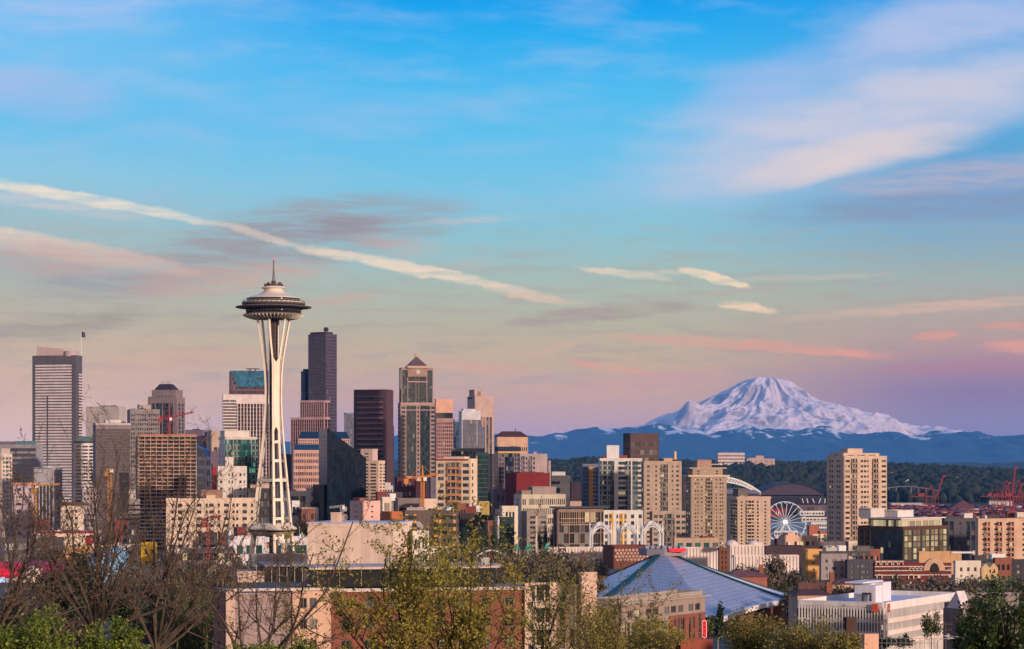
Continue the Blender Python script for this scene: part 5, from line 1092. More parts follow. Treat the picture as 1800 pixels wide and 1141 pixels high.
teal_m = wall(rgb(20, 76, 88, .8), .6)
ridge(AP, RL, 1.15, .7, teal_m); ridge(AP, RR, .6, .7, teal_m, up=.5); ridge(AP, RRB, .6, .7, teal_m, up=.3); ridge(AP, LB, .6, .7, dark_m, up=.3)
ridge(Q1, RR, .9, -1.0, wroof, 'eave', .9); ridge(Q1, RL, .9, -1.0, wroof, 'eave', .9)
m = MB(); g0 = 0.0
for A, B_ in ((RL, Q1), (Q1, RR), (LB, RL), (RR, RRB)):
    m.poly([(A.x, A.y+3, g0-5), (B_.x, B_.y+3, g0-5), (B_.x, B_.y+3, B_.z-.8), (A.x, A.y+3, A.z-.8)])
m.build('wall', wall(rgb(150, 96, 78, .8)), ar)
m = MB(); m.prism([(AP.x+9*math.cos(R(45*k)), AP.y+7*math.sin(R(45*k))) for k in range(8)], AP.z-1.5, AP.z+1.0); m.build('apex_cap', wall(rgb(150, 140, 150, .8)), ar)
m = MB()
for q in range(7):
    x = AP.x-7+q*2.1; m.tube([(x, AP.y-2, AP.z+1.35), (x+1.9, AP.y-1, AP.z+1.5)], .75-.12*(q % 3), 10)
m.build('apex_ductwork', wall(rgb(150, 146, 160, .8), .6), ar)
m = MB(); m.box(AP.x+1.8, AP.x+7.6, AP.y-7.8, AP.y-6.8, AP.z+.15, AP.z+1.25); m.box(AP.x+1.9, AP.x+7.5, AP.y-6.7, AP.y-1, AP.z+.2, AP.z+.9, 0); m.build('red_light_panel', flat((.75, .01, .015), .5, emit=(1.0, .02, .03), es=.7), ar)
# ================================================================== tower cranes
def lattice(m, A, B_, w, n, th, tri_=False):
    A, B_ = Vector(A), Vector(B_); d = (B_-A).normalized(); u = d.cross(Vector((0, 0, 1)) if abs(d.z) < .9 else Vector((1, 0, 0))).normalized(); v = u.cross(d)
    cs = [u*w*.5+v*w*.5, u*-w*.5+v*w*.5, u*-w*.5-v*w*.5, u*w*.5-v*w*.5] if not tri_ else [u*w*.5, u*-w*.5, v*w*.8]
    k = len(cs)
    for c in cs: m.bar(A+c, B_+c, th)
    for i in range(n):
        a, b_ = A.lerp(B_, i/n), A.lerp(B_, (i+1)/n)
        for q in range(k):
            m.bar(a+cs[q], b_+cs[(q+1) % k], th*.7); m.bar(a+cs[q], a+cs[(q+1) % k], th*.6)
def tower_crane(label, px, ybase, yslew, ytip, jl, jr, D, col, w=1.8, cw_left=True, n=14):
    x = wx(px, D); zb_ = wz(ybase, D); r = thing('tower_crane', label, 'crane', (x, D, zb_)); mt = wall(rgb(*col, .85), .5, .1)
    z = lambda py: wz(py, D)-zb_
    m = MB(); lattice(m, (0, 0, 0), (0, 0, z(yslew)), w, n, .34); m.build('mast', mt, r)
    m = MB(); m.box(-w*.8, w*.8, -w*.8, w*.8, z(yslew)+.01, z(yslew)+1.6); m.build('slewing_unit', mt, r)
    m = MB(); m.box(w*.3, w*1.3, -w*1.5, -w*.82, z(yslew)+.2, z(yslew)+2.6); m.build('cab', white_m, r)
    m = MB(); m.tube([(0, 0, z(yslew)+1.6), (0, 0, z(ytip))], [w*.5, .2], 4); m.build('tower_head', mt, r)
    (lx, ly), (rx_, ry_) = jl, jr; L_ = Vector((wx(lx, D)-x, 0, z(ly))); R_ = Vector((wx(rx_, D)-x, 0, z(ry_))); base = Vector((0, 0, z(yslew)+1.8))
    jib, cj = (R_, L_) if cw_left else (L_, R_)
    m = MB(); lattice(m, base, jib, 1.5, 14, .28, True); m.build('jib', mt, r)
    m = MB(); lattice(m, base, cj, 1.5, 5, .3, True); m.build('counter_jib', mt, r)
    m = MB(); m.box(cj.x-1.4, cj.x+1.4, -1.1, 1.1, cj.z-3.2, cj.z-.2); m.build('counterweight', mt, r)
    m = MB(); tp = Vector((0, 0, z(ytip))); m.bar(tp, base.lerp(jib, .65), .14); m.bar(tp, base.lerp(cj, .9), .14); m.build('tie_bar', mt, r)
tower_crane('orange tower crane before dark brick and orange condominium', 743, 902, 846, 818, (714, 841), (771, 834), 1420, (226, 140, 60), 2.0)
tower_crane('red tower crane standing on top of the concrete frame', 297.5, 766, 740, 717, (281, 735), (341, 725), 1812, (176, 52, 56), 1.9, n=6)
tower_crane('thin grey tower crane in front of the black glass wedge', 601, 922, 896, 889, (579, 893.5), (606, 890.5), 1500, (170, 160, 158), 1.5, False, 7)
tower_crane('yellow tower crane with level jib by brown striped tower', 62, 960, 858, 850, (60, 857), (105, 852.5), 1700, (226, 158, 60), 2.0)
tower_crane('orange tower crane mast rising between ribbed and grey towers', 193, 960, 832, 826, (188, 829), (207, 828), 1600, (206, 140, 70), 2.2)
tower_crane('short red crane standing in the park behind the bare branches', 366, 1020, 918, 912, (358, 917), (388, 909), 1250, (186, 74, 70), 1.4)
# ================================================================== ferris wheel
D = 3000.0; S = D/F
fw_ = thing('ferris_wheel', 'large white lit ferris wheel on the waterfront', 'ferris wheel', (wx(1380, D), D, 1.5)); hz = wz(918, D)-1.5; Rw = 36*S
lm = flat((.62, .62, .68), .4, emit=(.85, .88, 1.0), es=.06); m = MB(); rt_ = R(14)
def wp(a, r, off): return (r*math.sin(a), off, hz+r*math.cos(a))
for off in (-1.2, 1.2): m.tube([wp(2*math.pi*k/64, Rw, off) for k in range(65)], .55, 5); 
rim_ = m.build('rim', lm, fw_)
for k in range(21):
    a = 2*math.pi*k/21+.1; m = MB(); m.bar(wp(a, 1.6, -1.2), wp(a, Rw, -1.2), .5); m.bar(wp(a, 1.6, 1.2), wp(a, Rw, 1.2), .35); m.build('spoke', lm, fw_)
gm_ = MB(); gm_.box(-1.1, 1.1, -1, 1, -2.6, -.3); gm_ = gm_.mesh('gondola', flat((.5, .5, .56), .3))
for k in range(28):
    a = 2*math.pi*k/28; o = ob('gondola', gm_, rim_); o.location = wp(a, Rw+.6, 0)
m = MB(); m.tube([(0, -2.6, hz), (0, 2.6, hz)], 2.4, 16); m.build('hub', flat((1, 1, 1), emit=(1, .98, .9), es=2.2), fw_)
for s1 in (-1, 1):
    for s2 in (-1, 1): m = MB(); m.tube([(s1*14, s2*6, -1), (0, s2*2.4, hz)], [1.1, .8], 6); m.build('support_leg', white_m, fw_)
m = MB(); m.box(-22, 24, -10, 10, -1.4, 3.4); m.build('boarding_platform', white_m, fw_)
for i, (a_, b_, y0_, y1_, D_, c_, lab) in enumerate(((1352, 1382, 896, 904, 3150, (150, 34, 60), 'red pier shed behind the ferris wheel'), (1405, 1449, 899, 902.5, 3200, (226, 220, 216), 'upper white ferry deck right of the ferris wheel'), (1408, 1462, 910, 913, 3050, (222, 206, 190), 'long pale viaduct deck right of the ferris wheel'), (1425, 1456, 919, 925, 2900, (216, 216, 222), 'white pier terminal below the pale viaduct'), (1360, 1402, 934, 939, 2850, (206, 206, 214), 'white pier shed under the ferris wheel'), (1402, 1460, 889, 897, 3900, (116, 84, 92), 'brick warehouse row above the white ferry deck'))):
    bld('pier_building', lab, (a_, a_+1, b_), y0_, D_, fr=('.w'*8+'.', 1, .5, .6), wallc=c_, g=gl((.05, .06, .08), .03, .2), t=5, units=2, base=y1_+4)
# ================================================================== stadiums
D = 4700.0; S = D/F
st = thing('stadium', 'ballpark with a long dark arched sliding roof', 'stadium', (wx(1392, D), D, 4)); zf_ = lambda py: wz(py, D)-4
m = MB(); n = 28; lo = []; hi = []
for k in range(n+1):
    u = -1+2*k/n; xx = u*56*S; zt_ = zf_(868)+(868-849.5)*S*(1-abs(u)**2.1); lo.append((xx, zt_))
for q, (y_, dz_) in enumerate(((0, 0), (55, 2.5), (110, 3), (165, 0))):
    pass
ring0 = [(p_[0], 0, p_[1]) for p_ in lo]+[(lo[-1][0], 0, zf_(870)), (lo[0][0], 0, zf_(870))]
ring1 = [(p_[0]*.97, 190, p_[1]+2.0) for p_ in lo]+[(lo[-1][0]*.97, 190, zf_(870)), (lo[0][0]*.97, 190, zf_(870))]
m.hull(ring0, ring1); m.build('arched_roof', wall(rgb(84, 70, 84, .8)), st)
m = MB()
for k in range(n): m.bar((lo[k][0], -1.5, lo[k][1]+.4), (lo[k+1][0], -1.5, lo[k+1][1]+.4), 2.4)
m.build('roof_edge', wall(rgb(46, 44, 60)), st)
m = MB(); m.box(-54*S, 56*S, 8, 180, 0, zf_(870)); 
for k in range(24): m.box((-53+4.5*k)*S, (-50.5+4.5*k)*S, 6.5, 7.9, 2, zf_(876))
m.build('grandstand', wall(rgb(60, 58, 72, .8)), st)
m = MB()
for k, (px_, lean) in enumerate(((1409, -3), (1417, -3), (1428, -4), (1436, 4), (1446, 1))): x = (px_-1392)*S; m.tube([(x, -30, zf_(884)), (x+lean*S*.8, -30, zf_(876))], .9, 5)
m.build('light_mast', white_m, st)
D = 4250.0; S = D/F
st2 = thing('stadium', 'football stadium with a tall white trussed arch behind the tan cornice tower', 'stadium', (wx(1265, D), D, 4)); zf_ = lambda py: wz(py, D)-4
m = MB()
def arcp(u, rr, dz_=0): return Vector((u*72*S, 0, zf_(866)+dz_+(866-838.5)*S*(1-u*u)*rr))
for k in range(28):
    u0, u1 = -1+2*k/28, -1+2*(k+1)/28
    m.bar(arcp(u0, 1), arcp(u1, 1), 3.2); m.bar(arcp(u0, .80, -3), arcp(u1, .80, -3), 2.4); m.bar(arcp(u0, 1), arcp(u1, .80, -3), 1.6); m.bar(arcp(u1, 1), arcp(u1, .80, -3), 1.2)
m.build('trussed_arch', white_m, st2)
m = MB(); m.hull([(-80*S, -2, zf_(868)), (76*S, -2, zf_(868)), (60*S, -2, zf_(861)), (-60*S, -2, zf_(861))], [(-80*S, 90, zf_(868)), (76*S, 90, zf_(868)), (60*S, 90, zf_(859)), (-60*S, 90, zf_(859))]); m.build('roof', wall(rgb(120, 116, 134, .8)), st2)
m = MB(); m.box(-78*S, 74*S, 0, 90, 0, zf_(868.3)); m.build('grandstand', wall(rgb(70, 66, 84, .8)), st2)
# ================================================================== port
redm = wall(rgb(158, 50, 50, .75), .7)
def port_crane(label, px, ytop, ybase, D, boom_dx, sc_=1.0):
    r = thing('container_crane', label, 'crane', (wx(px, D), D, wz(ybase, D)), R(8)); S_ = D/F; H_ = (ybase-872)*S_*.98; T_ = (ybase-ytop)*S_
    for sx in (-1, 1):
        for sy in (-1, 1): m = MB(); m.bar((sx*13, sy*9, 0), (sx*12, sy*9, H_), 1.20); m.build('leg', redm, r)
    m = MB()
    for sy in (-1, 1): m.bar((-13, sy*9, H_*.45), (13, sy*9, H_*.45), 0.98); m.bar((-13, sy*9, 1), (13, sy*9, 1), 0.98); m.bar((-13, sy*9, H_*.45), (12, sy*9, H_), 0.60)
    for sx in (-1, 1): m.bar((sx*12, -9, H_), (sx*12, 9, H_), 0.98); m.bar((sx*13, -9, H_*.5), (sx*13, 9, H_*.5), 0.87)
    m.build('portal_beam', redm, r)
    m = MB()
    for sy in (-3, 3): m.bar((-42, sy, H_), (13, sy, H_), 1.30)
    for k in range(9): m.bar((-42+6.6*k, -3, H_), (-42+6.6*k, 3, H_), 0.43)
    m.build('girder', redm, r)
    m = MB(); bx_ = boom_dx*S_
    for sy in (-2.4, 2.4): m.bar((12, sy, H_), (12+bx_, sy, T_), 1.42)
    for k in range(9): f0, f1 = k/9, (k+1)/9; m.bar((12+bx_*f0, -2.4, H_+(T_-H_)*f0), (12+bx_*f1, 2.4, H_+(T_-H_)*f1), 0.49)
    m.box(12+bx_-2, 12+bx_+5, -3, 3, T_-2.5, T_+.5); m.build('raised_boom', redm, r)
    m = MB(); m.bar((8, -4, H_), (3, 0, H_+(T_-H_)*.55), 0.87); m.bar((8, 4, H_), (3, 0, H_+(T_-H_)*.55), 0.87); m.bar((-12, 0, H_), (3, 0, H_+(T_-H_)*.55), 0.70); m.bar((3, 0, H_+(T_-H_)*.55), (-40, 0, H_), 0.43); m.build('a_frame', redm, r)
    m = MB(); m.box(-26, -14, -4, 4, H_+1.3, H_+6); m.build('machinery_house', redm, r)
port_crane('red container crane with boom raised, alone left of the port', 1636, 836, 898, 4400, 12)
port_crane('tall red container crane with upright boom near the right edge', 1768, 821, 912, 4300, 6)
port_crane('red container crane partly cut by the right edge', 1789, 821, 914, 4250, 6)
port_crane('smaller red container crane standing behind the upright booms', 1756, 848, 900, 4900, 8)
port_crane('distant red container crane between the two upright booms', 1780, 850, 900, 5000, 7)
V = []; Fc = []; mi = []
for i in range(2600):
    px_ = rng.uniform(1560, 1830); y = rng.choice([4150, 4230, 4320, 4450, 4600, 4760, 4900])+rng.uniform(-14, 14); x = wx(px_, y); k = rng.integers(0, 5); z = 4+2.7*k; b0 = len(V); w_, d_, h_ = 12.2, 2.5, 2.6
    if mn.noise(Vector((x*.006, y*.02, 0))) < -.12: continue
    for dz_ in (0, h_):
        V += [(x, y, z+dz_), (x+w_, y, z+dz_), (x+w_, y+d_, z+dz_), (x, y+d_, z+dz_)]
    Fc += [(b0, b0+1, b0+5, b0+4), (b0+1, b0+2, b0+6, b0+5), (b0+2, b0+3, b0+7, b0+6), (b0+3, b0, b0+4, b0+7), (b0+4, b0+5, b0+6, b0+7)]
    mi += [int(rng.choice(8, p=[.42, .24, .14, .05, .05, .06, .02, .02]))]*5
me = nppoly('container_stack', np.array(V), np.array(Fc), [flat(rgb(*c)) for c in ((104, 44, 54), (80, 42, 62), (124, 56, 52), (40, 90, 130), (190, 170, 165), (60, 60, 90), (190, 120, 50), (30, 120, 130))]); me.polygons.foreach_set('material_index', np.array(mi, dtype=np.int32))
tag(ob('container_stack', me), 'rows of stacked shipping containers, mostly dull red', 'containers', kind='stuff')
tag(house('port_shed', 'broad dark roofed shed standing in the container yard', wx(1668, 4700), 4700, 4, 60, 40, 8, (96, 60, 66), (60, 52, 58), cat='shed'))
wh0 = None
for i in range(46):
    y = rng.uniform(4900, 5900); px_ = rng.uniform(1340, 1450) if i % 5 == 0 else rng.uniform(1560, 1800); x = wx(px_, y); w_ = rng.uniform(.6, 1.7)
    if wh0 is None:
        wh0 = thing('warehouse', 'low pale warehouse in the flats between port and wooded hill', 'warehouse', (x, y, 4), R(6), 'warehouses on the flats'); m = MB(); m.box(0, 50, 0, 30, 0, 9); m.build('wall', wall(rgb(206, 188, 180)), wh0); m = MB(); m.box(-.5, 50.5, -.5, 30.5, 9.01, 10); m.build('roof', wall(rgb(170, 160, 160)), wh0)
    else: copy_thing(wh0, (x, y, 4), R(rng.uniform(-5, 12)), sc=(w_, w_, rng.uniform(.6, 2.4)))
br = thing('viaduct', 'long pale viaduct rising on slim piers left of the port cranes', 'bridge', (wx(1556, 5200), 5200, 4)); S_ = 5200/F; m = MB(); pts = [(0, 857.5), (25, 854.5), (50, 854.5), (75, 858.5), (95, 862.5)]
for (a0, y0_), (a1, y1_) in zip(pts[:-1], pts[1:]): m.hull([(a0*S_, 0, wz(y0_, 5200)-6), (a1*S_, 0, wz(y1_, 5200)-6), (a1*S_, 12, wz(y1_, 5200)-6), (a0*S_, 12, wz(y0_, 5200)-6)], [(a0*S_, 0, wz(y0_, 5200)-4), (a1*S_, 0, wz(y1_, 5200)-4), (a1*S_, 12, wz(y1_, 5200)-4), (a0*S_, 12, wz(y0_, 5200)-4)])
m.build('deck', wall(rgb(110, 102, 108)), br)
for k in range(7): m = MB(); x = (6+k*13)*S_; m.box(x, x+3, 3, 9, 0, wz(float(np.interp(6+k*13, [p_[0] for p_ in pts], [p_[1] for p_ in pts])), 5200)-6.1); m.build('pier', wall(rgb(110, 102, 108)), br)
# ================================================================== near buildings
b = bld('hall', 'big windowless beige hall with slightly brighter right end', (541, 692, 724), 927, 720, fr=('_', 1, .5, .03), fl=('_', 1, .5, .03), wallc=(236, 206, 186), t=79, units=0, base=1050, dp=.25, depth=40)
b.name = 'beige_hall'
a_, b_, h_ = DIM[list(DIM)[-1]]; Z = lambda py: wz(py, 720)-b.location.z
m = MB(); m.box(-.5, b_+.4, -.5, a_+.3, h_+1.12, h_+1.5); m.build('roof_coping', wall(rgb(206, 206, 222, .8)), b)
m = MB(); m.box(3, 6, a_*.66, a_*.76, h_+1.51, h_+4.2); m.box(2.9, 6.1, a_*.655, a_*.765, h_+4.21, h_+4.6); m.build('chimney', wall(rgb(226, 190, 166, .8)), b)
def dish(parent, loc, r_, tilt, mat):
    V = []; n = 20; mdl = MB()
    for i in range(5):
        q = r_*i/4
        for k in range(n): V.append((q*math.cos(2*math.pi*k/n), q*math.sin(2*math.pi*k/n), .35*r_*(i/4)**2))
    Fc = [(i*n+k, i*n+(k+1) % n, (i+1)*n+(k+1) % n, (i+1)*n+k) for i in range(4) for k in range(n)]
    o = ob('dish', nppoly('dish', np.array(V), np.array(Fc), mat, True), parent); o.location = loc; o.rotation_euler = tilt
    md = o.modifiers.new('thickness', 'SOLIDIFY'); md.thickness = .06
    return o
ds = thing('satellite_dish', 'beige satellite dish on the roof of the big beige hall', 'satellite dish', (wx(606, 735), 735, wz(925, 735)+1.0))
dish(ds, (0, 0, 1.6), 1.35, (R(70), 0, R(-30)), wall(rgb(196, 160, 140))); m = MB(); m.tube([(0, .3, -.6), (0, .3, 1.5)], .15, 6); m.build('pedestal', dark_m, ds)
bld('building', 'white annex with dark square windows right of the beige hall', (722, 725, 754), 939, 735, fr=('_wW_w.w_', 4, .55, .8), wallc=(226, 218, 206), g=gl((.02, .02, .02), .02, .2), t=6, units=1, base=1050)
ds2 = thing('satellite_dish', 'grey satellite dish on the white annex roof', 'satellite dish', (wx(736, 742), 742, wz(939, 742)+.9)); dish(ds2, (0, 0, 1.8), 1.5, (R(55), 0, R(50)), wall(rgb(150, 140, 136))); m = MB(); m.tube([(0, 0, -.3), (0, 0, 1.8)], .15, 6); m.build('pedestal', dark_m, ds2)
# foreground brick apartments
D = 360.0
b = bld('apartment_building', 'large foreground apartment block of brick and beige panels behind leafing trees', (378, 397, 1030), 1042, D, fr=None, fl=('_n_', 5, .4), wallc=(150, 90, 72), g=gl((.02, .02, .02), 0, .3), t=13, units=0, base=1230, dp=.25, depth=30, cap=False)
a_, b_, h_ = DIM[b.name]; mpp = D/F; Z = lambda py: wz(py, D)-b.location.z
def xl(px_):                                          # along the front face
    return (wx(px_, D)-b.location.x)/math.cos(R(13))*(1+ (wx(px_, D)-b.location.x)*math.tan(R(13))/D*0.9)
gA = gl((.018, .018, .018), .02, .35)
brick_m, t_, p_ = pmat('red_brick'); co = t_.nodes.new('ShaderNodeTexCoord').outputs['Object']; mp = MAPN(co, rot=0, sc=(1, 1, 1), tree=t_); sx = t_.nodes.new('ShaderNodeSeparateXYZ'); put(sx.inputs[0], mp); cb = t_.nodes.new('ShaderNodeCombineXYZ'); put(cb.inputs[0], M('ADD', sx.outputs[0], sx.outputs[1], tree=t_)); put(cb.inputs[1], sx.outputs[2])
bt = t_.nodes.new('ShaderNodeTexBrick'); put(bt.inputs['Vector'], cb.outputs[0]); bt.inputs['Scale'].default_value = 1.0; bt.inputs['Brick Width'].default_value = .42; bt.inputs['Row Height'].default_value = .15; bt.inputs['Mortar Size'].default_value = .012
for nm, c_ in (('Color1', rgb(160, 84, 60, .75)), ('Color2', rgb(132, 66, 48, .75)), ('Mortar', rgb(150, 120, 104, .8))): bt.inputs[nm].default_value = c_+(1,)
nz = NOISE(co, .5, 5, .6, t_).outputs['Fac']; put(p_.inputs['Base Color'], MIX(MR(nz, .3, .7, 0, .45, t_), bt.outputs['Color'], rgb(120, 56, 42, .8), t_)); p_.inputs['Roughness'].default_value = .9
tile_m = wall(rgb(166, 140, 138, .8), .7, .12)
def section(name, p0, p1, ytop, off, mat, pat, ny, hf):
    left = sum(1 for c in b.children if c.name.startswith('window')); mpp_ = D/F
    addbox(name, b, xl(p0), xl(p1), -off, 0.0, 0, Z(ytop), mat, gA, wall(rgb(206, 186, 170, .8)), (pat, ny, hf, .4), None, .22, mpp_, True, max(0, 100-left), False)
section('corner_pier', 396, 411, 1036, 1.0, wall(rgb(222, 186, 168, .8)), '_', 1, .5)
section('tiled_wall', 411.2, 509, 1042, .6, tile_m, '_', 1, .5)
section('beige_bay', 509.2, 575, 1040, 1.0, wall(rgb(226, 182, 154, .8)), '_w.w__', 5, .5)
section('brick_wall', 575.2, 906, 1043, .5, brick_m, '_w._w._w._w._w._w._w._w_', 5, .45)
section('balcony_bay', 906.2, 960, 1030, 1.2, wall(rgb(226, 192, 170, .8)), '_bb_', 5, .5)
section('recess', 960.2, 1003, 1034, .2, wall(rgb(150, 124, 110, .8)), '_g_g_', 5, .5)
section('end_tower', 1003.2, 1030, 1012, 1.3, wall(rgb(228, 188, 166, .8)), '_', 1, .5)
m = MB()
for k in range(5): m.box(xl(411.2)+k*(xl(509)-xl(411.2))/5, xl(411.2)+k*(xl(509)-xl(411.2))/5+.06, -.9, -.83, 0, Z(1043))
for k in range(9): m.box(xl(411.2), xl(509), -.91, -.832, Z(1043)-k*2.1-.06, Z(1043)-k*2.1)
m.build('tile_joint', wall(rgb(206, 190, 186, .8)), b)
m = MB(); m.box(xl(575), xl(906), -1.3, .3, Z(1042.5), Z(1037)); m.box(xl(397), xl(575), -1.6, .3, Z(1039), Z(1034.5)); m.build('cornice', wall(rgb(230, 206, 192, .8)), b)
m = MB(); m.box(xl(455), xl(540), 7, 15, Z(1039)+1.0, Z(1000)); m.build('roof_pavilion', gl((.03, .03, .03), .0, .3, cells=False), b)
m = MB(); m.box(xl(470), xl(545), 6, 16, Z(1000)+.01, Z(1000)+.35); m.build('pavilion_roof', wall(rgb(150, 146, 156, .8)), b)
m = MB()
for k in range(7): x = xl(457)+k*(xl(540)-xl(457))/6.2; m.box(x, x+.08, 6.85, 6.99, Z(1039)+1, Z(1000))
m.box(xl(424), xl(470), 6.9, 14, Z(1039)+1.0, Z(1008)); m.build('pavilion_frame', wall(rgb(220, 190, 172, .8)), b)
m = MB(); P = [(xl(560), 6)]+[(xl(560)+(xl(880)-xl(560))*k/10, 6) for k in range(1, 9)]+[(xl(862), 6.8), (xl(880), 9), (xl(886), 13), (xl(860), 18), (xl(560), 18)]
m.prism(P, Z(1038), Z(1006)); m.build('penthouse_glass', gl((.025, .025, .024), .03, .35, cells=False), b)
m = MB(); cxp = sum(q[0] for q in P)/len(P); PP = [(q[0]+(1.2 if q[0] > cxp else -1.2), q[1]+(1.0 if q[1] > 12 else -1.0)) for q in P]; m.prism(PP, Z(1006)+.01, Z(1002)); m.build('penthouse_roof', wall(rgb(222, 192, 174, .8)), b)
m = MB()
for k in range(9): x = xl(562)+k*(xl(862)-xl(562))/8; m.box(x, x+.14, 5.8, 5.97, Z(1037), Z(1006))
m.build('penthouse_post', wall(rgb(150, 130, 120, .8)), b)
for px_ in (600, 690, 740, 857):
    m = MB(); x = xl(px_); m.box(x, x+1.4, 10, 11.2, Z(1002)+.01, Z(1002)+1.2); m.build('roof_vent', mech_m, b)
# brick building with vertical sign
D = 430.0
b = bld('apartment_building', 'brick apartment building with grey top floor beside the red vertical sign', (1040, 1085, 1232), 1063, D, fr=None, fl=('_w.w._b._w.', 5, .55, 1.0), wallc=(170, 150, 136), acc=(150, 130, 118), g=gl((.016, .016, .018), .02, .15), t=58, units=5, base=1220, dp=.25, depth=24)
a_, b_, h_ = DIM[b.name]; Z = lambda py: wz(py, D)-b.location.z
addbox('brick_wall', b, b_*.56, b_, -.7, -.003, 0, h_-3.2, brick_m, gl((.016, .016, .018), .0, .1), wall(rgb(60, 50, 48)), ('_n.n.w_n.n_s_', 4, .74, .3), None, .3, D/F, True, 40, False)
addbox('balcony_wall', b, 0, b_*.56-.01, -.5, -.003, 0, h_-3.2, wall(rgb(186, 168, 150, .8)), gA, wall(rgb(120, 110, 104)), ('_b.w_b.w_b.w_', 4, .6, .3), None, .25, D/F, True, 24, False)
addbox('top_storey', b, 0, b_, -.7, -.003, h_-3.19, h_-.02, wall(rgb(166, 144, 132, .8)), gA, wall(rgb(60, 50, 48)), ('_w.w_w.w_w.w.w_w.w_', 1, .62, .9), None, .3, D/F, True, 12, False)
m = MB(); m.box(-.4, b_+1.4, -1.6, .5, h_+.0, h_+.22); m.build('roof_eave', wall(rgb(186, 170, 160, .8)), b)
for q in [c for c in b.children if c.name.startswith('glazing')]: q.data.materials[2] = wall(rgb(200, 196, 206, .8))
sg = thing('neon_sign', 'tall red rounded vertical sign reading EXPO on posts', 'sign', (wx(1238.4, 450), 450, wz(1131, 450))); zb_ = sg.location.z; S_ = 450/F
m = MB(); hh = (1121-1091)*S_; z0 = (1131-1121)*S_; w_ = 3.0*S_*1.0
def pill(w, z0, z1, y0, y1): P = [(w*math.cos(R(a)), z1-w+w*math.sin(R(a))) for a in range(0, 181, 20)]+[(w*math.cos(R(a)), z0+w+w*math.sin(R(a))) for a in range(180, 361, 20)]; return [(p_[0], y0, p_[1]) for p_ in P], [(p_[0], y1, p_[1]) for p_ in P]
l_, h__ = pill(w_, z0, z0+hh, -.12, .12); m.hull(l_, h__); spn = m.build('sign_panel', flat((.72, .015, .03), .4, emit=(1, .03, .05), es=.35), sg)
m = MB(); l_, h__ = pill(w_+.12, z0-.12, z0+hh+.12, -.05, .09); m.hull(l_, h__); m.build('sign_rim', flat((.8, .4, .4), .4, emit=(1, .45, .45), es=.35), sg)
for k, ch in enumerate('EXPO'):
    cu = bpy.data.curves.new('letter', 'FONT'); cu.body = ch; cu.size = hh/4.4; cu.align_x = 'CENTER'; cu.align_y = 'CENTER'; cu.extrude = .03; cu.offset = .015
    o = bpy.data.objects.new('letter', cu); COL.objects.link(o); o.rotation_euler = (R(90), 0, 0); o.location = (0, -.17, z0+hh*(1-(k+.5)/4*.94-.03)); bpy.context.view_layer.update()
    me = bpy.data.meshes.new_from_object(o.evaluated_get(bpy.context.evaluated_depsgraph_get())); me.name = 'letter'; n_ = ob('letter', me, spn); n_.location = o.location; n_.rotation_euler = o.rotation_euler; me.materials.clear(); me.materials.append(flat((.12, .01, .012), .5)); bpy.data.objects.remove(o)
m = MB(); m.bar((-.2, 0, 0), (-.2, 0, z0), .1); m.bar((.2, 0, 0), (.2, 0, z0), .1); m.build('post', dark_m, sg)
bld('building', 'brick base block with dark flat roof under the red sign', (1190, 1196, 1252), 1131, 447, fr=('_', 1, .5, .03), wallc=(150, 76, 60), t=10, units=0, base=1200, depth=8)
# white finned office
D = 500.0
b = bld('office_building', 'low white office building with vertical fins and large flat pale roof', (1402, 1555, 1681), 1068, D, fr=('_', 1, .5, .02), fl=('_', 1, .5, .02), wallc=(236, 224, 218), t=60, units=0, base=1200, dp=.2)
a_, b_, h_ = DIM[b.name]; Z = lambda py: wz(py, D)-b.location.z
for q in [c for c in b.children if c.name.startswith('wall')]: q.data.materials[2] = wall(rgb(206, 204, 220, .85), .8, .12, .3)
m = MB(); pn = MB(); bands = [(1074, 1090), (1096, 1111), (1117, 1131)]; nl, nr = 30, 58
for i in range(nl): y = i*a_/nl; m.box(-.42, -.21, y, y+.30, 0, h_-.2)
for i in range(nr): x = i*b_/nr; m.box(x, x+.22, -.5, -.21, 0, h_-.6)
m.build('fin', wall(rgb(238, 226, 220, .85), .6), b)
gf = gl((.014, .014, .016), .01, .06)
cw1 = MB(); cw1.box(-.05, 0, 0, a_/nl-.34, 0, 2.0); cw1 = cw1.mesh('window', flat((.012, .012, .014), .5)); cw2 = MB(); cw2.box(0, b_/nr-.18, -.05, 0, 0, 2.0); cw2 = cw2.mesh('window', wall(rgb(120, 116, 120, .8)))
for (y0_, y1_) in bands:
    for i in range(nl): o = ob('window', cw1, b); o.location = (-.22, i*a_/nl+.32, Z(y1_)); o.scale = (1, 1, (Z(y0_)-Z(y1_))/2)
bx_ = MB()
for (y0_, y1_) in bands:
    for i in range(nr): bx_.box(i*b_/nr+.16, (i+1)*b_/nr-.02, -.26, -.21, Z(y1_)+.3, Z(y0_)+.1)
tag(bx_.build('window', wall(rgb(120, 116, 120, .8)), b), kind='stuff')
m = MB()
for (y0_, y1_) in bands: m.box(.0, b_, -.66, -.2, Z(y1_)-.75, Z(y1_)+.28)
m.build('spandrel_band', wall(rgb(238, 214, 202, .85)), b)
m = MB(); X0, Y0 = b_*.28, a_*.35; m.box(X0, X0+4.6, Y0, Y0+5, h_+.02, h_+4.0); m.box(X0+7.4, X0+12.6, Y0+1, Y0+6, h_+.02, h_+4.4); m.box(X0+4.6, X0+7.4, Y0+3, Y0+7, h_+.02, h_+4.2); m.box(X0-.1, X0+12.7, Y0+3.0, Y0+7.4, h_+4.41, h_+4.7); m.build('rooftop_plant_room', wall(rgb(232, 224, 228, .85)), b)
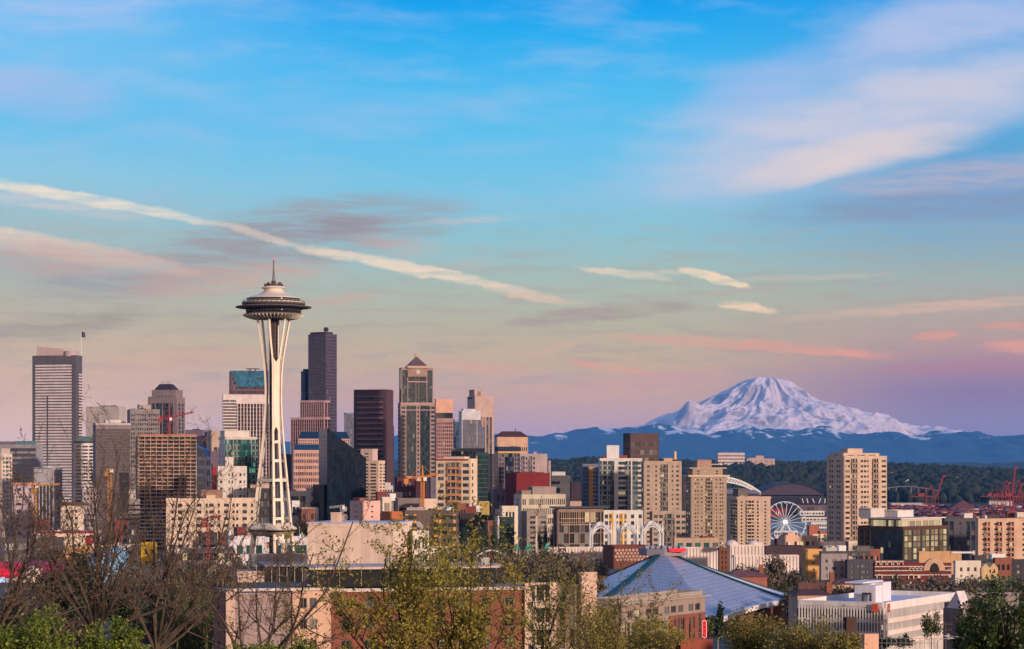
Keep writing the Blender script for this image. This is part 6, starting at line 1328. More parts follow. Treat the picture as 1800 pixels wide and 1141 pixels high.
m = MB(); m.box(X0+4.9, X0+7.2, Y0+1.2, Y0+2.9, h_+.02, h_+1.6); m.tube([(X0-.6, Y0+1, h_+.5), (X0-.6, Y0+1, h_+2.2), (X0-.6, Y0+2.8, h_+2.2), (X0-.6, Y0+2.8, h_+.5)], .3, 8); m.build('chiller_unit', dark_m, b)
m = MB(); m.tube([(X0-14+.0, Y0+2, h_+.3), (X0-2, Y0+2, h_+.3)], .12, 5)
for q in range(6): m.box(X0-13+q*2, X0-12.8+q*2, Y0+1.9, Y0+2.1, h_+.02, h_+.3)
m.build('roof_pipe', dark_m, b)
m = MB(); m.box(-.95, -.76, 1.2, 2.6, h_-1.0, h_+.8); m.box(.6, 1.2, -.85, -.62, h_-1.0, h_+.8); m.build('orange_marker', flat(rgb(206, 84, 50)), b)
b = bld('building', 'grey block with sloped white side parapet right of the finned office', (1660, 1690, 1722), 1070, 440, fr=('_', 1, .5, .02), fl=('_', 1, .5, .02), wallc=(138, 122, 124), t=40, units=1, base=1200)
a_, b_, h_ = DIM[b.name]; m = MB(); m.hull([(-.5, -.3, h_), (2.0, -.3, h_), (2.0, a_*.8, h_), (-.5, a_*.8, h_)], [(-.5, -.3, h_+.8), (2.0, -.3, h_+.8), (2.0, a_*.2, h_+3.4), (-.5, a_*.2, h_+3.4)]); m.build('sloped_parapet', wall(rgb(224, 210, 210, .85)), b)
bld('building', 'grey blank gabled end wall behind the right hand tree', (1690, 1697, 1790), 1052, 470, fr=('____', 1, .5, .02), wallc=(146, 128, 130), t=9, units=2, base=1200)
bld('building', 'small peach wall block at the bottom edge before the finned office', (1515, 1518, 1543), 1122, 300, fr=('_n_', 1, .5, .5), wallc=(226, 174, 148), g=GD, t=10, units=0, base=1200, depth=8)
bld('shed', 'dark kiosk with white and green sign board by the yellow green bushes', (1484, 1487, 1505), 1092, 420, fr=('_', 1, .5, .02), wallc=(76, 52, 46), t=12, units=0, base=1160, depth=6, tiers=[dict(f=(.3, 1, -.1, .02), y0=1097, y=1091, c=(210, 222, 210), n='sign_board', cap=False), dict(f=(0, 1, .1, .9), y0=1092, y=1088, c=(40, 70, 56), n='green_roof')])
# brown hipped roofs
def hiproof(label, px0, px1, yr, ye, D, depth, col, wcol, chim=None):
    x0, x1 = wx(px0, D), wx(px1, D); w_ = x1-x0; zb_ = gz((x0+x1)/2, D); r = thing('hipped_roof_building', label, 'building', (x0, D, zb_), R(3)); ze, zr = wz(ye, D)-zb_, wz(yr, D+depth/2)-zb_
    m = MB(); m.box(0, w_, 0, depth, -3, ze-.02); m.build('wall', wall(rgb(*wcol)), r)
    m = MB(); m.hull([(-.8, -.8, ze), (w_+.8, -.8, ze), (w_+.8, depth+.8, ze), (-.8, depth+.8, ze)], [(w_*.22, depth*.48, zr), (w_*.8, depth*.48, zr), (w_*.8, depth*.52, zr), (w_*.22, depth*.52, zr)]); m.build('roof', wall(rgb(*col), .85, .25, .5), r)
    for cx_ in chim or (): m = MB(); m.box(w_*cx_, w_*cx_+1.6, depth*.3, depth*.3+1.6, ze, zr+2.4); m.build('chimney', wall(rgb(140, 84, 66)), r)
hiproof('brown hipped roof with a chimney right of the pyramid roof', 1284, 1349, 1003, 1014, 880, 22, (128, 78, 72), (150, 90, 72), (.86,))
hiproof('long brown hipped roof below the ornate brick hotel', 1463, 1600, 1017, 1027, 800, 24, (104, 62, 58), (196, 160, 138), (.02,))
hiproof('brown tiled roof with pale gables left of the long hipped roof', 1402, 1462, 1036, 1046, 700, 16, (92, 56, 54), (190, 150, 126), (.95,))
bld('building', 'grey brick block with tan flat roof behind the brown tiled roof', (1400, 1403, 1462), 1028, 790, fr=('_n_n_n_', 2, .4, .6), wallc=(104, 70, 62), t=6, units=3, base=1060)
# curved white canopy in the park
cv = thing('canopy', 'white arched lattice canopy among the park trees', 'canopy', (wx(865, 900), 900, wz(988, 900))); m = MB(); S_ = 900/F
for off in (0, 3):
    P = [(-28*S_+56*S_*k/12, off, 4.6*math.sin(math.pi*(.15+.75*k/12))) for k in range(13)]; m.tube(P, .28, 5)
for k in range(12): x = -28*S_+56*S_*k/12; z = 4.6*math.sin(math.pi*(.15+.75*k/12)); m.bar((x, 0, z), (x+1, 3, z), .2); m.bar((x, 3, z), (x+1, 0, z), .2)
m.build('lattice', white_m, cv)
for k in (0, 12): m = MB(); x = -28*S_+56*S_*k/12; m.bar((x, 1.5, -6), (x, 1.5, 4.6*math.sin(math.pi*(.15+.75*k/12))), .4); m.build('post', white_m, cv)
for px_, lab, w_ in ((908, 'sea green tent roof, leftmost, behind the park trees', 12), (930, 'sea green tent roof in the middle of the park row', 16), (961, 'sea green tent roof, smallest and rightmost in park', 10)):
    r = thing('tent', lab, 'tent', (wx(px_, 1010), 1010, wz(966, 1010))); S_ = 1010/F; m = MB(); q = w_*S_/2; m.hull([(-q, -q, 0), (q, -q, 0), (q, q, 0), (-q, q, 0)], [(-.3, -.3, 2.6), (.3, -.3, 2.6), (.3, .3, 2.6), (-.3, .3, 2.6)]); m.build('canopy', flat(rgb(50, 160, 136), .7), r)
    for sx_ in (-1, 1):
        for sy_ in (-1, 1): m = MB(); m.bar((sx_*q*.95, sy_*q*.95, -6), (sx_*q*.95, sy_*q*.95, 0), .2); m.build('post', white_m, r)
bn = thing('banner_pylon', 'tall purple banner pylon before the white fluted wall', 'banner', (wx(1025.5, 1040), 1040, wz(998, 1040))); S_ = 1040/F
m = MB(); m.box(-1.9*S_, 1.9*S_, -.2, .2, 0, 30*S_); m.build('banner', flat(rgb(120, 30, 96), .7), bn); m = MB(); m.tube([(0, .4, -6), (0, .4, 31*S_)], .15, 6); m.build('pole', white_m, bn)

def utility_pole(label, px, ytop, ybase, D):
    r = thing('utility_pole', label, 'pole', (wx(px, D), D, wz(ybase, D))); H_ = (ybase-ytop)*D/F; m = MB(); m.tube([(0, 0, 0), (0, 0, H_)], [.17, .11], 8); m.build('pole', wall(rgb(88, 72, 62, .8)), r)
    for q in (.6, 1.6): m = MB(); m.box(-1.2, 1.2, -.07, .07, H_-q, H_-q+.14); [m.lathe([(.05, H_-q+.142), (.07, H_-q+.3), (.03, H_-q+.36)], 6, 0, (x, 0)) for x in (-1.05, -.5, .5, 1.05)]; m.build('crossarm', wall(rgb(88, 72, 62, .8)), r)
    m = MB(); m.lathe([(.25, H_-3.2), (.28, H_-3.1), (.28, H_-2.3), (.2, H_-2.2)], 12, 0, (.42, 0)); m.build('transformer', mech_m, r)
    return r
utility_pole('brown utility pole with transformer at the finned office corner', 1546, 1078, 1150, 430)
utility_pole('brown utility pole before the grey block at right', 1662, 1092, 1160, 400)
utility_pole('brown utility pole left of the brick building with the red sign', 1090, 1062, 1160, 400)
def street_lamp(label, px, ytop, ybase, D, s_=1):
    r = thing('street_lamp', label, 'street lamp', (wx(px, D), D, wz(ybase, D))); H_ = (ybase-ytop)*D/F; m = MB(); m.tube([(0, 0, 0), (0, 0, H_*.86), (s_*.5, 0, H_*.97), (s_*2.0, 0, H_)], [.11, .08, .07, .05], 7); m.build('pole', wall(rgb(170, 164, 160, .8)), r)
    m = MB(); m.box(min(s_*1.9, s_*2.7), max(s_*1.9, s_*2.7), -.14, .14, H_-.06, H_+.1); m.build('lamp_head', wall(rgb(206, 200, 196, .8)), r)
street_lamp('curved pale street lamp before the finned office', 1648, 1122, 1165, 380); street_lamp('curved pale street lamp near the right hand trees', 1690, 1118, 1160, 360, -1); street_lamp('curved pale street lamp beside the brick base under the red sign', 1262, 1118, 1160, 420)
fn = thing('railing', 'thin metal railing along the street below the finned office', 'railing', (wx(1542, 330), 330, wz(1140, 330))); m = MB(); L_ = 100*330/F
for k in range(13): m.bar((k*L_/12, 0, 0), (k*L_/12, 0, 1.5), .06)
for z in (.8, 1.5): m.bar((0, 0, z), (L_, 0, z), .06)
m.build('rail', wall(rgb(150, 140, 140, .8)), fn)
# ================================================================== trees
def leafquads(P, size, rng, up=.3, elong=1.0):
    n = len(P); d = rng.normal(size=(n, 3)); d[:, 2] += up; d /= np.linalg.norm(d, axis=1)[:, None]
    a = np.cross(d, rng.normal(size=(n, 3))); a /= np.linalg.norm(a, axis=1)[:, None]+1e-9; b = np.cross(d, a)
    s = (size*rng.uniform(.6, 1.35, size=n))[:, None]
    V = np.stack([P-a*s*elong, P-b*s*.55+d*s*.12, P+a*s*elong, P+b*s*.55+d*s*.12], 1).reshape(-1, 3)
    return V, np.arange(4*n).reshape(n, 4)
bark = wall((.088, .060, .044), .95, .35, 3.0); bark_l = wall((.075, .060, .034), .95, .35, 3.0); bark_d = wall((.035, .028, .022), .95, .35, 2.0)
def grow(m, tips, p, d, L, r, lev, maxlev, rg, kids, spread, up, wig, ratio, sides, keep=1.0):
    n = 5 if lev == 0 else (4 if lev < maxlev else 3); pts = [p]; rad = [r]; q = Vector(p); dd = Vector(d).normalized()
    for i in range(n):
        dd = (dd+Vector((rg.gauss(0, wig), rg.gauss(0, wig), rg.gauss(0, wig)+up))).normalized(); q = q+dd*(L/n); pts.append(q.copy()); rad.append(max(r*(1-.72*(i+1)/n), .0028))
        if lev < maxlev and i >= (1 if lev == 0 else 0):
            for _ in range(kids[lev]):
                if rg.random() > keep: continue
                ax = Vector((rg.gauss(0, 1), rg.gauss(0, 1), rg.gauss(0, 1))).cross(dd).normalized(); ang = R(rg.uniform(*spread)); cd = dd*math.cos(ang)+ax*math.sin(ang)
                grow(m, tips, q-dd*(L/n)*rg.random(), cd, L*ratio*rg.uniform(.65, 1.2)*(1-.35*i/n), max(rad[-1]*.62, .004), lev+1, maxlev, rg, kids, spread, up, wig, ratio, sides, keep)
        if lev >= maxlev-1: tips.append(q.copy())
    m.tube(pts, rad, sides[min(lev, len(sides)-1)])
def fg_tree(name, label, px, py, D, limbs, seed, kids=(2, 2, 2), maxlev=3, r0=.05, leaf=None, lsize=.05, per_tip=2, jit=.08, barkm=None, group=None, cat='tree', ratio=.5, up=.10, wig=.10, tipcluster=None, leafname='leaves', trunk_r=None, spr=(22, 58)):
    """limbs: list of photo directions (dx px, dy px, depth) measured from the fork"""
    rg = random.Random(seed); x, z = wx(px, D), wz(py, D); g = gz(x, D); root = thing(name, label, cat, (x, D, g-.2)); fork = Vector((0, 0, z-g+.2)); mpp = D/F
    m = MB(); tips = []
    tr = trunk_r or r0*2.2
    m2 = MB(); m2.tube([(0, .1, 0), (.05, 0, fork.z*.5), tuple(fork)], [tr*1.5, tr*1.15, tr], 9); m2.build('trunk', barkm or bark, root)
    for (dx_, dy_, dd_) in limbs:
        gk = 1.12 if maxlev == 3 else 1.04; v = Vector((dx_*mpp*gk, dd_, -dy_*mpp*gk)); grow(m, tips, fork+Vector((rg.uniform(-.05, .05), rg.uniform(-.05, .05), rg.uniform(-.3, 0))), v, v.length, r0*rg.uniform(.75, 1.15), 0, maxlev, rg, kids, spr, up, wig, ratio, (6, 5, 4, 3), .9 if maxlev == 3 else 1.0)
    m.build('branches', barkm or bark, root)
    if leaf is not None:
        nr = np.random.default_rng(seed); T = np.array([tuple(t) for t in tips]); T = np.repeat(T, per_tip, 0)+nr.normal(size=(len(T)*per_tip, 3))*jit
        V, Q = leafquads(T, lsize, nr); ob(leafname, nppoly(leafname, V, Q, leaf), root)
    return root
L_maple = leafmat('leaf_maple', (.012, .045, .006), (.26, .30, .018), .3, 3.0); L_bud = leafmat('leaf_bud', (.16, .13, .02), (.46, .36, .05), .35, 3.0)
L_dark = leafmat('leaf_dark', (.008, .026, .008), (.09, .12, .015), .25, 1.8); L_olive = leafmat('leaf_olive', (.10, .09, .015), (.34, .26, .05), .3, .8)
L_bare = leafmat('twig_haze', (.055, .04, .028), (.15, .11, .065), 0, .6); L_mid = leafmat('leaf_mid', (.03, .05, .014), (.13, .13, .03), .2, .5); L_ever = leafmat('leaf_evergreen', (.010, .024, .012), (.035, .055, .022), .1, .5); L_bud2 = leafmat('bud_brown', (.09, .05, .03), (.2, .11, .06), .1, 2)
# bare trees, left
fg_tree('bare_tree', 'big bare tree with many leaders in front of the ribbed grey tower', 168, 1112, 46, [(-150, -210, .6), (-100, -255, -.4), (-60, -245, .5), (-15, -300, 0), (25, -250, -.6), (70, -250, .5), (115, -230, 0), (-170, -110, .2), (150, -150, -.5), (-40, -170, -.8), (40, -180, .8), (-125, -160, .9), (90, -140, .9), (-75, -290, .2), (50, -285, -.2), (160, -210, .4), (-30, -230, .9)], 5, kids=(2, 1, 1), r0=.038, wig=.17, spr=(25, 72), ratio=.46, up=.08, leaf=L_bud2, lsize=.018, per_tip=1, jit=.010, leafname='buds')
fg_tree('bare_tree', 'bare tree with one straight dark leader below the construction frame', 276, 1130, 52, [(-6, -330, 0), (70, -270, .4), (-60, -240, -.4), (125, -235, .2), (160, -170, -.4), (200, -150, .5), (30, -220, -.8), (-100, -190, .6), (60, -200, 1.0), (245, -215, .0), (-30, -280, .7), (40, -310, -.3), (100, -270, -.7), (190, -200, .8), (-80, -140, -.6), (140, -120, .2)], 9, kids=(2, 1, 1), r0=.032, wig=.17, spr=(25, 72), ratio=.46, up=.08, leaf=L_bud2, lsize=.018, per_tip=1, jit=.010, leafname='buds')
fg_tree('bare_tree', 'bare tree leaning in from the left edge', -10, 1120, 42, [(70, -230, .3), (30, -200, -.3), (110, -170, .5), (20, -120, .6), (130, -110, -.4), (60, -300, 0), (90, -260, .6), (20, -270, -.6), (140, -190, .2), (50, -160, -.9)], 13, kids=(2, 1, 1), r0=.032, wig=.17, spr=(25, 72), ratio=.46, up=.08, leaf=L_bud2, lsize=.018, per_tip=1, jit=.010, leafname='buds')
fg_tree('bare_tree', 'thin bare tree sprawling over the tiled foreground wall', 440, 1190, 40, [(120, -200, .2), (180, -160, -.3), (60, -190, .4), (-60, -190, 0), (220, -210, .3), (10, -230, -.4), (160, -110, .5), (-110, -150, .2)], 21, kids=(2, 1, 1), r0=.032, wig=.17, spr=(25, 72), ratio=.46, up=.08, leaf=L_bud2, lsize=.018, per_tip=1, jit=.010, leafname='buds')
# leafing trees, centre
fg_tree('leafing_tree', 'budding tree with small yellow green leaf tufts before beige hall', 690, 1200, 56, [(-60, -235, .2), (-120, -225, -.2), (20, -255, .5), (60, -225, -.5), (-20, -245, .1), (120, -210, .6), (-30, -180, .8), (-150, -150, .2), (100, -170, .3), (-5, -150, -.8), (-90, -110, .6), (70, -110, -.7)], 31, kids=(2, 2), maxlev=2, wig=.16, spr=(25, 65), ratio=.46, r0=.035, leaf=L_bud, lsize=.042, per_tip=4, jit=.045, barkm=bark_d)
fg_tree('leafing_tree', 'densest budding tree over the middle of the brick foreground wall', 815, 1210, 60, [(-70, -215, .2), (0, -245, -.4), (60, -235, .5), (-110, -170, .3), (-40, -225, .9), (30, -240, -.9), (110, -175, -.3), (30, -160, .9), (-30, -140, -.8), (-100, -90, .6), (90, -100, .6), (0, -95, 0)], 37, kids=(2, 2), maxlev=2, wig=.16, spr=(25, 65), ratio=.46, r0=.034, leaf=L_bud, lsize=.042, per_tip=4, jit=.06, barkm=bark_d)
fg_tree('leafing_tree', 'tall thin stemmed olive tree at right end of brick wall', 955, 1220, 64, [(-20, -245, .2), (30, -250, -.4), (70, -225, .5), (-60, -210, .3), (100, -170, -.3), (10, -180, .9), (-40, -150, -.8), (60, -130, .6)], 41, kids=(2, 2), maxlev=2, wig=.16, spr=(25, 65), ratio=.46, r0=.032, leaf=L_olive, lsize=.038, per_tip=3, jit=.05, barkm=bark_d)
fg_tree('leafing_tree', 'half bare tree hiding the left corner of the pyramid roof', 1055, 1215, 70, [(-20, -200, .2), (30, -190, -.4), (60, -175, .5), (-50, -170, .3), (75, -130, -.3), (10, -150, .9), (-70, -120, -.8)], 43, kids=(2, 2), maxlev=2, wig=.16, spr=(25, 65), ratio=.46, r0=.032, leaf=L_olive, lsize=.038, per_tip=3, jit=.04, barkm=bark)
# solid crowns
def crown_pts(n, rx, ry, rz, nr, clumps=26, tight=.26, flatb=.35):
    C = nr.normal(size=(clumps, 3)); C /= np.linalg.norm(C, axis=1)[:, None]; C *= (nr.random(clumps)**.45)[:, None]; C[:, 2] = np.where(C[:, 2] < -flatb, -flatb*nr.random(clumps), C[:, 2])
    w = nr.uniform(.6, 1.5, clumps); idx = nr.choice(clumps, n, p=w/w.sum()); P = C[idx]*.85+nr.normal(size=(n, 3))*tight*w[idx][:, None]*.8
    return P*np.array([rx, ry, rz])
def crown_tree(name, label, px, py, D, wpx, hpx, mat, n, ls, seed, clumps=26, tight=.24, barkm=None, group=None, elong=1.0, up=.3):
    nr = np.random.default_rng(seed); x = wx(px, D); g = gz(x, D); mpp = D/F; zc = wz(py, D)-g+.3; r = thing(name, label, 'tree', (x, D, g-.3), 0, group)
    rx_, rz_ = wpx*mpp/2, hpx*mpp/2; P = crown_pts(n, rx_, rx_, rz_, nr, clumps, tight); P[:, 2] += zc
    V, Q = leafquads(P, ls, nr, up, elong); ob('crown', nppoly('crown', V, Q, mat), r)
    m = MB(); rg = random.Random(seed); tr = max(.06, rx_*.05); m.tube([(0, 0, 0), (0, 0, zc-rz_*.5), (rg.uniform(-.1, .1)*rx_, 0, zc+rz_*.3)], [tr*1.4, tr, tr*.4], 7)
    for _ in range(9):
        a = rg.uniform(0, 6.28); e = rg.uniform(.2, .8); z0 = zc-rz_*rg.uniform(.1, .7); m.tube([(0, 0, z0), (rx_*.4*math.cos(a), rx_*.4*math.sin(a), z0+rz_*.5*e), (rx_*.75*math.cos(a), rx_*.75*math.sin(a), z0+rz_*e*1.1)], [tr*.5, tr*.3, tr*.1], 5)
    m.build('trunk', barkm or bark, r); return r
crown_tree('maple_tree', 'bright green maple with drooping flowers at the lower left corner', 62, 1135, 30, 200, 150, L_maple, 5200, .026, 51, 60, .11)
crown_tree('maple_tree', 'bright green maple bough left of the tiled wall, second from left', 205, 1138, 31, 130, 120, L_maple, 3000, .026, 52, 40, .12)
crown_tree('maple_tree', 'low bright green maple top below the tiled wall', 450, 1158, 31, 170, 70, L_maple, 1500, .026, 53, 24, .13)
crown_tree('maple_tree', 'small green maple tip peeking up before the beige wall bay', 542, 1150, 31, 60, 40, L_maple, 420, .028, 54, 7, .24)
crown_tree('broadleaf_tree', 'dark green leafy tree at the lower right corner', 1772, 1118, 44, 190, 250, L_dark, 6500, .042, 61, 70, .11)
crown_tree('broadleaf_tree', 'short dark green leafy tree beside the taller corner tree', 1712, 1120, 46, 90, 150, L_dark, 2400, .042, 62, 34, .13)
for i, (px_, py_, D_, w_, h_, lab) in enumerate(((1320, 1130, 170, 130, 110, 'rounded olive yellow tree right of the red sign'), (1420, 1132, 165, 150, 110, 'broad olive yellow tree before the finned office'), (1490, 1145, 160, 80, 70, 'low olive yellow tree beside the peach wall'), (1145, 1130, 180, 130, 90, 'green tree covering the lower brick building front'), (1055, 1125, 175, 100, 110, 'olive green tree left of the brick building front'))):
    crown_tree('broadleaf_tree', lab, px_, py_, D_, w_, h_, L_olive if i in (0, 1, 2) else L_bud, 6500, .10, 70+i, 44, .17)
crown_tree('conifer_tree', 'dark narrow evergreen beside the red sign', 1264, 1103, 470, 16, 62, L_ever, 1800, .45, 81, 16, .25)
crown_tree('conifer_tree', 'pale green loose tree between red sign and dark evergreen', 1248, 1096, 520, 26, 36, L_mid, 900, .4, 82, 14, .25)
crown_tree('conifer_tree', 'dark evergreen mass behind the bare trees at left', 128, 1040, 90, 110, 130, L_ever, 6000, .10, 83, 30, .2)
crown_tree('conifer_tree', 'dark evergreen behind the green maple bough', 215, 1070, 95, 90, 100, L_ever, 4000, .10, 84, 24, .2)
crown_tree('broadleaf_tree', 'grey green budding tree against the finned office wall', 1637, 1100, 440, 34, 60, L_mid, 1500, .22, 85, 18, .22)
crown_tree('broadleaf_tree', 'dark low shrub tree at the finned office corner', 1555, 1132, 420, 34, 26, L_ever, 900, .25, 86, 12, .22)
crown_tree('broadleaf_tree', 'second dark low tree along the finned office wall', 1588, 1128, 415, 30, 30, L_ever, 900, .25, 87, 12, .22)
# park trees: four kinds, copied
protos = []
def proto(name, mat, n, ls, seed, rx_, rz_, elong=1.0, up=.3, cl=24, tg=.23, tm=None):
    nr = np.random.default_rng(seed); r = thing(name, 'tree', 'tree', (0, 0, 0)); P = crown_pts(n, rx_, rx_, rz_, nr, cl, tg); P[:, 2] += rz_*1.15+1.5
    V, Q = leafquads(P, ls, nr, up, elong); ob('crown', nppoly('crown', V, Q, mat), r); m = MB(); m.tube([(0, 0, -1), (0, 0, rz_*.9), (.2, .1, rz_*1.8)], [.32, .22, .05], 7); rg = random.Random(seed)
    for _ in range(14):
        a = rg.uniform(0, 6.28); z0 = rz_*rg.uniform(.4, 1.2); m.tube([(0, 0, z0), (rx_*.4*math.cos(a), rx_*.4*math.sin(a), z0+rz_*.3), (rx_*.8*math.cos(a), rx_*.8*math.sin(a), z0+rz_*.75)], [.13, .08, .02], 4)
    m.build('trunk', bark, r); return r
PT = {'bare': [proto('bare_tree', L_bare, 2600, .55, 91, 5, 6, .12+1.0, .8), proto('bare_tree', L_bare, 2600, .55, 92, 6, 5.5, 1.1, .8)], 'green': [proto('broadleaf_tree', L_mid, 2000, .42, 93, 5, 5.5), proto('broadleaf_tree', L_mid, 2200, .42, 94, 6, 5)], 'ever': [proto('conifer_tree', L_ever, 1800, .42, 95, 3.6, 8)], 'olive': [proto('broadleaf_tree', L_olive, 1900, .4, 96, 5, 4.6)], 'lime': [proto('broadleaf_tree', leafmat('leaf_lime', (.04, .09, .012), (.2, .24, .03), .25, .5), 2000, .38, 97, 5, 5)]}
used = set()
def trees(kind, label, group, spots):
    lib = PT[kind]
    for i, (px_, pyt, D_, w_) in enumerate(spots):
        k = (i*7+len(group)) % len(lib); pr = lib[k]; x = wx(px_, D_); g = gz(x, D_); top = wz(pyt, D_); mpp = D_/F
        hgt = max(3.0, top-g); base_h = {'ever': 19.5}.get(kind, 15.0); s = hgt/base_h; sx_ = w_*mpp/(2*5.2)
        if (kind, k) not in used: used.add((kind, k)); c = pr; c.location = (x, D_, g); c.scale = (sx_, sx_, s); c.rotation_euler = (0, 0, i*1.7); c['label'] = label; c['group'] = group
        else: c = copy_thing(pr, (x, D_, g), i*1.7+.4, label, group, (sx_, sx_, s))
def row(px0, px1, pyt, D0, D1, n, w_, seed, jy=8):
    r_ = random.Random(seed); return [(px0+(px1-px0)*(i+.5)/n+r_.uniform(-6, 6), pyt+r_.uniform(-jy, jy), r_.uniform(D0, D1), w_*r_.uniform(.75, 1.3)) for i in range(n)]
trees('bare', 'brown bare crowned park tree between beige hall and white fluted wall', 'bare park trees in the middle', row(760, 1000, 965, 800, 960, 16, 42, 1)+row(700, 1030, 985, 640, 760, 16, 46, 2)+row(990, 1055, 990, 700, 900, 6, 40, 3))
trees('olive', 'olive crowned park tree in front of the ochre apartments', 'olive park trees in the middle', row(760, 900, 960, 880, 1000, 8, 34, 4)+row(730, 900, 990, 560, 640, 7, 40, 5))
trees('green', 'green park tree right of the white lattice canopy', 'green park trees in the middle', row(880, 1000, 962, 900, 1010, 7, 40, 6))
trees('ever', 'dark evergreen standing before the white fluted wall', 'evergreens by the fluted wall', [(955, 955, 1000, 26), (967, 968, 930, 22), (885, 958, 960, 22), (1040, 985, 960, 14)])
trees('bare', 'brown bare crowned tree on the slope below the ornate brick hotel', 'bare trees on the right slope', row(1560, 1800, 1020, 720, 860, 16, 56, 7, 9)+row(1400, 1560, 1026, 740, 800, 7, 44, 8, 5)+row(1600, 1800, 1040, 560, 640, 9, 60, 9, 6))
trees('bare', 'brown bare crowned tree between pyramid roof and white fluted hall', 'bare trees right of the pyramid roof', [(1362, 976, 930, 46), (1392, 996, 940, 34), (1300, 996, 960, 40), (1325, 990, 970, 36), (1345, 1000, 900, 36), (1420, 1010, 880, 30), (1390, 1038, 780, 40), (1425, 1040, 760, 40), (1450, 1030, 770, 30)])
trees('lime', 'fresh green tree on the slope under the dark right hand block', 'fresh green trees on the right slope', row(1700, 1800, 1002, 840, 900, 6, 44, 10, 7)+[(1690, 1040, 600, 26)])
trees('green', 'green tree by the pale halls right of the pyramid', 'green trees beside the halls', [(1395, 1000, 960, 22), (1432, 1005, 930, 26), (1380, 1012, 930, 26), (1470, 1020, 880, 26)])
trees('bare', 'brown bare tree in the dip behind the left bare trees', 'bare trees behind the left foreground', row(220, 420, 985, 500, 700, 12, 60, 11, 12)+row(0, 160, 1035, 400, 520, 7, 60, 12, 8))
trees('green', 'dull green tree in the dip left of the tiled foreground wall', 'green trees behind the left foreground', row(300, 420, 995, 420, 520, 5, 56, 13, 12)+row(0, 330, 1080, 200, 300, 6, 90, 14, 10))
trees('ever', 'dark evergreen in the dip left of the tiled foreground wall', 'evergreens behind the left foreground', [(395, 982, 640, 30), (330, 985, 600, 26), (240, 1000, 420, 40), (310, 1000, 500, 34)])
trees('green', 'street tree at the foot of the black glass wedge', 'street trees below the black wedge', row(512, 562, 908, 1600, 1700, 6, 16, 15, 3))
trees('ever', 'dark street tree among the blocks below the grey gridded office', 'street trees below the gridded office', row(800, 900, 925, 1250, 1400, 9, 20, 16, 5)+row(945, 975, 925, 1300, 1400, 4, 16, 17, 5))
trees('ever', 'dark garden tree between the mansion and the lone tan tower', 'garden trees by the mansion', row(1432, 1460, 942, 1320, 1400, 6, 16, 18, 4)+row(1380, 1430, 950, 1330, 1400, 4, 12, 19, 2))
# ================================================================== dark blocks that fill the street gaps
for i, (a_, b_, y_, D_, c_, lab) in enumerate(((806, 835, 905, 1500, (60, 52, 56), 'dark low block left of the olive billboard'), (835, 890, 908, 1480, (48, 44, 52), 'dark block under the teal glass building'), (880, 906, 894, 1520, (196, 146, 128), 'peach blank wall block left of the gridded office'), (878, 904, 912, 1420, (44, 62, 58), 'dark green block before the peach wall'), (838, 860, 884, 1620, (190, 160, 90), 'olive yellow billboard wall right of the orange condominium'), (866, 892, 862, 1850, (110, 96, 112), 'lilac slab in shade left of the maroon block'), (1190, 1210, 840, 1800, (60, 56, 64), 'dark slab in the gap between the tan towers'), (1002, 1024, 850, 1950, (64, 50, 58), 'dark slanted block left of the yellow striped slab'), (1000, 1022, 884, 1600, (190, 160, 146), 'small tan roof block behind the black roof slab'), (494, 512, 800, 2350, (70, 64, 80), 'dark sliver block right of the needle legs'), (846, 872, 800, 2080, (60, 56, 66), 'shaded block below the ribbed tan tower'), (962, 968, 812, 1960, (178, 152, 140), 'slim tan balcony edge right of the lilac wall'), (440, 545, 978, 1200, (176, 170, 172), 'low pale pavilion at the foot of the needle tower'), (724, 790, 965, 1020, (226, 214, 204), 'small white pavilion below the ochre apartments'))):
    bld('building', lab, (a_, a_+2, b_), y_, D_, fr=('_n_n_', 4, .4, 1) if i in (0, 1, 5, 6, 10) else ('__', 1, .5, .4), wallc=c_, g=GN, t=10, units=2)
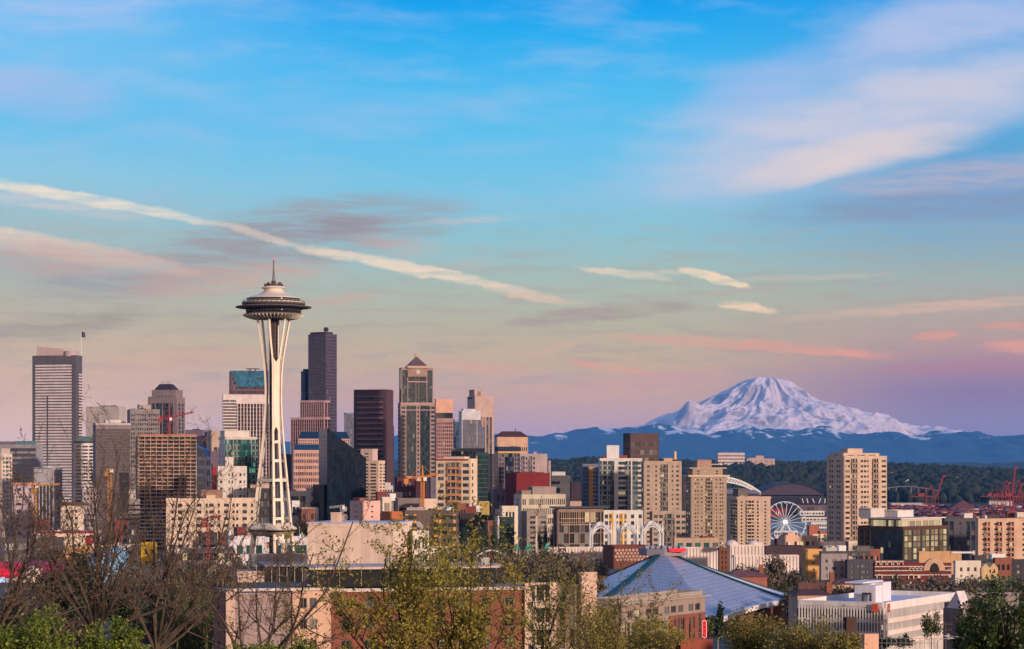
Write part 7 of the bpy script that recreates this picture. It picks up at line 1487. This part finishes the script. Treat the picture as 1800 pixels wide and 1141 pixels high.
# ================================================================== packed low-rises between the towers
PK = [('below the white banded tower with the flag', 20, 140, 912, 945, 1480, 1750), ('below the ribbed grey tower', 150, 235, 905, 945, 1480, 1750), ('left of the needle tower legs', 345, 440, 920, 945, 1460, 1540), ('between needle tower and black wedge', 500, 560, 880, 905, 1700, 1820),
      ('under the brown banded tower', 640, 700, 862, 890, 1500, 1800), ('under the pyramid topped tower', 700, 770, 852, 876, 1780, 1950), ('behind the ochre apartment block', 760, 850, 880, 900, 1480, 1600), ('below the maroon block', 850, 905, 880, 930, 1450, 1600),
      ('under the tan apartment towers', 1190, 1290, 930, 950, 1500, 1700), ('between mansion and ferris wheel', 1350, 1455, 938, 955, 1500, 1800), ('behind the lit brick office', 1560, 1720, 905, 918, 1450, 1700), ('behind the tan balcony block', 1700, 1800, 900, 914, 1450, 1700), ('above the light grey apartment block', 1440, 1540, 962, 972, 1020, 1150), ('right of the white gabled house', 1690, 1800, 978, 992, 950, 1080), ('below the lone tan tower', 1440, 1520, 950, 964, 1300, 1450)]
PC = [('pale grey', (190, 184, 182), '_n_nn_n_', 3), ('rust brown', (140, 84, 66), '.n.n.n.', 4), ('cream', (226, 206, 184), '_n.n.n_', 4), ('charcoal', (70, 66, 72), '.w.w.w.', 4), ('brick red', (128, 62, 56), '_n_n_n_n_', 3), ('white', (228, 222, 218), '.W.W.', 3)]
for i, (rel, a_, b_, y0_, y1_, D0, D1) in enumerate(PK):
    r_ = random.Random(300+i)
    for k_ in r_.sample(range(6), 5):
        cn, cc, pt, nf = PC[k_]; p0_ = r_.uniform(a_, b_-14); w_ = r_.uniform(14, 34); D_ = r_.uniform(D0, D1)
        bld('building', cn+' low-rise block packed '+rel, (p0_, p0_+2+r_.random()*4, p0_+w_), r_.uniform(y0_, y1_), D_, fr=(pt, nf, .5, .8), wallc=cc, g=gl((.02, .02, .024), .05, .2), units=2, depth=r_.uniform(10, 20), indiv=False)
# ================================================================== haze
h = MB(); h.box(-45000, 45000, -400, HZ_END, -2.0, HZ_TOP); hz_ = h.build('haze', None) if False else None
me = bpy.data.meshes.new('haze'); me.from_pydata(h.v, [], h.f); hm = bpy.data.materials.new('haze'); hm.use_nodes = True; t = hm.node_tree; t.nodes.clear()
vo = t.nodes.new('ShaderNodeVolumePrincipled'); vo.inputs['Color'].default_value = (.10, .40, 1.0, 1); vo.inputs['Density'].default_value = HZ_DEN; vo.inputs['Anisotropy'].default_value = -0.2
oo = t.nodes.new('ShaderNodeOutputMaterial'); put(oo.inputs['Volume'], vo.outputs[0]); me.materials.append(hm)
tag(ob('haze', me), 'thin blue evening haze over the city and the distant hills', 'haze', kind='stuff')
